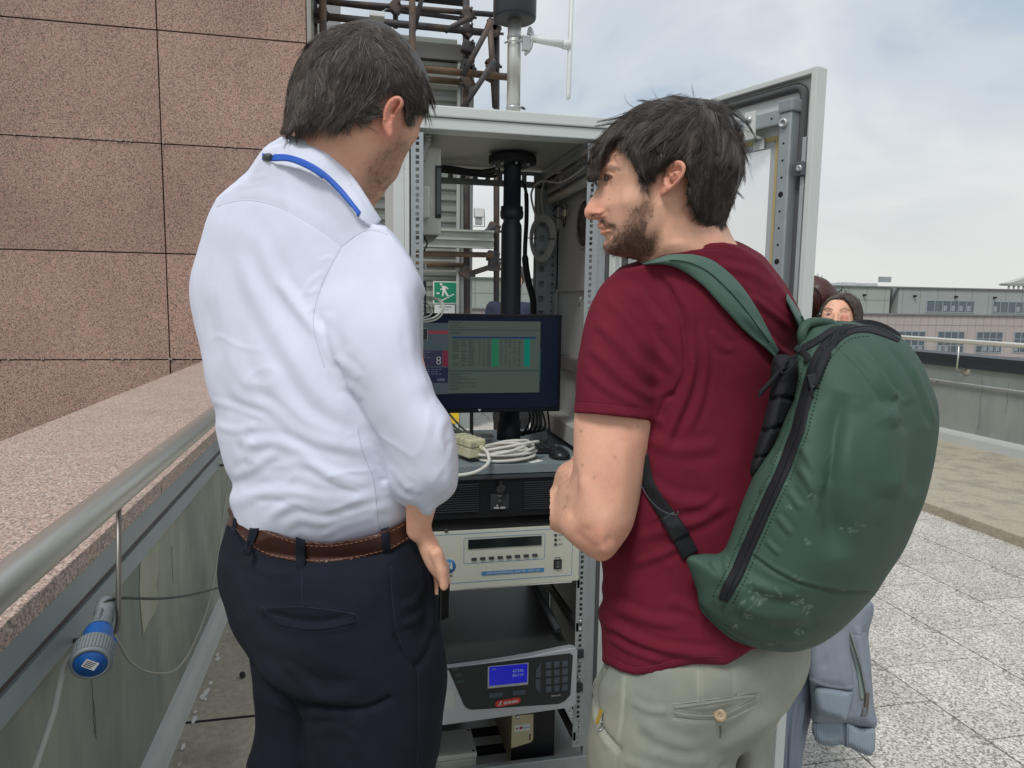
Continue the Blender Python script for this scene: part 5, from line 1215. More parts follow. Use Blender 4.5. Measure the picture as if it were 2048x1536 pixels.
# ---- skin: one continuous body (head, neck, trunk, arm and hand)
bv_ = Vol(545, 945, 45, 1190, .93, 1.36, 4, .005)
head1 = [(596, 262), (582, 215), (596, 150), (634, 98), (690, 68), (750, 70), (800, 104), (832, 152), (848, 205), (850, 228), (845, 243), (839, 256), (838, 272), (825, 290), (812, 312), (801, 338), (797, 351), (790, 361), (778, 373), (770, 384), (763, 397), (751, 409), (744, 440), (720, 470), (640, 440), (575, 350), (576, 290)]
bv_.out(head1, 1.17, [(700, 120, .098), (600, 200, .098), (820, 180, .09), (760, 380, .055), (800, 300, .07), (640, 420, .05), (610, 345, .052), (700, 260, .096), (720, 460, .05)], .085, k=.0)
bv_.cap((672, 330, 1.18), (650, 460, 1.21), .055, .060, .02)
bv_.ell((610, 640, 1.26), (.11, .18, .06), .05); bv_.cap((600, 700, 1.26), (660, 1000, 1.27), .07, .07, .05)
bv_.cap((750, 540, 1.13), (855, 950, 1.10), .042, .036, .02); bv_.cap((848, 960, 1.11), (836, 1060, 1.155), .030, .019, .01)
bv_.out([(826, 1010), (845, 1032), (862, 1060), (878, 1088), (889, 1110), (894, 1135), (895, 1160), (886, 1168), (872, 1160), (850, 1130), (832, 1085), (820, 1045)], 1.165, .020, .022, k=.01)
bv_.chain([(872, 1105, 1.145), (884, 1140, 1.15), (888, 1172, 1.155)], [.011, .009, .008], .004)
for i_, (du, dd) in enumerate(((0, .0), (-9, .012), (-18, .02), (-27, .026))): bv_.chain([(888 + du, 1130, 1.172 + dd), (891 + du, 1165, 1.185 + dd), (886 + du, 1195 - 3 * i_, 1.19 + dd)], [.009, .0085, .0075], .003)
S = bv_.mesh(); S.relax(1)
S.folds([(((838, 262), (826, 284), (818, 300)), 9, -1.5), (((640, 330), (600, 290)), 20, 1.), (((855, 1040), (875, 1085), (890, 1120)), 5, 1.6), (((845, 1050), (866, 1100), (880, 1140)), 4, -1.2), (((842, 268), (846, 262), (841, 256)), 5, 1.5)])
S.att['beard'] = np.zeros(len(S.c)); S.att['red'] = np.zeros(len(S.c))
S.paint('beard', [(800, 262), (815, 285), (822, 300), (806, 330), (796, 352), (770, 385), (752, 410), (730, 400), (716, 372), (725, 340), (748, 312), (775, 290)], 16, gain=.42)
S.paint('beard', [(806, 200), (845, 180), (850, 225), (835, 238), (822, 260), (812, 245)], 6, gain=.85); S.paint('beard', [(812, 200), (848, 185), (851, 226), (838, 236), (826, 250)], 10, gain=.6)
S.paint('red', [(740, 215), (800, 190), (800, 260), (770, 285), (745, 260)], 18, gain=.35); S.paint('red', [(600, 262), (640, 275), (660, 300), (610, 300)], 20, gain=.25)
S.paint('beard', [(585, 225), (650, 225), (740, 215), (752, 238), (720, 262), (660, 268), (590, 275)], 9, gain=.5)
body1 = S.build('body', M_skin, man1)
# ear
ev = Vol(748, 822, 180, 290, 1.02, 1.12, 1.5, .0015)
ear1 = [(764, 234), (768, 219), (776, 202), (787, 193), (798, 192), (806, 200), (807, 211), (800, 222), (793, 230), (790, 240), (787, 256), (786, 270), (779, 277), (772, 268), (764, 249)]
edc = [(764, 240, 1.078), (807, 205, 1.062), (780, 275, 1.075), (785, 195, 1.066), (772, 215, 1.066), (795, 225, 1.073)]
ev.out(ear1, edc, .008, .007, k=.0)
S = ev.mesh(); S.folds([(((770, 240), (774, 215), (786, 200), (798, 198), (802, 207), (797, 216)), 3.5, 2.2, 9), (((787, 224), (793, 213), (796, 205)), 4.2, -7., 9), (((786, 232), (791, 222)), 3, -3.), (((780, 246), (781, 232), (786, 214)), 3, -1.5)])
S.att['red'] = np.full(len(S.c), .62); S.att['beard'] = np.zeros(len(S.c)); S.paint_stroke('beard', ((788, 222), (796, 208)), 3.6, .45); S.build('ear', M_skin, man1)  # the beard stroke here is shade painted into the ear hollow
# ---- hair
hv = Vol(560, 872, 25, 285, 1.03, 1.32, 3, .004)
hair1 = [(578, 252), (573, 225), (580, 185), (590, 140), (612, 98), (645, 66), (690, 46), (728, 41), (775, 52), (812, 82), (838, 118), (856, 160), (857, 195), (852, 226), (842, 232), (832, 212), (812, 196), (796, 178), (776, 180), (760, 200), (748, 226), (730, 236), (712, 246), (690, 252), (660, 250), (640, 238), (615, 238), (600, 250), (588, 258)]
hv.out([(572, 330), (570, 235), (578, 190), (590, 150), (606, 108), (628, 80), (661, 56), (697, 44), (735, 40), (773, 50), (806, 74), (833, 104), (850, 137), (858, 160), (858, 205), (852, 240), (850, 330)], 1.171, [(700, 120, .107), (600, 200, .107), (820, 180, .099), (700, 260, .105), (830, 250, .085)], .083, k=.0, bl=3)
hairc = [(560, 30), (560, 270), (572, 268), (582, 264), (596, 252), (609, 248), (642, 245), (675, 251), (697, 252), (724, 246), (744, 239), (748, 228), (742, 212), (751, 196), (773, 184), (800, 186), (806, 215), (808, 238), (817, 256), (826, 244), (834, 230), (880, 222), (880, 30)]
hv.clip2d(hairc, sm=False)
S = hv.mesh(); S.noise(.004, 28, 1); S.att['tone'] = np.full(len(S.c), .05); hair_o = S.build('hair', M_hairL, man1)
G1 = [((700, 60), (640, 90), (600, 150), (585, 210), (578, 250)), ((720, 60), (680, 110), (650, 180), (625, 240)), ((735, 60), (720, 120), (695, 190), (670, 240)), ((745, 60), (765, 120), (755, 170), (735, 210), (700, 245)), ((750, 55), (800, 100), (825, 150), (845, 200), (850, 225)), ((740, 90), (790, 140), (800, 165), (830, 195)), ((770, 160), (740, 200), (720, 235), (742, 232)), ((640, 150), (660, 200), (640, 235)), ((800, 150), (812, 178), (835, 205))]
stopL = [(560, 275), (582, 268), (609, 253), (642, 250), (675, 257), (697, 256), (724, 250), (750, 240), (746, 212), (756, 198), (775, 188), (800, 190), (808, 215), (812, 245), (830, 262), (852, 232), (900, 240), (900, 520), (520, 520)]
grow(hv, [(586, 232), (580, 190), (592, 140), (620, 90), (660, 62), (720, 50), (780, 62), (825, 108), (846, 160), (846, 196), (815, 184), (780, 176), (745, 200), (730, 225), (700, 236), (620, 232)], G1, 900, 13, 56, 'hair_strands', M_hairL, hair_o, lift=(.0005, .004), spread=4.5, wob=.15, seed=3, grey=.07, rad=.00032, tsd=.14, stray=1.4, stop=stopL, over=(0, 4))
grow(hv, [(640, 70), (700, 48), (770, 58), (800, 90), (700, 80), (640, 110)], [((650, 80), (690, 60), (740, 60)), ((760, 60), (800, 90), (830, 130)), ((700, 60), (740, 55), (780, 70))], 50, 5, 44, 'stray_strands', M_hairL, hair_o, lift=(.002, .007), spread=5, wob=.4, seed=9, grey=.2, rad=.0002, stray=5)
grow(hv, [(600, 240), (640, 238), (690, 245), (735, 232), (752, 215), (745, 200), (690, 225), (610, 220), (585, 225)], [((590, 225), (582, 262)), ((620, 230), (610, 262)), ((660, 235), (650, 262)), ((700, 238), (700, 262)), ((735, 220), (760, 228))], 130, 9, 26, 'nape_strands', M_hairL, hair_o, lift=(.0, .003), spread=4, wob=.4, seed=5, grey=.04, rad=.0003, stray=3, stop=stopL, over=(0, 6))
grow(hv, [(812, 195), (850, 175), (852, 222), (836, 232), (824, 252), (814, 236)], [((820, 190), (828, 215), (826, 250)), ((845, 180), (846, 215), (838, 235))], 90, 8, 14, 'sideburn_strands', M_hairL, hair_o, lift=(.0, .002), spread=5, wob=.4, seed=6, grey=.2, rad=.00026)

grow(bv_, [(800, 275), (818, 300), (802, 335), (790, 358), (768, 384), (750, 405), (728, 395), (730, 350), (755, 315), (780, 292)], [((800, 280), (790, 330), (760, 390)), ((770, 300), (750, 350), (735, 395))], 260, 3, 3, 'stubble', hair_mat('stubble_hair', (.09, .06, .045), (.17, .12, .09), (.3, .25, .2)), man1, lift=(.0, .0008), spread=8, wob=.6, seed=71, grey=.1, rad=.00007, step=1.5, stray=1)
# ---- shirt
sv = Vol(362, 936, 258, 1132, .90, 1.46, 4, .006)
torso1 = [(552, 292), (528, 318), (500, 350), (470, 376), (440, 402), (415, 436), (398, 490), (380, 555), (379, 600), (387, 640), (400, 698), (407, 748), (418, 795), (430, 828), (431, 860), (440, 900), (452, 942), (467, 970), (459, 998), (467, 1026), (490, 1085), (560, 1118), (640, 1128), (720, 1120), (790, 1100), (826, 1050), (838, 1000), (846, 800), (832, 620), (800, 520), (752, 462), (700, 400), (640, 340), (590, 300)]
tdc = [(400, 600, 1.34), (600, 400, 1.235), (600, 700, 1.225), (600, 1000, 1.24), (820, 600, 1.235), (820, 1000, 1.23), (440, 900, 1.30), (700, 850, 1.215)]
sv.out(torso1, tdc, .128, .15, k=.0, bl=4)
sleeve1 = [(686, 493), (706, 472), (732, 458), (762, 458), (787, 479), (809, 514), (826, 553), (834, 580), (838, 625), (841, 680), (846, 722), (862, 762), (870, 789), (887, 814), (900, 834), (907, 858), (914, 888), (917, 926), (917, 958), (911, 983), (893, 1002), (872, 1016), (862, 1032), (848, 1031), (830, 1022), (806, 1012), (783, 994), (768, 969), (763, 940), (752, 908), (737, 880), (720, 850), (703, 812), (686, 788), (668, 762), (651, 733), (635, 690), (627, 645), (632, 600), (649, 560), (666, 527)]
sdc = [(735, 520, 1.135), (740, 650, 1.105), (800, 800, 1.095), (860, 900, 1.09), (840, 1000, 1.12), (690, 700, 1.12)]
sv.out(sleeve1, sdc, .066, .062, k=.010, bl=3)
sv.out([(480, 250), (600, 230), (720, 290), (800, 400), (850, 480), (840, 600), (640, 620), (450, 520), (440, 400)], [(500, 340, 1.27), (580, 335, 1.224), (620, 360, 1.214), (650, 400, 1.205), (760, 480, 1.175), (640, 600, 1.225)], .098, .085, k=.03,
    clip=[(530, 300), (560, 284), (600, 286), (636, 298), (670, 326), (704, 370), (730, 428), (748, 450), (770, 458), (800, 500), (860, 600), (860, 760), (380, 760), (400, 480), (415, 436), (440, 402), (470, 376), (500, 350)])
S = sv.mesh()
S.noise(.002, 9, 2); S.noise(.0009, 34, 4, (1, .6, 1))
sf1 = [  # ridges and creases of the cloth
 (((470, 470), (500, 560), (545, 650), (590, 720), (640, 790), (700, 840)), 17, 7), (((500, 450), (540, 540), (585, 600), (640, 670), (690, 760)), 15, 5), (((560, 560), (600, 620), (650, 680)), 10, 6),
 (((420, 560), (450, 640), (470, 740), (520, 800)), 16, 5), (((520, 700), (560, 790), (620, 850), (700, 890), (760, 905)), 16, 6), (((450, 740), (475, 790), (540, 815), (590, 860), (660, 890), (735, 900)), 10, 5),
 (((470, 855), (495, 885), (550, 884), (600, 905), (660, 945), (750, 965)), 10, 5), (((505, 930), (500, 900), (512, 880)), 9, 5), (((460, 955), (500, 940), (530, 920), (560, 900)), 9, 5), (((570, 920), (620, 930), (680, 960), (740, 975)), 9, 4),
 (((470, 1010), (520, 985), (580, 985), (650, 1000), (720, 1000), (760, 985)), 10, 5), (((530, 1040), (580, 1010), (640, 1015), (700, 1020)), 8, 4), (((560, 1060), (600, 1040), (660, 1045), (740, 1020), (790, 1015)), 8, 4), (((640, 1070), (690, 1050), (760, 1030)), 6, 3.5), (((500, 1000), (560, 1005), (600, 1020)), 7, -3),
 (((430, 850), (470, 860), (520, 850)), 7, 3), (((415, 800), (470, 815), (540, 840)), 6, 2.5), (((440, 700), (430, 780), (450, 830)), 9, 3),
 (((586, 735), (592, 860), (600, 1000), (604, 1075)), 5, -1.5, 9), (((714, 855), (722, 900), (745, 960), (752, 1030), (758, 1060)), 4, 2.0, 9),
 (((640, 640), (660, 700), (700, 790), (760, 900), (768, 960)), 7, -7, 9), (((768, 960), (800, 1005), (835, 1020)), 7, -5, 9),
 (((432, 413), (470, 402), (510, 401), (555, 412), (610, 440), (650, 465), (684, 491)), 2.6, -2.2, 9), (((684, 491), (660, 535), (640, 580), (628, 625), (630, 670)), 3, -2.6, 9), (((686, 490), (712, 470), (740, 460), (775, 468)), 2.6, -2.0, 9),
 (((470, 390), (520, 385), (560, 398), (620, 425), (680, 470)), 9, 1.2),
 (((650, 545), (622, 565), (600, 600)), 6, 3), (((640, 575), (615, 590)), 5, 3), (((645, 560), (628, 575)), 4, 2.5), (((668, 520), (655, 515), (640, 525)), 4, 2.2), (((633, 610), (612, 625)), 5, 2.5),
 (((660, 620), (655, 680), (680, 730)), 12, 5), (((700, 690), (690, 740), (705, 790)), 10, 3), (((720, 760), (700, 735), (665, 715)), 8, 3.5), (((725, 800), (705, 780), (680, 765)), 8, 3),
 (((795, 560), (815, 620), (822, 690), (838, 750), (860, 800)), 8, 3.5), (((778, 540), (800, 600), (806, 680)), 9, 2), (((835, 690), (850, 760), (876, 815)), 5, 3),
 (((890, 830), (880, 880), (900, 930), (892, 975)), 7, 4), (((905, 880), (893, 900), (905, 940)), 5, -3), (((770, 950), (790, 985), (820, 1000), (850, 1005)), 7, 4), (((780, 930), (800, 965), (840, 990)), 7, 3), (((845, 1025), (872, 1005), (905, 975)), 4, -3.5, 9), (((840, 1028), (860, 1020), (868, 1014)), 2.5, 2.5, 9),
 (((470, 345 + 30), (500, 370), (530, 365)), 5, 1.5), (((500, 360), (535, 350)), 4, 1.5),
]
S.crinkle(.0016, 9, 3, (1.0, 1.5), [(420, 640), (560, 700), (720, 860), (800, 1000), (800, 1060), (640, 1090), (470, 1040), (440, 900), (400, 760)]); S.crinkle(.0016, 11, 5, (1.3, 1.0), [(830, 800), (900, 830), (920, 950), (880, 1020), (800, 1010), (750, 900), (760, 820)], 25)
S.folds(sf1, gain=.38); S.relax(1, .3)
shirt1 = S.build('shirt', M_shirt, man1); B1 = S.bvh()
M_thr = mat('shirt_thread', (.50, .52, .60), .8)
b = MB()
for pts in (((432, 414), (470, 403), (510, 402), (555, 413), (610, 441), (650, 466), (684, 492)), ((684, 492), (660, 536), (640, 581), (628, 626), (630, 670), (650, 735)), ((686, 491), (712, 471), (740, 460), (775, 469)), ((716, 855), (724, 900), (747, 960), (754, 1030), (760, 1058))): seam(B1, pts, .00045, 'seam', M_thr, shirt1, mb=b)
b.build('seam', M_thr, shirt1, kind='stuff')
cv = Vol(515, 790, 250, 480, .98, 1.36, 2.5, .004)
cv.out([(536, 262), (510, 400), (600, 520), (780, 500), (785, 440), (750, 360), (690, 270), (600, 240)], [(560, 300, 1.215), (650, 330, 1.195), (740, 430, 1.17)], [(560, 300, .089), (650, 340, .108), (745, 440, .102)], .07, k=0, bl=2)
collar1 = [(528, 318), (536, 300), (546, 284), (560, 274), (580, 271), (604, 276), (630, 284), (652, 297), (672, 314), (690, 333), (706, 352), (722, 375), (738, 400), (750, 420), (763, 440), (744, 458), (730, 448), (716, 436), (704, 420), (692, 404), (672, 382), (650, 364), (624, 350), (600, 340), (576, 334), (552, 330)]
cv.clip2d(collar1, sm=False)
S = cv.mesh(); S.relax(2, .5); S.folds([(((552, 290), (582, 280), (626, 292), (664, 318), (698, 356), (730, 404), (752, 438)), 2, -.8, 9)]); col1 = S.build('collar', M_shirt, man1); B1c = S.bvh()
# lanyard
ly = band(B1c, [(524, 306), (545, 308), (575, 309), (610, 320), (645, 340), (680, 372), (705, 402), (722, 424)], [(524, 320), (545, 322), (575, 322), (606, 333), (638, 352), (670, 383), (696, 412), (716, 434)], .0014, 'lanyard', mat('lanyard_blue', (.022, .11, .52), .55), None, thick=.0008, dflt=1.15)
tag(ly, 'bright blue lanyard ribbon around the collar of the white shirt', 'lanyard')
p_, _ = hit(B1c, 542, 314, 1.2); Wc = to_world(p_ * (1 - .006 / p_.z)); q_, _ = hit(B1c, 530, 316, 1.2); We = to_world(q_ * (1 - .004 / q_.z))
MB().tube([We, We.lerp(Wc, .15), We.lerp(Wc, .5), We.lerp(Wc, .85), Wc], [.003, .006, .0068, .006, .003], 12).build('clasp', mat('clasp_grey', (.06, .075, .08), .4), ly)

# ---- trousers
M_navy = mat('navy_cotton', (.0085, .0105, .019), .9, var=.12, vscale=30, bump=.2, bscale=900, bdist=.0004, spec=.25, attr='fade', attrcol=(.03, .036, .05))
tv = Vol(420, 912, 1016, 2230, 1.00, 1.52, 6, .008)
hip1 = [(464, 1030), (450, 1060), (440, 1095), (435, 1140), (438, 1176), (449, 1216), (461, 1256), (486, 1297), (502, 1324), (540, 1372), (585, 1402), (606, 1440), (612, 1540), (625, 1700), (650, 2000), (660, 2200), (800, 2200), (830, 1900), (862, 1640), (870, 1536), (880, 1500), (887, 1430), (893, 1370), (893, 1318), (884, 1255), (880, 1180), (877, 1140), (862, 1112), (840, 1070), (822, 1034), (780, 1040), (700, 1068), (610, 1070), (520, 1045)]
hdc = [(450, 1150, 1.335), (640, 1100, 1.245), (640, 1300, 1.245), (860, 1200, 1.245), (740, 1550, 1.26), (740, 1700, 1.28), (735, 2200, 1.36)]
tv.out(hip1, hdc, .125, .135, k=.0, bl=3)
leg1 = [(500, 1290), (503, 1366), (508, 1454), (500, 1500), (494, 1520), (492, 1560), (505, 1750), (520, 2000), (530, 2190), (640, 2190), (655, 2000), (665, 1700), (660, 1500), (640, 1350), (560, 1280)]
tv.out(leg1, [(560, 1350, 1.37), (560, 1536, 1.38), (580, 2200, 1.46)], .085, .085, k=.012)
S = tv.mesh(); S.noise(.004, 8, 5); S.noise(.0016, 26, 6)
S.folds([(((504, 1330), (540, 1370), (574, 1394), (627, 1412), (697, 1421), (740, 1416), (778, 1398)), 6, -8, 9), (((500, 1310), (560, 1365), (640, 1392), (720, 1395)), 16, 7), (((700, 1440), (712, 1460), (708, 1520)), 14, 4), (((540, 1400), (600, 1425), (680, 1432)), 8, 3),
 (((560, 1320), (620, 1370), (660, 1400)), 8, 3), (((790, 1270), (815, 1310), (836, 1332)), 5, -4, 9), (((836, 1332), (856, 1300), (872, 1250), (876, 1180), (868, 1120)), 6, -5, 9), (((836, 1335), (838, 1430), (832, 1536)), 3, -2, 9), (((845, 1170), (850, 1230), (840, 1290)), 12, -5), (((860, 1130), (868, 1200), (862, 1270)), 5, 4), (((800, 1250), (830, 1240), (850, 1220)), 6, 3.5), (((800, 1215), (835, 1200), (850, 1170)), 7, 3), (((790, 1290), (820, 1290)), 5, 2),
 (((781, 1130), (784, 1200), (792, 1262), (815, 1315), (834, 1334)), 3, -2, 9), (((604, 1140), (604, 1215)), 3, -1.6, 9), (((470, 1080), (470, 1180), (490, 1240)), 4, -2), (((520, 1210), (560, 1252), (620, 1262), (680, 1256), (710, 1246)), 5, 2.6, 9), (((524, 1218), (600, 1212), (660, 1218), (708, 1228)), 4, 2, 9), (((530, 1222), (580, 1240), (640, 1244), (700, 1234)), 7, -5),
 (((620, 1470), (660, 1460), (720, 1480)), 8, 2), (((640, 1160), (700, 1150), (760, 1165)), 8, 1.5), (((480, 1120), (560, 1150), (600, 1140)), 8, 1.5)])
S.att['fade'] = np.zeros(len(S.c)); S.paint('fade', [(450, 1120), (520, 1150), (560, 1250), (620, 1330), (560, 1370), (500, 1310), (455, 1220)], 40, gain=.35)
trs1 = S.build('trousers', M_navy, man1); B2 = S.bvh()
M_thn = mat('navy_thread', (.028, .036, .056), .8)
b = MB()
for pts in (((524, 1216), (528, 1234), (560, 1250), (620, 1260), (680, 1254), (708, 1246)), ((522, 1214), (560, 1214), (620, 1215), (708, 1228), (709, 1246)), ((604, 1142), (604, 1214)), ((526, 1222), (570, 1238), (630, 1246), (706, 1236)), ((781, 1132), (785, 1200), (794, 1262), (816, 1314), (836, 1334)), ((836, 1336), (838, 1430), (834, 1530)), ((872, 1250), (877, 1180), (868, 1120))): seam(B2, pts, .0004, 'seam', M_thn, trs1, mb=b)
b.build('seam', M_thn, trs1, kind='stuff')
# pocket welt
band(B2, [(523, 1217), (560, 1236), (610, 1244), (660, 1243), (709, 1232)], [(525, 1232), (560, 1251), (612, 1260), (662, 1257), (710, 1246)], .002, 'pocket_welt', M_navy, trs1, thick=.002, dflt=1.2)
# ---- belt: a ring cut from the waist
kv = Vol(420, 912, 1012, 1150, 1.00, 1.52, 3, .005)
kv.out(hip1 + [], hdc, .131, .140, k=.0, bl=2)
wst = [(455, 1010), (520, 1000), (700, 1000), (850, 1000), (850, 1120), (440, 1120)]
kv.out([(462, 1000), (459, 1040), (452, 1075), (470, 1150), (840, 1150), (838, 1060), (830, 1000), (700, 985), (560, 985)], hdc, .131, .140, k=.0, bl=2)
beltp = [(440, 1000), (474, 1031), (515, 1048), (564, 1070), (608, 1083), (660, 1085), (714, 1077), (764, 1063), (805, 1044), (828, 1026), (870, 1000), (870, 1050), (834, 1070), (784, 1101), (763, 1108), (697, 1122), (644, 1127), (592, 1124), (540, 1115), (505, 1098), (482, 1074), (472, 1060), (430, 1040)]
kv.clip2d(beltp, sm=False)
S = kv.mesh(); S.relax(1)
belt1 = S.build('belt', mat('brown_leather', (.05, .018, .012), .38, var=.12, vscale=30, bump=.1, bscale=400, bdist=.0004, coat=.15), man1); B3 = S.bvh()
b = MB(); M_bst = mat('belt_stitch', (.36, .19, .12), .7)
seam(B3, [(484, 1070), (506, 1092), (541, 1109), (592, 1118), (644, 1121), (697, 1116), (763, 1102), (784, 1095), (828, 1068)], .0005, 's', M_bst, belt1, dash=(7, 3), mb=b)
seam(B3, [(516, 1056), (564, 1077), (608, 1090), (660, 1092), (714, 1084), (764, 1070), (805, 1051), (824, 1036)], .0005, 's', M_bst, belt1, dash=(7, 3), mb=b)
b.build('stitching', M_bst, belt1, kind='stuff')
for top, bot in (([(500, 1053), (496, 1070), (488, 1096), (486, 1110)], [(518, 1056), (512, 1075), (503, 1100), (500, 1112)]), ([(591, 1073), (591, 1100), (592, 1130), (595, 1146)], [(610, 1080), (611, 1105), (610, 1132), (610, 1146)]), ([(762, 1058), (764, 1085), (766, 1110), (768, 1130)], [(778, 1054), (780, 1080), (782, 1105), (784, 1126)]), ([(466, 1036), (464, 1050), (462, 1062)], [(474, 1034), (472, 1050), (470, 1066)])):
    band(B3, top, bot, .0045, 'belt_loop', M_navy, trs1, thick=.0025, dflt=1.15)
# phone in the hand
ph = thing('mobile_phone', 'black mobile phone held against the navy trouser pocket', 'phone')
pt_, pb2 = un(884, 1168, 1.165), un(880, 1240, 1.185)
pt_, pb2 = un(889, 1166, 1.165), un(888, 1242, 1.185); cc_ = (Vector(pt_) + Vector(pb2)) / 2; zx = (Vector(pt_) - Vector(pb2)).normalized(); xx = Vector(CM.T @ np.array((.75, 0, .66))).normalized(); xx = (xx - zx * xx.dot(zx)).normalized(); yy = zx.cross(xx)
PMx = Matrix(((xx.x, yy.x, zx.x, cc_.x), (xx.y, yy.y, zx.y, cc_.y), (xx.z, yy.z, zx.z, cc_.z), (0, 0, 0, 1)))
MB().box(-.011, .0095, -.0042, .0042, -.032, .033, .004, PMx).build('phone_body', mat('phone_black', (.008, .008, .01), .15), ph); MB().box(-.008, .006, -.0047, -.0043, -.028, .029, .0, PMx).build('screen_glass', mat('phone_glass', (.004, .004, .005), .05), ph)
# shoes
def shoe(x, y, a, m, parent):
    b = MB(); Mm = Matrix.Translation((x, y, FZ)) @ Matrix.Rotation(a, 4, 'Z'); rings = []
    for yy_, w, h in ((-.10, .026, .06), (-.085, .036, .085), (-.04, .040, .09), (.02, .042, .075), (.08, .048, .052), (.14, .044, .04), (.175, .028, .03), (.185, .008, .015)):
        rings.append([b.bm.verts.new(Mm @ Vector((w * math.cos(t) * (1 if math.sin(t) > 0 else 1.05), yy_, max(0, h * .5 + h * .5 * math.sin(t))))) for t in np.linspace(0, 6.283, 17)[:-1]])
    for A_, B_ in zip(rings, rings[1:]):
        for k in range(16): f = b.bm.faces.new((A_[k], A_[(k + 1) % 16], B_[(k + 1) % 16], B_[k])); f.smooth = True
    b.bm.faces.new(rings[0]); b.bm.faces.new(rings[-1]); return b.build('shoe', m, parent)
M_shoe = mat('dark_shoe', (.02, .016, .014), .4)
for u, d in ((730, 1.36), (585, 1.46)):
    p = un(u, 2230, d); shoe(p[0], p[1], R(-35), M_shoe, man1)
# ================================================================== MAN IN THE BURGUNDY T-SHIRT
man2 = thing('person', 'bearded man in burgundy T-shirt and sage trousers looking left, arms folded', 'person')
av = Vol(1098, 1500, 200, 1145, .90, 1.26, 4, .005)
head2 = [(1196, 330), (1192, 344), (1193, 358), (1197, 369), (1190, 383), (1178, 402), (1170, 417), (1169, 427), (1174, 436), (1182, 440), (1194, 438), (1197, 444), (1196, 451), (1201, 456), (1205, 459), (1202, 466), (1209, 473), (1211, 478), (1206, 487), (1206, 498), (1214, 507), (1228, 512), (1257, 517), (1280, 524), (1300, 545), (1400, 560), (1490, 530), (1474, 495), (1462, 483), (1450, 468), (1434, 440), (1448, 400), (1462, 350), (1464, 310), (1456, 268), (1432, 230), (1390, 208), (1330, 210), (1270, 232), (1225, 270), (1203, 305)]
hdc2 = 1.055
hT = [(1171, 427, .010), (1180, 405, .013), (1190, 383, .018), (1197, 366, .028), (1193, 340, .040), (1203, 305, .05), (1215, 430, .034), (1235, 400, .052), (1203, 455, .022), (1206, 492, .022), (1235, 470, .045), (1230, 505, .03), (1260, 440, .062), (1280, 500, .056), (1300, 380, .077), (1260, 320, .072), (1300, 260, .083), (1400, 280, .094), (1460, 320, .09), (1340, 440, .074), (1400, 460, .066), (1440, 500, .062), (1330, 530, .060)]
fv = Vol(1155, 1505, 190, 560, .93, 1.18, 3, .004)
fv.out(head2, hdc2, hT, .060, k=0, sm=3, n=3, bl=1)
fv.ell((1182, 426, 1.055), (.0085, .0078, .0115), .008); fv.ell((1199, 428, 1.037), (.010, .0065, .0065), .008)
fv.cap((1199, 452, 1.05), (1219, 450, 1.030), .0042, .002, .003); fv.cap((1205, 465, 1.05), (1219, 461, 1.032), .0045, .002, .003)
fv.cap((1355, 420, 1.06), (1390, 560, 1.085), .060, .066, .02)
S = fv.mesh()
S.folds([(((1196, 437), (1203, 431), (1209, 424)), 3, -3.0), (((1185, 434), (1191, 431), (1197, 433)), 3.2, -4, 9), (((1212, 418), (1216, 432), (1218, 446)), 5, -1.6), (((1203, 459), (1211, 457), (1219, 452)), 1.8, -3.0, 9),
 (((1201, 352), (1212, 358), (1222, 363)), 7, -3.5), (((1205, 366), (1215, 372), (1224, 372)), 4, -1.2), (((1196, 340), (1212, 334), (1235, 336)), 6, 2.5), (((1240, 395), (1270, 400), (1300, 390)), 16, 2), (((1220, 475), (1225, 462), (1225, 448)), 7, -1.6),
 (((1206, 352), (1216, 347), (1226, 352)), 2.6, 1.6), (((1206, 362), (1215, 363), (1224, 359)), 2.4, 1.4), (((1320, 400), (1312, 440), (1290, 480)), 12, 2), (((1340, 400), (1345, 440), (1350, 490)), 18, -2.5), (((1360, 430), (1400, 470), (1440, 490)), 14, 1.5)])
for a in ('beard', 'red'): S.att[a] = np.zeros(len(S.c))
S.paint('beard', [(1372, 370), (1384, 400), (1398, 424), (1428, 444), (1446, 450), (1460, 420), (1440, 380), (1400, 360)], 9, gain=.6)
S.paint('beard', [(1288, 350), (1300, 385), (1312, 420), (1316, 460), (1312, 500), (1290, 524), (1240, 516), (1205, 505), (1203, 484), (1224, 482), (1236, 460), (1252, 435), (1272, 400), (1282, 365)], 15, gain=.48)
S.paint('beard', [(1198, 441), (1206, 437), (1222, 442), (1230, 452), (1222, 456), (1208, 450)], 4, gain=.5)
S.paint_stroke('beard', ((1197, 341), (1210, 333), (1228, 334), (1238, 339)), 4, .65); S.paint_stroke('beard', ((1205, 354), (1214, 349), (1224, 353)), 1.8, 1.); S.paint_stroke('beard', ((1207, 358), (1214, 356), (1221, 358)), 2.4, .75)
S.paint_stroke('red', ((1199, 450), (1208, 450), (1218, 448)), 3.5, .8); S.paint_stroke('red', ((1204, 464), (1212, 463)), 3.5, .8); S.paint('red', [(1170, 415), (1200, 400), (1210, 430), (1180, 442)], 8, gain=.45); S.paint_stroke('beard', ((1186, 433), (1192, 430)), 2.4, .8)  # last stroke paints nostril shade into the colour through the beard mask
S.paint_stroke('beard', ((1218, 398), (1218.5, 398.5)), 1.6, .7)
headS = S
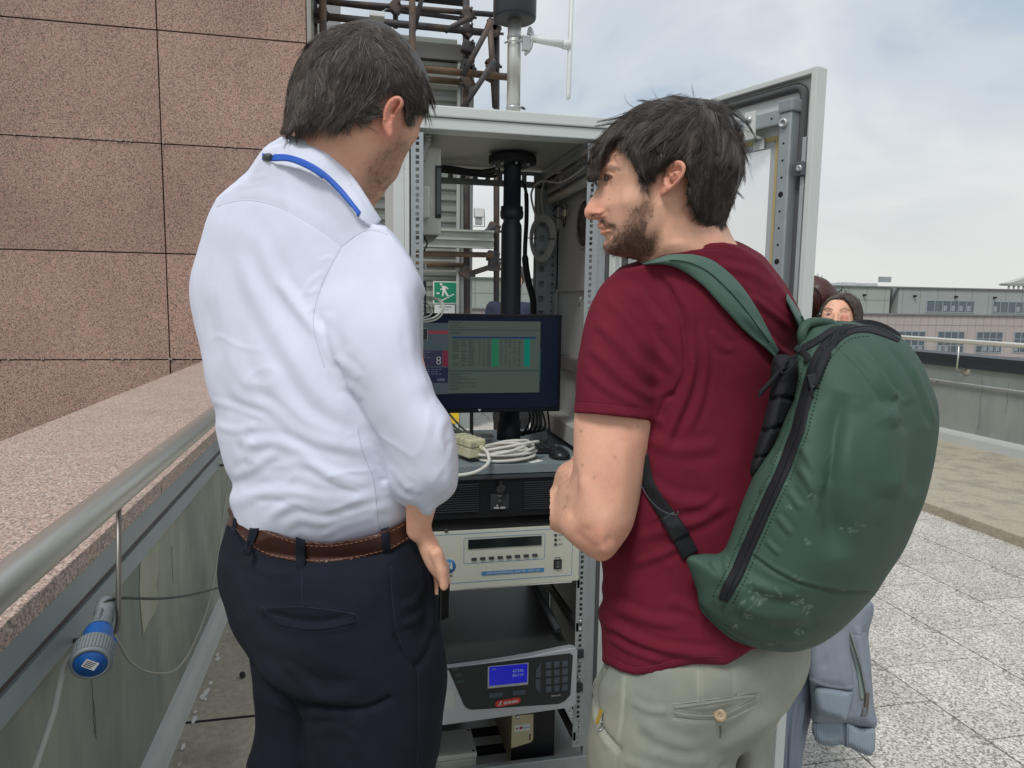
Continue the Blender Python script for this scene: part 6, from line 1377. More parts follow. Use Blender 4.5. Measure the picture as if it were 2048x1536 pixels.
# arms: same body surface, joined under the shirt
av.f[:] = 1
arm2 = [(1160, 790), (1148, 840), (1147, 866), (1146, 925), (1141, 985), (1146, 1040), (1165, 1088), (1190, 1113), (1206, 1120), (1222, 1113), (1243, 1090), (1260, 1065), (1270, 1040), (1281, 990), (1292, 922), (1304, 866), (1314, 800), (1300, 730), (1230, 720)]
av.out(arm2, [(1230, 800, 1.045), (1220, 950, 1.03), (1205, 1090, 1.025)], .053, .055, k=0)
av.out([(1170, 950), (1128, 965), (1113, 990), (1109, 1015), (1113, 1045), (1124, 1068), (1138, 1083), (1155, 1097), (1180, 1112), (1204, 1119), (1228, 1090), (1225, 990)], [(1130, 1020, 1.055), (1200, 1090, 1.03)], .042, .042, k=.012)
av.out([(1160, 918), (1146, 921), (1130, 928), (1118, 938), (1112, 955), (1110, 985), (1116, 1010), (1150, 1020), (1185, 980), (1185, 930)], 1.088, .032, .032, k=.004)
av.cap((1130, 1020, 1.08), (1190, 900, 1.24), .036, .026, .01); av.cap((1150, 960, 1.095), (1300, 960, 1.2), .03, .036, .01)
av.cap((1230, 760, 1.06), (1290, 600, 1.1), .048, .06, .02); av.ell((1400, 700, 1.14), (.10, .15, .06), .05); av.cap((1395, 600, 1.09), (1385, 500, 1.075), .052, .046, .03)
for k_ in range(4): av.chain([(1178 + 3 * k_, 895 - 12 * k_, 1.225 + .006 * k_), (1196 + 3 * k_, 880 - 12 * k_, 1.245), (1215, 885 - 12 * k_, 1.235)], [.0095, .009, .008], .003)
S = av.mesh()
S.folds([(((1152, 930), (1150, 980), (1142, 1010), (1140, 1040)), 6, -3), (((1165, 950), (1180, 1010), (1170, 1060)), 14, 2), (((1200, 1095), (1215, 1100), (1235, 1085)), 9, 2.5), (((1250, 880), (1245, 960), (1235, 1040)), 14, 1.5), (((1145, 1060), (1175, 1085), (1195, 1100)), 9, -1.5)])
for a in ('beard', 'red'): S.att[a] = np.zeros(len(S.c))
S.paint('red', [(1180, 860), (1290, 860), (1270, 1000), (1190, 1000)], 50, gain=.16); S.paint('red', [(1150, 1050), (1260, 1050), (1220, 1125), (1160, 1110)], 18, gain=.3); S.paint('beard', [(1112, 925), (1150, 920), (1150, 1005), (1112, 1000)], 12, gain=.3)
for u_, v_ in ((1162, 862), (1187, 955), (1275, 852), (1230, 915), (1165, 930)): S.paint_stroke('beard', ((u_, v_), (u_ + .5, v_ + .5)), 2.2, .6)
# merge head and arm surfaces into one body
n0 = len(headS.c); S2 = S
S2.c = np.concatenate((headS.c, S.c)); S2.uv = np.concatenate((headS.uv, S.uv)); headS.facing(); qa = S.Q.copy()
for a in ('beard', 'red'): S2.att[a] = np.concatenate((headS.att[a], S.att[a]))
_n1 = Surf.__new__(Surf); _n1.c = S.c[n0:]; _n1.uv = S.uv[n0:]; _n1.Q = qa; _n1.facing()
S2.Q = np.concatenate((headS.Q, _n1.Q + n0)); S2.facing = lambda: (None, None)
body2 = S2.build('body', M_skin, man2)
# ear
ev = Vol(1308, 1384, 308, 404, .90, 1.02, 1.5, .0015)
ear2 = [(1329, 338), (1336, 328), (1350, 322), (1364, 322), (1371, 332), (1369, 345), (1362, 358), (1348, 375), (1333, 387), (1322, 392), (1320, 382), (1326, 366), (1324, 354)]
ev.out(ear2, [(1330, 345, .974), (1369, 330, .945), (1345, 380, .960), (1322, 388, .974), (1350, 350, .956)], .008, .0075, k=0)
S = ev.mesh(); S.folds([(((1332, 338), (1342, 327), (1358, 325), (1367, 334), (1363, 350), (1350, 366), (1338, 378)), 3.2, 2.2, 9), (((1338, 342), (1350, 337), (1357, 342), (1350, 354), (1340, 364)), 5.5, -6.5, 9), (((1326, 352), (1330, 362), (1328, 372)), 3, 1.5), (((1333, 350), (1336, 364)), 3, -5.0, 9), (((1345, 342), (1350, 350), (1342, 360)), 2, 1.6)])
S.att['red'] = np.full(len(S.c), .4); S.att['beard'] = np.zeros(len(S.c)); S.paint_stroke('beard', ((1333, 350), (1336, 364)), 2.8, .5); S.paint_stroke('beard', ((1345, 342), (1348, 354), (1342, 362)), 4, .22); S.build('ear', M_skin, man2)  # ear canal and concha darkened by colour, painted shade rather than hair
# eye glimpsed in profile
eo = MB().lathe(Vector(un(1212, 356.5, 1.029)), CM.T @ np.array((-.6, 0, -.8)), [(.0001, .0012), (.0018, .001), (.0032, .0), (.0038, -.001)], 16).build('eye', mat('eye_dark', (.07, .05, .042), .25), man2)
# hair
hv = Vol(1165, 1505, 175, 465, .92, 1.20, 3, .004)
hs2 = [(1180, 375), (1176, 335), (1184, 301), (1207, 264), (1248, 230), (1296, 203), (1344, 192), (1387, 196), (1437, 200), (1462, 222), (1474, 262), (1486, 305), (1489, 335), (1480, 370), (1465, 405), (1452, 440), (1440, 520), (1300, 520)]
hv.out(hs2, 1.056, [(1180, 350, .045), (1200, 290, .062), (1250, 250, .082), (1300, 260, .092), (1400, 280, .104), (1460, 320, .098), (1300, 350, .088), (1400, 430, .084), (1440, 440, .07), (1260, 320, .08)], .066, k=0, bl=2)
hc2 = [(1150, 170), (1150, 372), (1191, 362), (1196, 356), (1193, 340), (1199, 321), (1207, 303), (1218, 287), (1232, 276), (1246, 278), (1253, 298), (1264, 321), (1275, 337), (1280, 355), (1287, 362), (1298, 344), (1314, 340), (1325, 331), (1337, 322), (1355, 318), (1369, 319), (1373, 352), (1378, 374), (1372, 386), (1381, 400), (1386, 412), (1396, 424), (1412, 432), (1428, 441), (1440, 448), (1448, 442), (1520, 420), (1520, 170)]
hv.clip2d(hc2, sm=False)
S = hv.mesh(); S.noise(.004, 26, 3); S.att['tone'] = np.full(len(S.c), .05); hair_o = S.build('hair', M_hairR, man2)
G2 = [((1400, 208), (1340, 208), (1275, 235), (1220, 275), (1186, 335), (1186, 362)), ((1398, 212), (1340, 228), (1290, 262), (1262, 305), (1280, 345)), ((1398, 215), (1350, 250), (1320, 290), (1310, 330)), ((1402, 218), (1372, 260), (1355, 300), (1345, 325)), ((1405, 220), (1392, 280), (1378, 340), (1385, 395)), ((1410, 218), (1425, 280), (1420, 350), (1405, 420)), ((1415, 212), (1452, 265), (1462, 330), (1445, 400), (1436, 440)), ((1425, 205), (1462, 235), (1480, 300), (1478, 360), (1455, 425)), ((1240, 240), (1205, 290), (1188, 345)), ((1250, 262), (1222, 282), (1206, 310)), ((1290, 250), (1262, 290), (1270, 325))]
R2g = [(1184, 335), (1192, 300), (1215, 266), (1255, 234), (1300, 210), (1345, 200), (1390, 204), (1440, 208), (1462, 235), (1474, 275), (1482, 318), (1474, 360), (1455, 400), (1436, 425), (1400, 415), (1384, 390), (1378, 350), (1372, 322), (1330, 322), (1300, 336), (1282, 336), (1262, 305), (1246, 270), (1222, 274), (1198, 312)]
stopR = [(1290, 362), (1300, 350), (1314, 343), (1326, 333), (1338, 322), (1355, 318), (1370, 320), (1374, 352), (1376, 376), (1372, 390), (1381, 404), (1388, 416), (1398, 428), (1412, 436), (1428, 445), (1442, 455), (1470, 470), (1470, 600), (1150, 600), (1150, 380), (1193, 368), (1200, 345), (1204, 322), (1212, 304), (1222, 290), (1234, 280), (1246, 282), (1254, 302), (1262, 322), (1273, 340), (1280, 358)]
stopR = [stopR, [(1100, 250), (1160, 300), (1171, 325), (1173, 350), (1181, 366), (1190, 374), (1190, 600), (1100, 600)], [(1432, 452), (1446, 444), (1456, 430), (1474, 400), (1490, 350), (1494, 300), (1540, 300), (1540, 700), (1440, 700)]]
grow(hv, R2g, G2, 620, 18, 84, 'hair_strands', M_hairR, hair_o, lift=(.0005, .008), spread=5, wob=.24, curl=.22, seed=13, grey=.03, rad=.00032, stray=1.2, stop=stopR, over=(0, 2))
grow(hv, [(1300, 210), (1345, 198), (1390, 204), (1440, 206), (1462, 235), (1478, 290), (1440, 260), (1390, 230), (1320, 230)], [((1400, 215), (1370, 188), (1330, 190), (1290, 205)), ((1405, 215), (1430, 190), (1460, 205), (1480, 240)), ((1440, 230), (1480, 262), (1492, 300)), ((1350, 215), (1300, 212), (1250, 235))], 44, 4, 66, 'stray_strands', M_hairR, hair_o, lift=(.004, .012), spread=2.5, wob=.2, curl=.7, seed=19, grey=.05, rad=.0002, stray=2.5)
grow(hv, [(1188, 340), (1196, 310), (1215, 285), (1245, 272), (1262, 300), (1250, 300), (1230, 285), (1205, 315)], [((1225, 270), (1205, 300), (1188, 350), (1186, 372)), ((1250, 270), (1238, 300), (1212, 318)), ((1262, 290), (1262, 320), (1280, 345))], 60, 8, 40, 'fringe_strands', M_hairR, hair_o, lift=(.0, .004), spread=3, wob=.25, curl=.4, seed=23, grey=.03, rad=.00024, stray=1.5, stop=stopR, over=(1, 5))
grow(hv, [(1380, 395), (1400, 410), (1440, 432), (1450, 415), (1400, 395)], [((1390, 400), (1384, 425)), ((1420, 420), (1412, 446)), ((1445, 420), (1438, 458))], 120, 8, 22, 'nape_strands', M_hairR, hair_o, lift=(.0, .003), spread=4, wob=.4, seed=25, grey=.03, rad=.00024, stray=2, stop=stopR, over=(0, 4))
grow(hv, [(1280, 335), (1312, 335), (1306, 352), (1290, 372), (1282, 360)], [((1290, 335), (1285, 372)), ((1312, 335), (1302, 356))], 40, 8, 18, 'sideburn_strands', M_hairR, hair_o, lift=(.0, .003), spread=3.5, wob=.4, seed=27, grey=.05, rad=.00026, stray=3)
M_beard = hair_mat('beard_hair', (.085, .056, .040), (.20, .135, .095), (.33, .24, .17))
bp = [(1292, 365), (1306, 400), (1312, 440), (1308, 490), (1290, 522), (1245, 516), (1212, 506), (1205, 488), (1222, 478), (1236, 462), (1250, 436), (1270, 405), (1284, 385)]
grow(fv, bp, [((1300, 370), (1300, 420), (1290, 480)), ((1270, 410), (1262, 450), (1250, 505)), ((1240, 470), (1225, 495), (1212, 512)), ((1310, 440), (1305, 490), (1290, 528))], 420, 4, 5, 'beard', M_beard, man2, lift=(.0, .001), spread=8, wob=.6, seed=31, grey=.06, rad=.00009, step=2, stray=2)
grow(fv, [(1240, 470), (1300, 450), (1312, 490), (1290, 520), (1245, 514), (1210, 504), (1212, 486)], [((1290, 470), (1285, 520)), ((1250, 480), (1240, 520)), ((1220, 490), (1208, 508))], 250, 5, 7, 'beard', M_beard, man2, lift=(.0, .0018), spread=9, wob=.5, seed=33, grey=.05, rad=.00012, step=2.5, stray=2.5)
grow(fv, [(1199, 441), (1208, 439), (1222, 444), (1230, 454), (1218, 454), (1206, 448)], [((1200, 441), (1205, 449)), ((1222, 444), (1230, 456))], 34, 4, 6, 'moustache', M_beard, man2, lift=(.0, .0015), spread=2, wob=.5, seed=35, rad=.00022, step=3, stray=1.5)
grow(fv, [(1198, 342), (1205, 336), (1222, 333), (1226, 336), (1214, 338), (1203, 343)], [((1197, 343), (1215, 334), (1242, 340))], 26, 3, 6, 'eyebrow', M_beard, man2, lift=(.0, .002), spread=1.5, wob=.3, seed=37, rad=.00016, step=3, stray=1)

grow(av, [(1114, 945), (1140, 930), (1146, 980), (1128, 1030), (1114, 1020)], [((1135, 935), (1126, 980), (1122, 1030))], 90, 2, 5, 'arm_hair', M_beard, man2, lift=(.0, .0006), spread=4, wob=.2, seed=39, rad=.00007, step=2.5, stray=1.5)
# ---- T-shirt
M_tee = mat('burgundy_jersey', (.138, .0095, .023), .88, var=.06, vscale=60, bump=.16, bscale=1100, bdist=.0003, spec=.25)
sv = Vol(1132, 1640, 470, 1372, .88, 1.30, 4, .005)
tor2 = [(1284, 530), (1310, 512), (1334, 500), (1364, 488), (1393, 483), (1446, 484), (1469, 490), (1490, 500), (1519, 520), (1548, 555), (1569, 582), (1586, 614), (1598, 643), (1610, 676), (1612, 800), (1602, 1000), (1585, 1200), (1575, 1400), (1400, 1440), (1220, 1400), (1206, 1309), (1204, 1256), (1197, 1232), (1199, 1214), (1207, 1198), (1203, 1177), (1206, 1150), (1200, 1100), (1205, 1000), (1200, 850), (1195, 650), (1230, 560)]
hem2 = [(1100, 400), (1195, 1316), (1212, 1326), (1239, 1342), (1268, 1351), (1290, 1350), (1312, 1346), (1356, 1333), (1385, 1327), (1420, 1328), (1452, 1328), (1473, 1317), (1505, 1297), (1700, 1290), (1700, 400)]
sv.out(tor2, [(1230, 650, 1.125), (1400, 520, 1.095), (1400, 700, 1.11), (1400, 1000, 1.125), (1400, 1300, 1.13), (1600, 700, 1.17), (1600, 1100, 1.15), (1230, 1200, 1.15)], .112, .12, k=0, clip=hem2, bl=3)
slv2 = [(1286, 527), (1246, 535), (1223, 549), (1203, 570), (1185, 599), (1176, 623), (1167, 655), (1159, 696), (1153, 728), (1149, 787), (1146, 826), (1144, 900), (1315, 910), (1318, 830), (1322, 790), (1328, 760), (1336, 730), (1346, 690), (1348, 640), (1335, 580), (1312, 545)]
slh = [(1100, 400), (1100, 824), (1147, 827), (1180, 829), (1217, 832), (1260, 836), (1311, 842), (1420, 846), (1420, 400)]
sv.out([(1225, 470), (1330, 420), (1400, 410), (1480, 420), (1570, 520), (1620, 660), (1400, 690), (1210, 640)], [(1260, 560, 1.10), (1330, 520, 1.085), (1420, 520, 1.085), (1520, 560, 1.12), (1400, 650, 1.10)], .088, .075, k=.03,
    clip=[(1284, 530), (1310, 515), (1334, 504), (1350, 496), (1364, 491), (1393, 485), (1420, 484), (1446, 485), (1469, 490), (1490, 500), (1519, 520), (1548, 555), (1569, 582), (1600, 650), (1600, 800), (1180, 800), (1200, 590), (1246, 538)])
sv.out(slv2, [(1250, 560, 1.075), (1230, 700, 1.045), (1230, 830, 1.035), (1330, 620, 1.07)], .064, .060, k=.012, clip=slh, bl=2)
S = sv.mesh(); S.noise(.0028, 9, 12); S.noise(.0010, 30, 14); S.crinkle(.0014, 9, 13, (1, 1.4), [(1190, 1100), (1300, 900), (1460, 860), (1500, 1000), (1460, 1300), (1300, 1340), (1200, 1290)])
S.folds([(((1205, 590), (1240, 620), (1290, 680), (1330, 720), (1340, 750)), 10, 4), (((1190, 640), (1230, 680), (1280, 730), (1325, 770)), 9, 4), (((1175, 690), (1220, 730), (1275, 780), (1318, 800)), 9, 3.5), (((1250, 570), (1290, 610), (1330, 660)), 9, 3), (((1170, 740), (1220, 780), (1290, 815)), 8, 2.5),
 (((1304, 536), (1328, 560), (1350, 600), (1362, 640), (1370, 700), (1372, 740), (1360, 770), (1345, 790)), 4, -4, 9), (((1345, 790), (1330, 800), (1322, 830)), 6, -6, 9), (((1335, 545), (1365, 590), (1385, 650), (1388, 720)), 8, 3), (((1318, 540), (1345, 575), (1362, 612)), 5, 2.5),
 (((1386, 690), (1384, 740), (1370, 790), (1345, 850), (1325, 900)), 9, 4.5), (((1400, 640), (1410, 720), (1400, 800), (1370, 870)), 8, 3), (((1420, 660), (1440, 690), (1470, 700)), 8, 2), (((1480, 620), (1520, 660), (1560, 700), (1600, 720)), 6, 3.5), (((1500, 590), (1545, 625), (1590, 660)), 6, 3), (((1460, 570), (1500, 600)), 5, 2.5), (((1430, 530), (1500, 545), (1550, 580)), 8, 2), (((1520, 680), (1560, 730)), 6, 3),
 (((1290, 870), (1350, 900), (1440, 890)), 12, 3), (((1280, 960), (1350, 1000), (1430, 1010)), 12, 3), (((1270, 1080), (1330, 1060), (1400, 1040), (1460, 1000)), 10, 3.5), (((1260, 1130), (1320, 1110), (1380, 1080)), 8, 3), (((1210, 1190), (1240, 1215), (1300, 1240), (1370, 1250)), 10, 3.5), (((1205, 1240), (1240, 1262), (1300, 1290), (1380, 1305), (1450, 1310)), 9, 5), (((1215, 1270), (1260, 1300), (1330, 1322)), 7, 4), (((1250, 1160), (1248, 1200), (1240, 1250)), 4, -1.5), (((1330, 1200), (1390, 1220), (1440, 1260)), 10, 3),
 (((1147, 806), (1180, 808), (1217, 811), (1260, 816), (1314, 821)), 2.4, -1.5, 9), (((1336, 510), (1364, 499), (1400, 495), (1446, 496), (1480, 506)), 2.4, -1.4, 9), (((1210, 1312), (1240, 1326), (1268, 1336), (1312, 1331), (1356, 1318), (1400, 1313), (1452, 1314)), 2.4, -1.2, 9)], gain=.9)
S.relax(1, .25)
tee = S.build('t_shirt', M_tee, man2); B4 = S.bvh()
b = MB(); M_rt = mat('burgundy_thread', (.20, .018, .04), .8)
for pts in (((1148, 806), (1180, 808), (1217, 811), (1260, 816), (1314, 821)), ((1338, 510), (1364, 500), (1400, 496), (1446, 497), (1480, 506)), ((1304, 537), (1328, 560), (1350, 600), (1362, 640), (1370, 700), (1371, 738)), ((1212, 1312), (1240, 1326), (1268, 1336), (1312, 1331), (1356, 1318), (1400, 1313), (1450, 1313))): seam(B4, pts, .0005, 's', M_rt, tee, mb=b)
b.build('seam', M_rt, tee, kind='stuff')
# ---- trousers
M_sage = mat('sage_cotton', (.245, .26, .215), .88, col2=(.30, .30, .245), c2scale=6, var=.06, vscale=25, bump=.25, bscale=900, bdist=.0004, spec=.25, attr='fade', attrcol=(.40, .42, .35))
tv = Vol(1160, 1640, 1225, 2390, .92, 1.46, 6, .008)
hip2 = [(1206, 1290), (1207, 1325), (1188, 1360), (1184, 1380), (1182, 1414), (1177, 1450), (1174, 1536), (1180, 1700), (1200, 2000), (1215, 2360), (1375, 2360), (1420, 2000), (1455, 1700), (1470, 1560), (1475, 1518), (1510, 1495), (1545, 1468), (1562, 1440), (1583, 1411), (1603, 1380), (1617, 1345), (1621, 1303), (1600, 1240), (1400, 1230), (1240, 1240)]
tdc2 = [(1230, 1350, 1.16), (1400, 1350, 1.135), (1590, 1350, 1.17), (1330, 1536, 1.15), (1320, 2000, 1.21), (1300, 2360, 1.26)]
tv.out(hip2, tdc2, .112, .125, k=0, bl=3)
tv.out([(1440, 1380), (1462, 1520), (1460, 1700), (1440, 2000), (1430, 2360), (1530, 2360), (1545, 2000), (1550, 1700), (1547, 1540), (1553, 1460), (1560, 1400)], [(1500, 1450, 1.24), (1500, 2360, 1.34)], .08, .08, k=.01)
S = tv.mesh(); S.noise(.003, 9, 22); S.noise(.0013, 30, 24)
S.folds([(((1560, 1440), (1520, 1470), (1475, 1512), (1440, 1536)), 5, -5, 9), (((1590, 1400), (1545, 1430), (1490, 1470), (1430, 1500)), 14, 5), (((1210, 1330), (1190, 1362), (1187, 1385), (1193, 1430), (1206, 1466), (1238, 1500)), 5, -7, 9), (((1202, 1340), (1184, 1380), (1190, 1440), (1215, 1490)), 4, 3, 9), (((1252, 1350), (1250, 1400), (1244, 1450), (1237, 1500), (1236, 1540)), 3, -2, 9),
 (((1345, 1412), (1400, 1405), (1460, 1395), (1515, 1388)), 3, -1.8, 9), (((1350, 1434), (1400, 1438), (1450, 1434), (1515, 1405)), 3, -2.5, 9), (((1356, 1420), (1400, 1426), (1450, 1420), (1508, 1400)), 5, -3), (((1398, 1330), (1400, 1400)), 2, -1.2, 9), (((1468, 1326), (1472, 1392)), 2, -1.2, 9), (((1280, 1440), (1330, 1480), (1400, 1500)), 12, 3), (((1300, 1500), (1360, 1520), (1420, 1520)), 10, 2.5), (((1260, 1400), (1300, 1420), (1340, 1420)), 7, 2), (((1250, 1520), (1300, 1540)), 8, 2), (((1602, 1340), (1560, 1380), (1530, 1420)), 10, 2)])
S.att['fade'] = np.zeros(len(S.c))
for pts in (((1345, 1410), (1515, 1386)), ((1350, 1437), (1450, 1437), (1516, 1408)), ((1253, 1350), (1237, 1500)), ((1240, 1500), (1205, 1468), (1190, 1430)), ((1398, 1330), (1400, 1400)), ((1469, 1326), (1472, 1392))): S.paint_stroke('fade', pts, 4, .5)
S.paint('fade', [(1480, 1330), (1610, 1340), (1560, 1440), (1480, 1460)], 40, gain=.35)
trs2 = S.build('trousers', M_sage, man2); B5 = S.bvh()
b = MB(); M_gt = mat('sage_thread', (.30, .33, .27), .8)
for pts in (((1342, 1409), (1400, 1402), (1460, 1393), (1518, 1385), (1521, 1406)), ((1342, 1409), (1346, 1432), (1380, 1440), (1440, 1440), (1490, 1424), (1521, 1406)), ((1350, 1428), (1400, 1434), (1450, 1430), (1512, 1400)), ((1253, 1352), (1251, 1400), (1245, 1450), (1237, 1500), (1236, 1535)), ((1258, 1352), (1256, 1400), (1250, 1450), (1242, 1500)), ((1399, 1330), (1401, 1400)), ((1469, 1326), (1473, 1392)), ((1210, 1328), (1189, 1362), (1186, 1385), (1192, 1430), (1205, 1466), (1238, 1500))): seam(B5, pts, .0006, 's', M_gt, trs2, mb=b)
b.build('seam', M_gt, trs2, kind='stuff')
band(B5, [(1348, 1412), (1400, 1405), (1460, 1396), (1513, 1388)], [(1348, 1418), (1400, 1411), (1460, 1402), (1513, 1394)], .002, 'pocket_welt', M_sage, trs2, thick=.002)
band(B5, [(1350, 1424), (1400, 1430), (1450, 1426), (1512, 1398)], [(1351, 1434), (1400, 1439), (1452, 1436), (1516, 1406)], .002, 'pocket_welt', M_sage, trs2, thick=.002)
h_, n_ = hit(B5, 1440, 1430); ce = to_world(h_ * (1 - .004 / h_.z)); an_ = Vector(EYE) - ce; an_.normalize()
btn = MB().lathe(ce, an_, [(.0, .0022), (.0035, .0022), (.0045, .003), (.0088, .003), (.0092, .0015), (.0088, 0)], 22).build('button', mat('horn_button', (.36, .27, .17), .4, var=.2, vscale=200), trs2)
for q_ in range(4):
    a = q_ * 1.571 + .8; rgt = an_.orthogonal().normalized(); up_ = an_.cross(rgt); c_ = ce + (rgt * math.cos(a) + up_ * math.sin(a)) * .0022 + an_ * .0023
    MB().lathe(c_, an_, [(.0009, 0), (0, .0003)], 8).build('button_hole', M_dark, btn)
seam(B5, [(1440, 1452), (1441, 1462), (1440, 1474)], .0016, 'buttonhole', mat('sage_dark', (.12, .14, .11), .8), trs2)
# keys in the front pocket
kk = thing('key_ring', 'keys on a small metal ring sticking out of the sage trouser pocket', 'keys')
h_, n_ = hit(B5, 1200, 1452); kc = to_world(h_ * (1 - .01 / h_.z))
MB().tube([kc + Vector((.0, 0, .0)) + Vector((.006 * math.cos(a), -.002 * math.sin(a), .008 * math.sin(a))) for a in np.linspace(0, 6.283, 19)[:-1]], .0013, 8, closed=True).build('ring', M_alu, kk)
MB().box(-.003, .003, -.001, .001, -.002, .022, .001, Matrix.Translation(kc + Vector((-.006, -.003, .008))) @ Matrix.Rotation(.3, 4, 'Y')).build('brass_tag', mat('brass', (.5, .32, .05), .4, .5), kk)
MB().box(-.002, .002, -.001, .001, .0, .03, .001, Matrix.Translation(kc + Vector((.004, .002, .0))) @ Matrix.Rotation(.25, 4, 'Y')).build('key_blade', mat('dark_metal', (.08, .08, .08), .5, .5), kk)
for u, v, d in ((1295, 2370, 1.26), (1480, 2370, 1.345)):
    p = un(u, v, d); shoe(p[0], p[1], R(55), mat('grey_shoe', (.12, .12, .12), .7), man2)

# ---- backpack
M_gb = mat('green_coated_fabric', (.044, .084, .063), .66, var=.08, vscale=9, bump=.22, bscale=520, bdist=.0004, spec=.32, attr='scuff', attrcol=(.34, .44, .42))
M_gs = mat('green_strap', (.075, .135, .108), .6, bump=.1, bscale=600, bdist=.0003)
M_web = mat('black_webbing', (.009, .0095, .012), .75, bump=.3, bscale=700, bdist=.0004)
bag = thing('backpack', 'dark green coated backpack with long black zippers worn by the burgundy T-shirt man', 'backpack')
gv = Vol(1352, 1892, 626, 1322, .78, 1.24, 4, .005)
bag1 = [(1592, 705), (1606, 676), (1614, 655), (1624, 643), (1645, 640), (1698, 641), (1730, 649), (1764, 658), (1789, 670), (1813, 685), (1834, 709), (1852, 740), (1865, 777), (1875, 813), (1878, 858), (1873, 904), (1866, 940), (1852, 1001), (1831, 1050), (1807, 1101), (1776, 1149), (1752, 1187), (1722, 1221), (1683, 1260), (1645, 1286), (1613, 1299), (1583, 1305), (1546, 1302), (1500, 1292), (1462, 1276), (1425, 1247), (1400, 1220), (1394, 1183), (1382, 1150), (1370, 1118), (1385, 1108), (1410, 1105), (1443, 1103), (1462, 1062), (1486, 1001), (1512, 941), (1546, 889), (1571, 828), (1593, 783), (1594, 740)]
bdc = [(1400, 1150, .990), (1480, 1010, .985), (1560, 850, .990), (1600, 700, 1.01), (1700, 900, 1.025), (1860, 850, 1.075), (1590, 1290, 1.035), (1700, 1100, 1.035), (1730, 660, 1.07), (1640, 650, 1.06)]
gv.out(bag1, bdc, [(1400, 1150, .05), (1480, 1000, .065), (1600, 750, .08), (1700, 900, .135), (1600, 1150, .115), (1850, 850, .12), (1720, 660, .10)], .115, k=0, bl=3)
S = gv.mesh(); S.noise(.0022, 12, 31)
S.folds([(((1685, 1120), (1665, 1000), (1668, 880), (1690, 780)), 30, -17), (((1640, 1000), (1615, 900), (1630, 800)), 22, 6), (((1780, 1000), (1775, 880), (1765, 800)), 26, 9), (((1760, 1060), (1800, 940), (1812, 850)), 18, 3),
 (((1679, 694), (1705, 712), (1735, 743), (1757, 780), (1771, 808)), 6, -6, 9), (((1700, 690), (1740, 725), (1775, 775), (1794, 798)), 9, 5), (((1768, 810), (1785, 806), (1800, 795)), 5, -2.5), (((1740, 700), (1775, 740), (1800, 780), (1820, 800)), 7, -2.5), (((1775, 690), (1810, 730), (1840, 790), (1858, 860)), 5, -3), (((1822, 720), (1850, 790), (1868, 850)), 5, 2.5), (((1755, 830), (1775, 838), (1795, 825)), 12, 2.5),
 (((1506, 1113), (1552, 1146), (1598, 1167), (1643, 1179), (1689, 1185), (1750, 1184)), 3.2, -3.2, 9), (((1506, 1105), (1552, 1138), (1598, 1159), (1643, 1171), (1689, 1177), (1750, 1176)), 4, 1.8, 9),
 (((1600, 890), (1630, 930), (1650, 980)), 8, 2), (((1592, 930), (1625, 975), (1640, 1030)), 7, 2), (((1575, 980), (1605, 1020)), 6, 2), (((1552, 1030), (1585, 1070)), 6, 2), (((1530, 1080), (1560, 1110)), 5, 2), (((1560, 900), (1545, 930)), 4, 2.5), (((1540, 960), (1520, 985)), 4, 2.5), (((1515, 1010), (1500, 1040)), 4, 2.5), (((1495, 1070), (1478, 1090)), 4, 2.5),
 (((1420, 1120), (1440, 1150), (1430, 1190)), 5, -3), (((1445, 1110), (1455, 1140), (1448, 1170)), 5, 2.5), (((1480, 1150), (1540, 1180), (1600, 1190)), 9, 2.5), (((1470, 1200), (1530, 1230), (1620, 1235)), 14, 4), (((1540, 1260), (1600, 1262), (1640, 1245)), 10, -2.5), (((1500, 1270), (1560, 1280), (1620, 1275)), 8, 2), (((1400, 1215), (1440, 1250), (1500, 1284), (1560, 1292)), 4, -2.2, 9),
 (((1424, 1222), (1428, 1204), (1436, 1190)), 3, -2.5), (((1440, 1230), (1447, 1210)), 3, -2.), (((1616, 700), (1640, 680), (1670, 668)), 8, 2), (((1600, 720), (1602, 760), (1585, 800)), 5, 3)], gain=1.)
S.att['scuff'] = np.zeros(len(S.c)); rs = random.Random(8)
scf = [(1497, 1165, 10), (1555, 1187, 9), (1512, 1202, 14), (1525, 1195, 10), (1484, 1205, 6), (1487, 1232, 8), (1470, 1255, 5), (1600, 1203, 9), (1616, 1213, 8), (1615, 1225, 4), (1573, 968, 5), (1625, 995, 7), (1616, 1085, 6), (1575, 1015, 4), (1714, 1060, 9), (1600, 1268, 5), (1686, 1180, 2), (1500, 1112, 2), (1540, 1290, 5), (1590, 1160, 6)]
for u, v, r_ in scf:
    for _ in range(int(2 + r_ * .7)):
        du, dv, a = rs.gauss(0, r_ * .8), rs.gauss(0, r_ * .5), rs.uniform(-.6, .9); L_ = rs.uniform(1, r_)
        S.paint_stroke('scuff', ((u + du, v + dv), (u + du + L_ * math.cos(a), v + dv + L_ * math.sin(a))), 1.3, rs.uniform(.15, .55))
bagb = S.build('bag_body', M_gb, bag); B6 = S.bvh()
zipc = [(1800, 680), (1789, 671), (1760, 658), (1734, 652), (1704, 655), (1680, 667), (1660, 686), (1642, 708), (1630, 734), (1620, 764), (1611, 798), (1602, 830), (1595, 860), (1583, 892), (1565, 941), (1537, 1001), (1510, 1062), (1489, 1110), (1474, 1146), (1457, 1177), (1445, 1202)]
def offs(P, w0, w1):
    P = np.array(P, float); T_ = np.gradient(P, axis=0); T_ /= np.linalg.norm(T_, axis=1)[:, None]; Nn = np.stack((-T_[:, 1], T_[:, 0]), 1); return (P + Nn * w0), (P + Nn * w1)
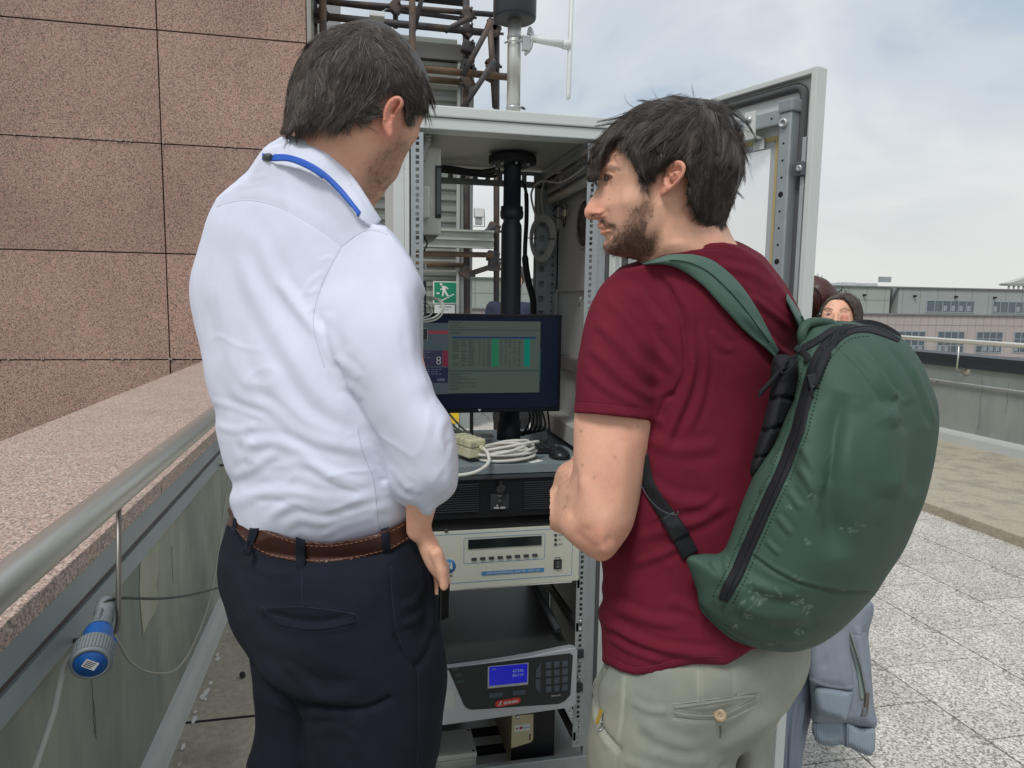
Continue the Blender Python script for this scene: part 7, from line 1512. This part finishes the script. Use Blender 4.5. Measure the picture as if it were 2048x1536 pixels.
za_, zb_ = offs(zipc, -13, 13); wtaper = np.array([.5, .8] + [1] * (len(zipc) - 3) + [.75]); pc_ = np.array(zipc, float); za_ = pc_ + (za_ - pc_) * wtaper[:, None]; zb_ = pc_ + (zb_ - pc_) * wtaper[:, None]
zp = band(B6, za_.tolist(), zb_.tolist(), .0015, 'zip_tape', M_web, bag, n=6, cols=7, thick=.003, crown=.002)
b = MB(); seam(B6, zipc, .0012, 's', M_web, bag, off=.0045, n=6, dash=(2.2, 1.4), mb=b); b.build('zip_teeth', mat('zip_black', (.02, .021, .024), .35), zp, kind='stuff')
b = MB(); M_gth = mat('dark_green_thread', (.012, .03, .022), .8)
for w_ in (-21, 21):
    a_, _ = offs(zipc[3:], w_, 0); seam(B6, a_.tolist(), .0008, 's', M_gth, bag, dash=(4, 4), mb=b)
seam(B6, [(1500, 1292), (1462, 1270), (1425, 1240), (1402, 1212)], .0006, 's', M_gth, bag, mb=b)
b.build('stitching', M_gth, bagb, kind='stuff')
flp = [(1595, 700), (1612, 692), (1640, 676), (1660, 662), (1680, 655)]; fa, fb_ = offs(flp, -6, 7)
band(B6, fa.tolist(), fb_.tolist(), .004, 'top_zip_tape', M_web, bag, thick=.004, crown=.002)
def slider(u, v, ang, nm='zip_slider', sc=1.):
    h_, n_ = hit(B6, u, v); c_ = to_world(h_ * (1 - .007 / h_.z)); Rm = Matrix(np.array([CM.T @ np.array(q) for q in ((1, 0, 0), (0, -1, 0), (0, 0, -1))]).T.tolist()).to_4x4()
    T_ = Matrix.Translation(c_) @ Rm @ Matrix.Rotation(ang, 4, 'Z') @ Matrix.Scale(sc, 4)
    MB().box(-.005, .005, -.008, .008, -.002, .003, .0015, T_).build(nm, mat('slider_black', (.03, .033, .037), .3, .4), bag)
    ring_ = [T_ @ Vector((.005 * math.cos(a), -.014 + .008 * math.sin(a), .003)) for a in np.linspace(0, 6.283, 15)[:-1]]
    MB().tube(ring_, .0013, 8, closed=True).build('pull_ring', mat('slider_black', (.03, .033, .037), .3, .4), bag)
    return T_
slider(1682, 662, -.7); slider(1668, 678, -.5); slider(1624, 762, .25, sc=1.2)
T_ = slider(1598, 700, .9, sc=.9)
band(B6, [(1645, 696), (1634, 722), (1626, 745), (1617, 765)], [(1664, 706), (1652, 730), (1643, 752), (1634, 772)], .006, 'pull_tab', M_web, bag, thick=.003, crown=.002)
band(B6, [(1598, 706), (1608, 714), (1606, 724)], [(1612, 700), (1622, 712), (1616, 724)], .004, 'side_loop', M_web, bag, thick=.003)
ptb = spline([(1578, 722), (1560, 742), (1540, 765), (1524, 782), (1518, 794)], 5); 
MB().tube([Vector(un(u, v, .965 + .0002 * (1578 - u))) for u, v in ptb], [.0024] * 3 + [.0034] * (len(ptb) - 6) + [.002] * 3, 8).build('pull_cord', M_web, bag)
MB().tube([Vector(un(u, v, .963)) for u, v in ((1560, 742), (1568, 748), (1580, 738), (1592, 722), (1590, 712), (1578, 716), (1572, 730))], .0015, 8).build('pull_cord', M_web, bag)
# back padding
pv = Vol(1490, 1612, 700, 965, .90, 1.10, 3, .004)
pv.out([(1548, 712), (1602, 722), (1600, 765), (1578, 830), (1552, 892), (1514, 952), (1499, 944), (1512, 890), (1522, 858), (1538, 790)], [(1580, 740, 1.0), (1510, 930, .99)], .030, .03, k=0)
S = pv.mesh(); S.folds([(((1530, 800 + 0), (1560, 795), (1595, 800)), 4, -5, 9), (((1518, 862), (1545, 858), (1575, 850)), 4, -5, 9), (((1505, 915), (1530, 912), (1545, 905)), 3, -4, 9)] + [(((1548 + 6 * k, 720), (1560 + 3 * k, 745 + 3 * k), (1548 + 2 * k, 800), (1525 + 3 * k, 880), (1506 + 2 * k, 940)), 1.6, 1.0, 9) for k in range(8)]); S.build('back_padding', M_web, bag); B7 = S.bvh()
# shoulder straps
st_t = [(1281, 526), (1305, 519), (1334, 510), (1364, 508), (1393, 510), (1422, 519), (1452, 540), (1481, 569), (1504, 601), (1525, 637), (1545, 676), (1558, 702)]
st_b = [(1286, 529), (1323, 529), (1345, 533), (1362, 540), (1381, 552), (1408, 573), (1437, 605), (1466, 637), (1488, 660), (1508, 678), (1530, 696), (1550, 716)]
sp_ = band(B4, st_t, st_b, .010, 'shoulder_strap', M_gs, bag, n=6, cols=11, thick=.008, crown=.006)
md = [((a[0] * .56 + b_[0] * .44), (a[1] * .56 + b_[1] * .44)) for a, b_ in zip(st_t[2:-1], st_b[2:-1])]
seam(B4, md, .0007, 'strap_seam', M_gth, sp_, off=.0168)
band(B4, [(1574, 586), (1592, 611), (1608, 637), (1620, 662)], [(1572, 600), (1583, 622), (1595, 650), (1606, 680)], .012, 'shoulder_strap', M_gs, bag, n=6, cols=5, thick=.008, crown=.004, dflt=1.1)
wb = band(B4, [(1296, 905), (1304, 950), (1320, 985), (1350, 1025), (1374, 1060), (1397, 1102)], [(1280, 930), (1286, 975), (1298, 1002), (1322, 1040), (1344, 1078), (1366, 1120)], .006, 'lower_strap', M_web, bag, n=6, cols=5, thick=.002)
band(B4, [(1349, 1022), (1366, 1046), (1380, 1066)], [(1320, 1038), (1334, 1062), (1346, 1082)], .011, 'strap_buckle', mat('buckle_black', (.016, .017, .019), .4), bag, n=4, cols=5, thick=.006)
MB().tube([Vector(un(u, v, .985)) for u, v in spline([(1282, 970), (1300, 1000), (1325, 1022), (1352, 1030), (1356, 1022)], 5)], .001, 6).build('loose_thread', mat('dark_thread', (.06, .06, .062), .7), bag)
# carrying handle at the top of the bag
MB().tube([Vector(un(u, v, d)) for u, v, d in spline([(1606, 690, 1.02), (1604, 668, 1.015), (1612, 650, 1.02), (1632, 644, 1.03), (1660, 646, 1.05)], 5)], [.007] * 21, 10).build('handle', M_gb, bag)

# ================================================================== PEOPLE BEHIND
M_jean = mat('light_denim', (.20, .235, .30), .85, var=.15, vscale=20, bump=.25, bscale=900, bdist=.0005, stretch=(1, 1, .3))
def figure(x, y, h, yaw, label, top, low, hairm, long_hair=True, arms=True, name='person', skin_head=True, hair_scale=1., su=3):
    s = h / 1.70; root = thing(name, label, 'person'); ca, sa = math.cos(yaw), math.sin(yaw)
    def W(a, b, c): return P3(x + (a * ca - b * sa) * s, y + (a * sa + b * ca) * s, FZ + c * s)   # a: to the figure's right, b: forward, c: up
    c0 = W(0, 0, .9); k = c0[2]
    pts = [W(a, b, c) for a in (-.36, .36) for b in (-.3, .3) for c in (-.02, 1.76)]; us, vs, ds = zip(*pts)
    st = max(1.5, su * 1.1 / k * 2.6); args = (min(us), max(us), min(vs), max(vs), min(ds), max(ds), st, .013)
    v = Vol(*args)
    if skin_head: v.ell(W(0, .01, 1.58), (.074 * s, .108 * s, .088 * s), 0)
    v.cap(W(0, 0, 1.35), W(0, .01, 1.52), .055 * s, .05 * s, .02); v.ell(W(0, 0, 1.2), (.13 * s, .16 * s, .07 * s), .05)
    for e in (-1, 1):
        v.chain([W(e * .17, 0, 1.33), W(e * .22, -.02, 1.08), W(e * .20, .10, .88)], [.045 * s, .038 * s, .026 * s], .02)
        v.ell(W(e * .19, .14, .83), (.028 * s, .045 * s, .022 * s), .01)
        for q in range(4): v.cap(W(e * (.175 + .012 * q), .155, .80), W(e * (.172 + .012 * q), .165, .735 + .006 * abs(q - 1.5)), .0085 * s, .007 * s, .003)
        v.cap(W(e * .165, .16, .84), W(e * .15, .185, .79), .010 * s, .008 * s, .004)
    S = v.mesh(); S.att['beard'] = np.zeros(len(S.c)); S.att['red'] = np.zeros(len(S.c)); S.build('body', M_skin, root)
    v = Vol(*args); v.cap(W(-.09, 0, 1.32), W(.09, 0, 1.32), .075 * s, .075 * s, .03); v.cap(W(0, .01, 1.25), W(0, 0, .95), .135 * s, .125 * s, .05)
    for e in (-1, 1): v.chain([W(e * .16, 0, 1.34), W(e * .225, -.02, 1.08), W(e * .205, .09, .91)], [.06 * s, .052 * s, .04 * s], .02)
    S = v.mesh(); S.noise(.004, 12, 1); S.build('top', top, root)
    v = Vol(*args); v.cap(W(0, -.01, .97), W(0, -.02, .88), .128 * s, .14 * s, .03)
    for e in (-1, 1): v.chain([W(e * .075, 0, .85), W(e * .085, .02, .48), W(e * .09, -.02, .08)], [.088 * s, .062 * s, .05 * s], .02)
    S = v.mesh(); S.noise(.003, 14, 2); S.build('trousers', low, root)
    for e in (-1, 1):
        p = (x + (e * .09 * ca) * s, y + (e * .09 * sa) * s); shoe(p[0], p[1], yaw, M_shoe, root)
    if hairm is not None:
        v = Vol(*args); v.ell(W(0, -.015, 1.60), (.086 * s * hair_scale, .115 * s, .10 * s), 0)
        if long_hair: v.chain([W(0, -.05, 1.60), W(0, -.07, 1.45), W(0, -.07, 1.28)], [.08 * s, .075 * s, .05 * s], .03)
        f = v.field_ell(W(0, .10, 1.55), (.075 * s, .10 * s, .08 * s)); v.f = np.maximum(v.f, -f)
        S = v.mesh(); S.noise(.004, 30, 3); S.att['tone'] = np.full(len(S.c), .3); root['_h'] = 0; del root['_h']; figure.hair = (v, S.build('hair', hairm, root))
    return root, W
M_gtop = mat('pale_top', (.5, .5, .52), .85)
# owner of the hooded jacket, hidden behind the bearded man
pj = un(1578, 1500, 2.08)
p3, W3 = figure(pj[0] - .06, pj[1] + .17, 1.52, R(150), 'person in light blue jeans holding a jacket, mostly hidden behind the open door', mat('grey_blue_top', (.24, .29, .36), .85), M_jean, M_hairR)
jv = Vol(1540, 1640, 1240, 1640, 1.95, 2.3, 2.5, .006)
jv.out([(1545, 1240), (1635, 1240), (1628, 1400), (1614, 1469), (1603, 1536), (1598, 1630), (1556, 1630), (1552, 1536), (1550, 1440)], 2.09, .075, .06, k=0)
S = jv.mesh(); S.folds([(((1592, 1400), (1578, 1470), (1572, 1600)), 4, -9, 9), (((1610, 1400), (1600, 1460), (1590, 1536)), 4, 5), (((1565, 1420), (1563, 1500)), 5, 5)]); S.build('jeans_leg', M_jean, p3)
# hooded jacket over the arm
M_hd = mat('faded_blue_fleece', (.225, .255, .30), .9, var=.07, vscale=40, bump=.5, bscale=500, bdist=.0008)
M_rib = mat('ribbed_blue_grey', (.255, .305, .355), .9, var=.04, vscale=40, bump=.3, bscale=500, bdist=.0006)
hd = thing('hooded_jacket', 'grey-blue zipped sweatshirt hanging down below the green backpack', 'jacket')
jv = Vol(1600, 1770, 1190, 1460, 1.82, 2.14, 2, .005)
jv.out([(1612, 1210), (1740, 1200), (1737, 1270), (1741, 1313), (1745, 1370), (1748, 1412), (1751, 1456), (1690, 1450), (1628, 1446), (1622, 1400), (1614, 1300)], 2.02, .06, .035, k=0)
S = jv.mesh(); S.folds([(((1690, 1250), (1703, 1300), (1720, 1350), (1731, 1400)), 4, -8, 9), (((1715, 1250), (1722, 1310), (1738, 1400)), 6, 6), (((1735, 1262), (1720, 1270), (1700, 1268)), 2, -2), (((1660, 1380), (1700, 1440)), 6, 3)]); S.build('body_panel', M_hd, hd); B8 = S.bvh()
jv = Vol(1605, 1710, 1200, 1400, 1.80, 2.1, 2, .005)
jv.out([(1612, 1230), (1690, 1230), (1700, 1300), (1706, 1376), (1680, 1382), (1640, 1376), (1620, 1362), (1614, 1300)], 1.95, .04, .035, k=0)
S = jv.mesh(); S.folds([(((1621, 1358), (1650, 1370), (1690, 1376), (1706, 1374)), 2.5, 4, 9), (((1640, 1260), (1650, 1340)), 8, -4)]); S.build('sleeve', M_hd, hd)
def ribbed(poly, dc, T, name, u0, u1, v0, v1, slant=0):
    jv = Vol(u0 - 8, u1 + 8, v0 - 8, v1 + 8, dc - T - .03, dc + T + .03, 1.6, .004); jv.out(poly, dc, T, .02, k=0, bl=1); S = jv.mesh()
    N_, fd = S.facing(); S.c += N_ * (.0012 * np.sin((S.uv[:, 0] + slant * (S.uv[:, 1] - v0)) * 2 * math.pi / 4.6))[:, None]; S.build(name, M_rib, hd)
ribbed([(1634, 1374), (1700, 1382), (1704, 1392), (1694, 1438), (1684, 1442), (1646, 1430), (1632, 1416)], 1.945, .035, 'cuff', 1630, 1706, 1372, 1444, .25)
ribbed([(1628, 1440), (1690, 1440), (1692, 1492), (1684, 1489), (1660, 1493), (1631, 1482)], 2.02, .035, 'hem_band', 1626, 1694, 1438, 1495)
ribbed([(1690, 1442), (1720, 1455), (1750, 1457), (1746, 1509), (1721, 1506), (1699, 1495), (1690, 1490)], 2.01, .035, 'hem_band', 1688, 1752, 1440, 1511)
band(B8, [(1690, 1262), (1702, 1300), (1714, 1345), (1722, 1400)], [(1700, 1258), (1712, 1295), (1726, 1345), (1733, 1400)], .006, 'zip_tape', mat('zip_tape_green', (.22, .29, .27), .8), hd, thick=.002)
b = MB(); seam(B8, [(1697, 1259), (1708, 1292), (1721, 1335), (1730, 1385), (1733, 1400)], .0022, 's', M_alu, hd, off=.012, dash=(2, 1.6), mb=b); b.build('zip_teeth', mat('antique_zip', (.16, .14, .12), .4, .6), hd, kind='stuff')
c_ = Vector(un(1733, 1400, 1.93)); MB().box(-.006, .006, -.004, .004, -.02, .02, .002, Matrix.Translation(c_)).build('zip_slider', mat('antique_zip', (.16, .14, .12), .4, .6), hd)
MB().tube([c_ + Vector(q) for q in ((-.008, 0, -.02), (.006, 0, -.02), (.004, 0, -.045), (-.012, 0, -.045))], .002, 8, closed=True).build('pull_tab', mat('antique_zip', (.16, .14, .12), .4, .6), hd)

M_hairB = hair_mat('brown_hair', (.030, .022, .018), (.095, .070, .056), (.22, .17, .14))
# dark haired woman
wv = un(1681, 640, 3.22)
p4, W4 = figure(wv[0] + .0, wv[1] + .06, 1.61, R(172), 'woman with dark centre-parted hair raising a thumb before one eye', mat('dark_top', (.03, .03, .035), .85), mat('black_trousers', (.02, .02, .022), .85), None, skin_head=False, su=4)
wh = Vol(1630, 1732, 578, 720, 3.05, 3.42, 1.2, .005)
wh.out([(1642, 650), (1643, 630), (1650, 612), (1664, 598), (1684, 594), (1700, 602), (1709, 620), (1711, 645), (1706, 668), (1694, 690), (1678, 698), (1660, 690), (1647, 670)], 3.235, .085, .075, k=0, bl=1); wh.cap((1680, 690, 3.25), (1682, 720, 3.26), .05, .055, .03)
wh.cap((1672, 628, 3.150), (1671, 650, 3.138), .009, .012, .008)
S = wh.mesh()
S.folds([(((1650, 627), (1656, 625), (1663, 628)), 4, -5), (((1680, 628), (1690, 625), (1698, 628)), 4, -5), (((1649, 619), (1656, 616), (1665, 619)), 3, 3), (((1652, 628.5), (1656, 627), (1661, 628.5)), 2, 3.5)])
for a in ('beard', 'red'): S.att[a] = np.zeros(len(S.c))
S.paint_stroke('beard', ((1648, 620), (1655, 616.5), (1665, 619.5)), 1.5, .85); S.paint_stroke('beard', ((1651, 627.5), (1656, 625.6), (1662, 628)), 1.3, 1.); S.paint_stroke('beard', ((1655, 628.6), (1658, 628.6)), 1.8, 1.); S.paint_stroke('beard', ((1652, 631), (1661, 631)), 1.0, .35)
S.paint_stroke('beard', ((1681, 620), (1690, 617), (1699, 621)), 1.5, .7); S.paint_stroke('red', ((1664, 672), (1684, 673)), 2.6, .9)
S.build('head', M_skin, p4); B9 = S.bvh()
for u, v, r_, nm, m_ in ((1656.5, 628.3, .0088, 'eye', mat('eye_white_far', (.42, .37, .34), .3)), (1657, 628.2, .0062, 'iris', mat('eye_dark', (.07, .05, .042), .25))):
    h_, n_ = hit(B9, u, v); e_ = MB().lathe((0, 0, 0), (0, -1, 0), [(r_, 0), (r_ * .8, .0015 + (.001 if nm == 'iris' else 0)), (0, .002 + (.001 if nm == 'iris' else 0))], 16).build(nm, m_, p4); e_.scale = (1, 1, .62); e_.location = to_world(h_ * (1 - .0005 / h_.z))
hh = Vol(1628, 1734, 576, 760, 3.02, 3.50, 1.5, .006)
hh.out([(1638, 700), (1637, 640), (1639, 625), (1645, 612), (1655, 599), (1668, 589), (1682, 584), (1696, 584), (1710, 590), (1720, 602), (1725, 616), (1725, 640), (1720, 690), (1718, 740), (1650, 740)], 3.27, .118, .095, k=0, bl=1)
fop = [(1640, 640), (1647, 619), (1654, 607), (1664, 600.5), (1675, 599), (1686, 598.5), (1697, 606), (1706, 620), (1709, 642), (1706, 690), (1690, 760), (1660, 760), (1644, 690)]
Sd = sdist(hh.U, hh.V, np.array(fop, float)) * 3.2 / F; hh.f = np.maximum(hh.f, np.minimum(Sd[:, :, None], 3.29 - hh.d[None, None, :]).astype(np.float32))
S = hh.mesh(); S.att['tone'] = np.full(len(S.c), .35); S.paint_stroke('tone', ((1687, 582), (1686.5, 590), (1684, 600)), 1.6, 1.); S.folds([(((1686, 584), (1687, 592), (1684, 600)), 1.5, -5, 9)]); ho = S.build('hair', M_hairB, p4)
grow(hh, [(1645, 615), (1668, 590), (1696, 588), (1718, 606), (1722, 640), (1712, 640), (1700, 604), (1685, 597), (1664, 599), (1650, 612)], [((1686, 588), (1666, 596), (1648, 614), (1640, 640)), ((1686, 586), (1706, 598), (1716, 618), (1715, 650))], 200, 7, 30, 'hair_strands', M_hairB, ho, lift=(.0005, .006), spread=2, wob=.12, seed=51, grey=.08, rad=.0009, step=3, stray=.6)
th = Vol(1660, 1735, 612, 730, 2.38, 2.72, 1.5, .004)
th.chain([(1689, 634, 2.55), (1688, 644, 2.55), (1690, 664, 2.56)], [.0125, .0130, .015], .004); th.ell((1700, 690, 2.57), (.038, .04, .03), .01)
for q in range(4): th.chain([(1684 + 1.5 * q, 672 + 9 * q, 2.56), (1676 + q, 672 + 9 * q, 2.535), (1686, 674 + 9 * q, 2.52)], [.010, .0095, .0085], .003)
th.cap((1704, 700, 2.58), (1712, 722, 2.66), .03, .028, .02)
S = th.mesh(); S.att['beard'] = np.zeros(len(S.c)); S.att['red'] = np.full(len(S.c), .6); S.build('raised_hand', M_skin, p4)
eb = MB().lathe(Vector(un(1640, 628, 3.2)), (0, -1, 0), [(.003, 0), (.003, .002), (0, .003)], 10).build('earring', M_alu, p4)
# red haired woman
MATS_R = hair_mat('red_hair', (.022, .008, .007), (.10, .028, .018), (.24, .08, .05))
rv = un(1622, 640, 3.45)
p5, W5 = figure(rv[0] - .0, rv[1] + .02, 1.66, R(62), 'person with long reddish-brown hair half hidden by the white door edge', mat('plum_top', (.06, .03, .04), .85), mat('black_trousers', (.02, .02, .022), .85), MATS_R, su=3, hair_scale=1.02)
grow(figure.hair[0], [(1600, 575), (1640, 580), (1646, 620), (1636, 680), (1600, 680)], [((1622, 572), (1636, 590), (1640, 630), (1634, 690)), ((1612, 575), (1618, 610), (1614, 680)), ((1605, 575), (1600, 620), (1600, 680))], 120, 6, 60, 'hair_strands', MATS_R, figure.hair[1], lift=(.0, .006), spread=2.2, wob=.15, seed=61, grey=.12, rad=.0009, step=4, stray=1)
# person in navy behind the cabinet
nv = un(1026, 640, 6.2)
p6, W6 = figure(nv[0], nv[1], 1.86, R(160), 'person in navy jacket standing behind the cabinet, seen beside the black pipe', mat('navy_jacket', (.025, .032, .06), .85), mat('black_trousers', (.02, .02, .022), .85), M_hairR, long_hair=False, su=4)
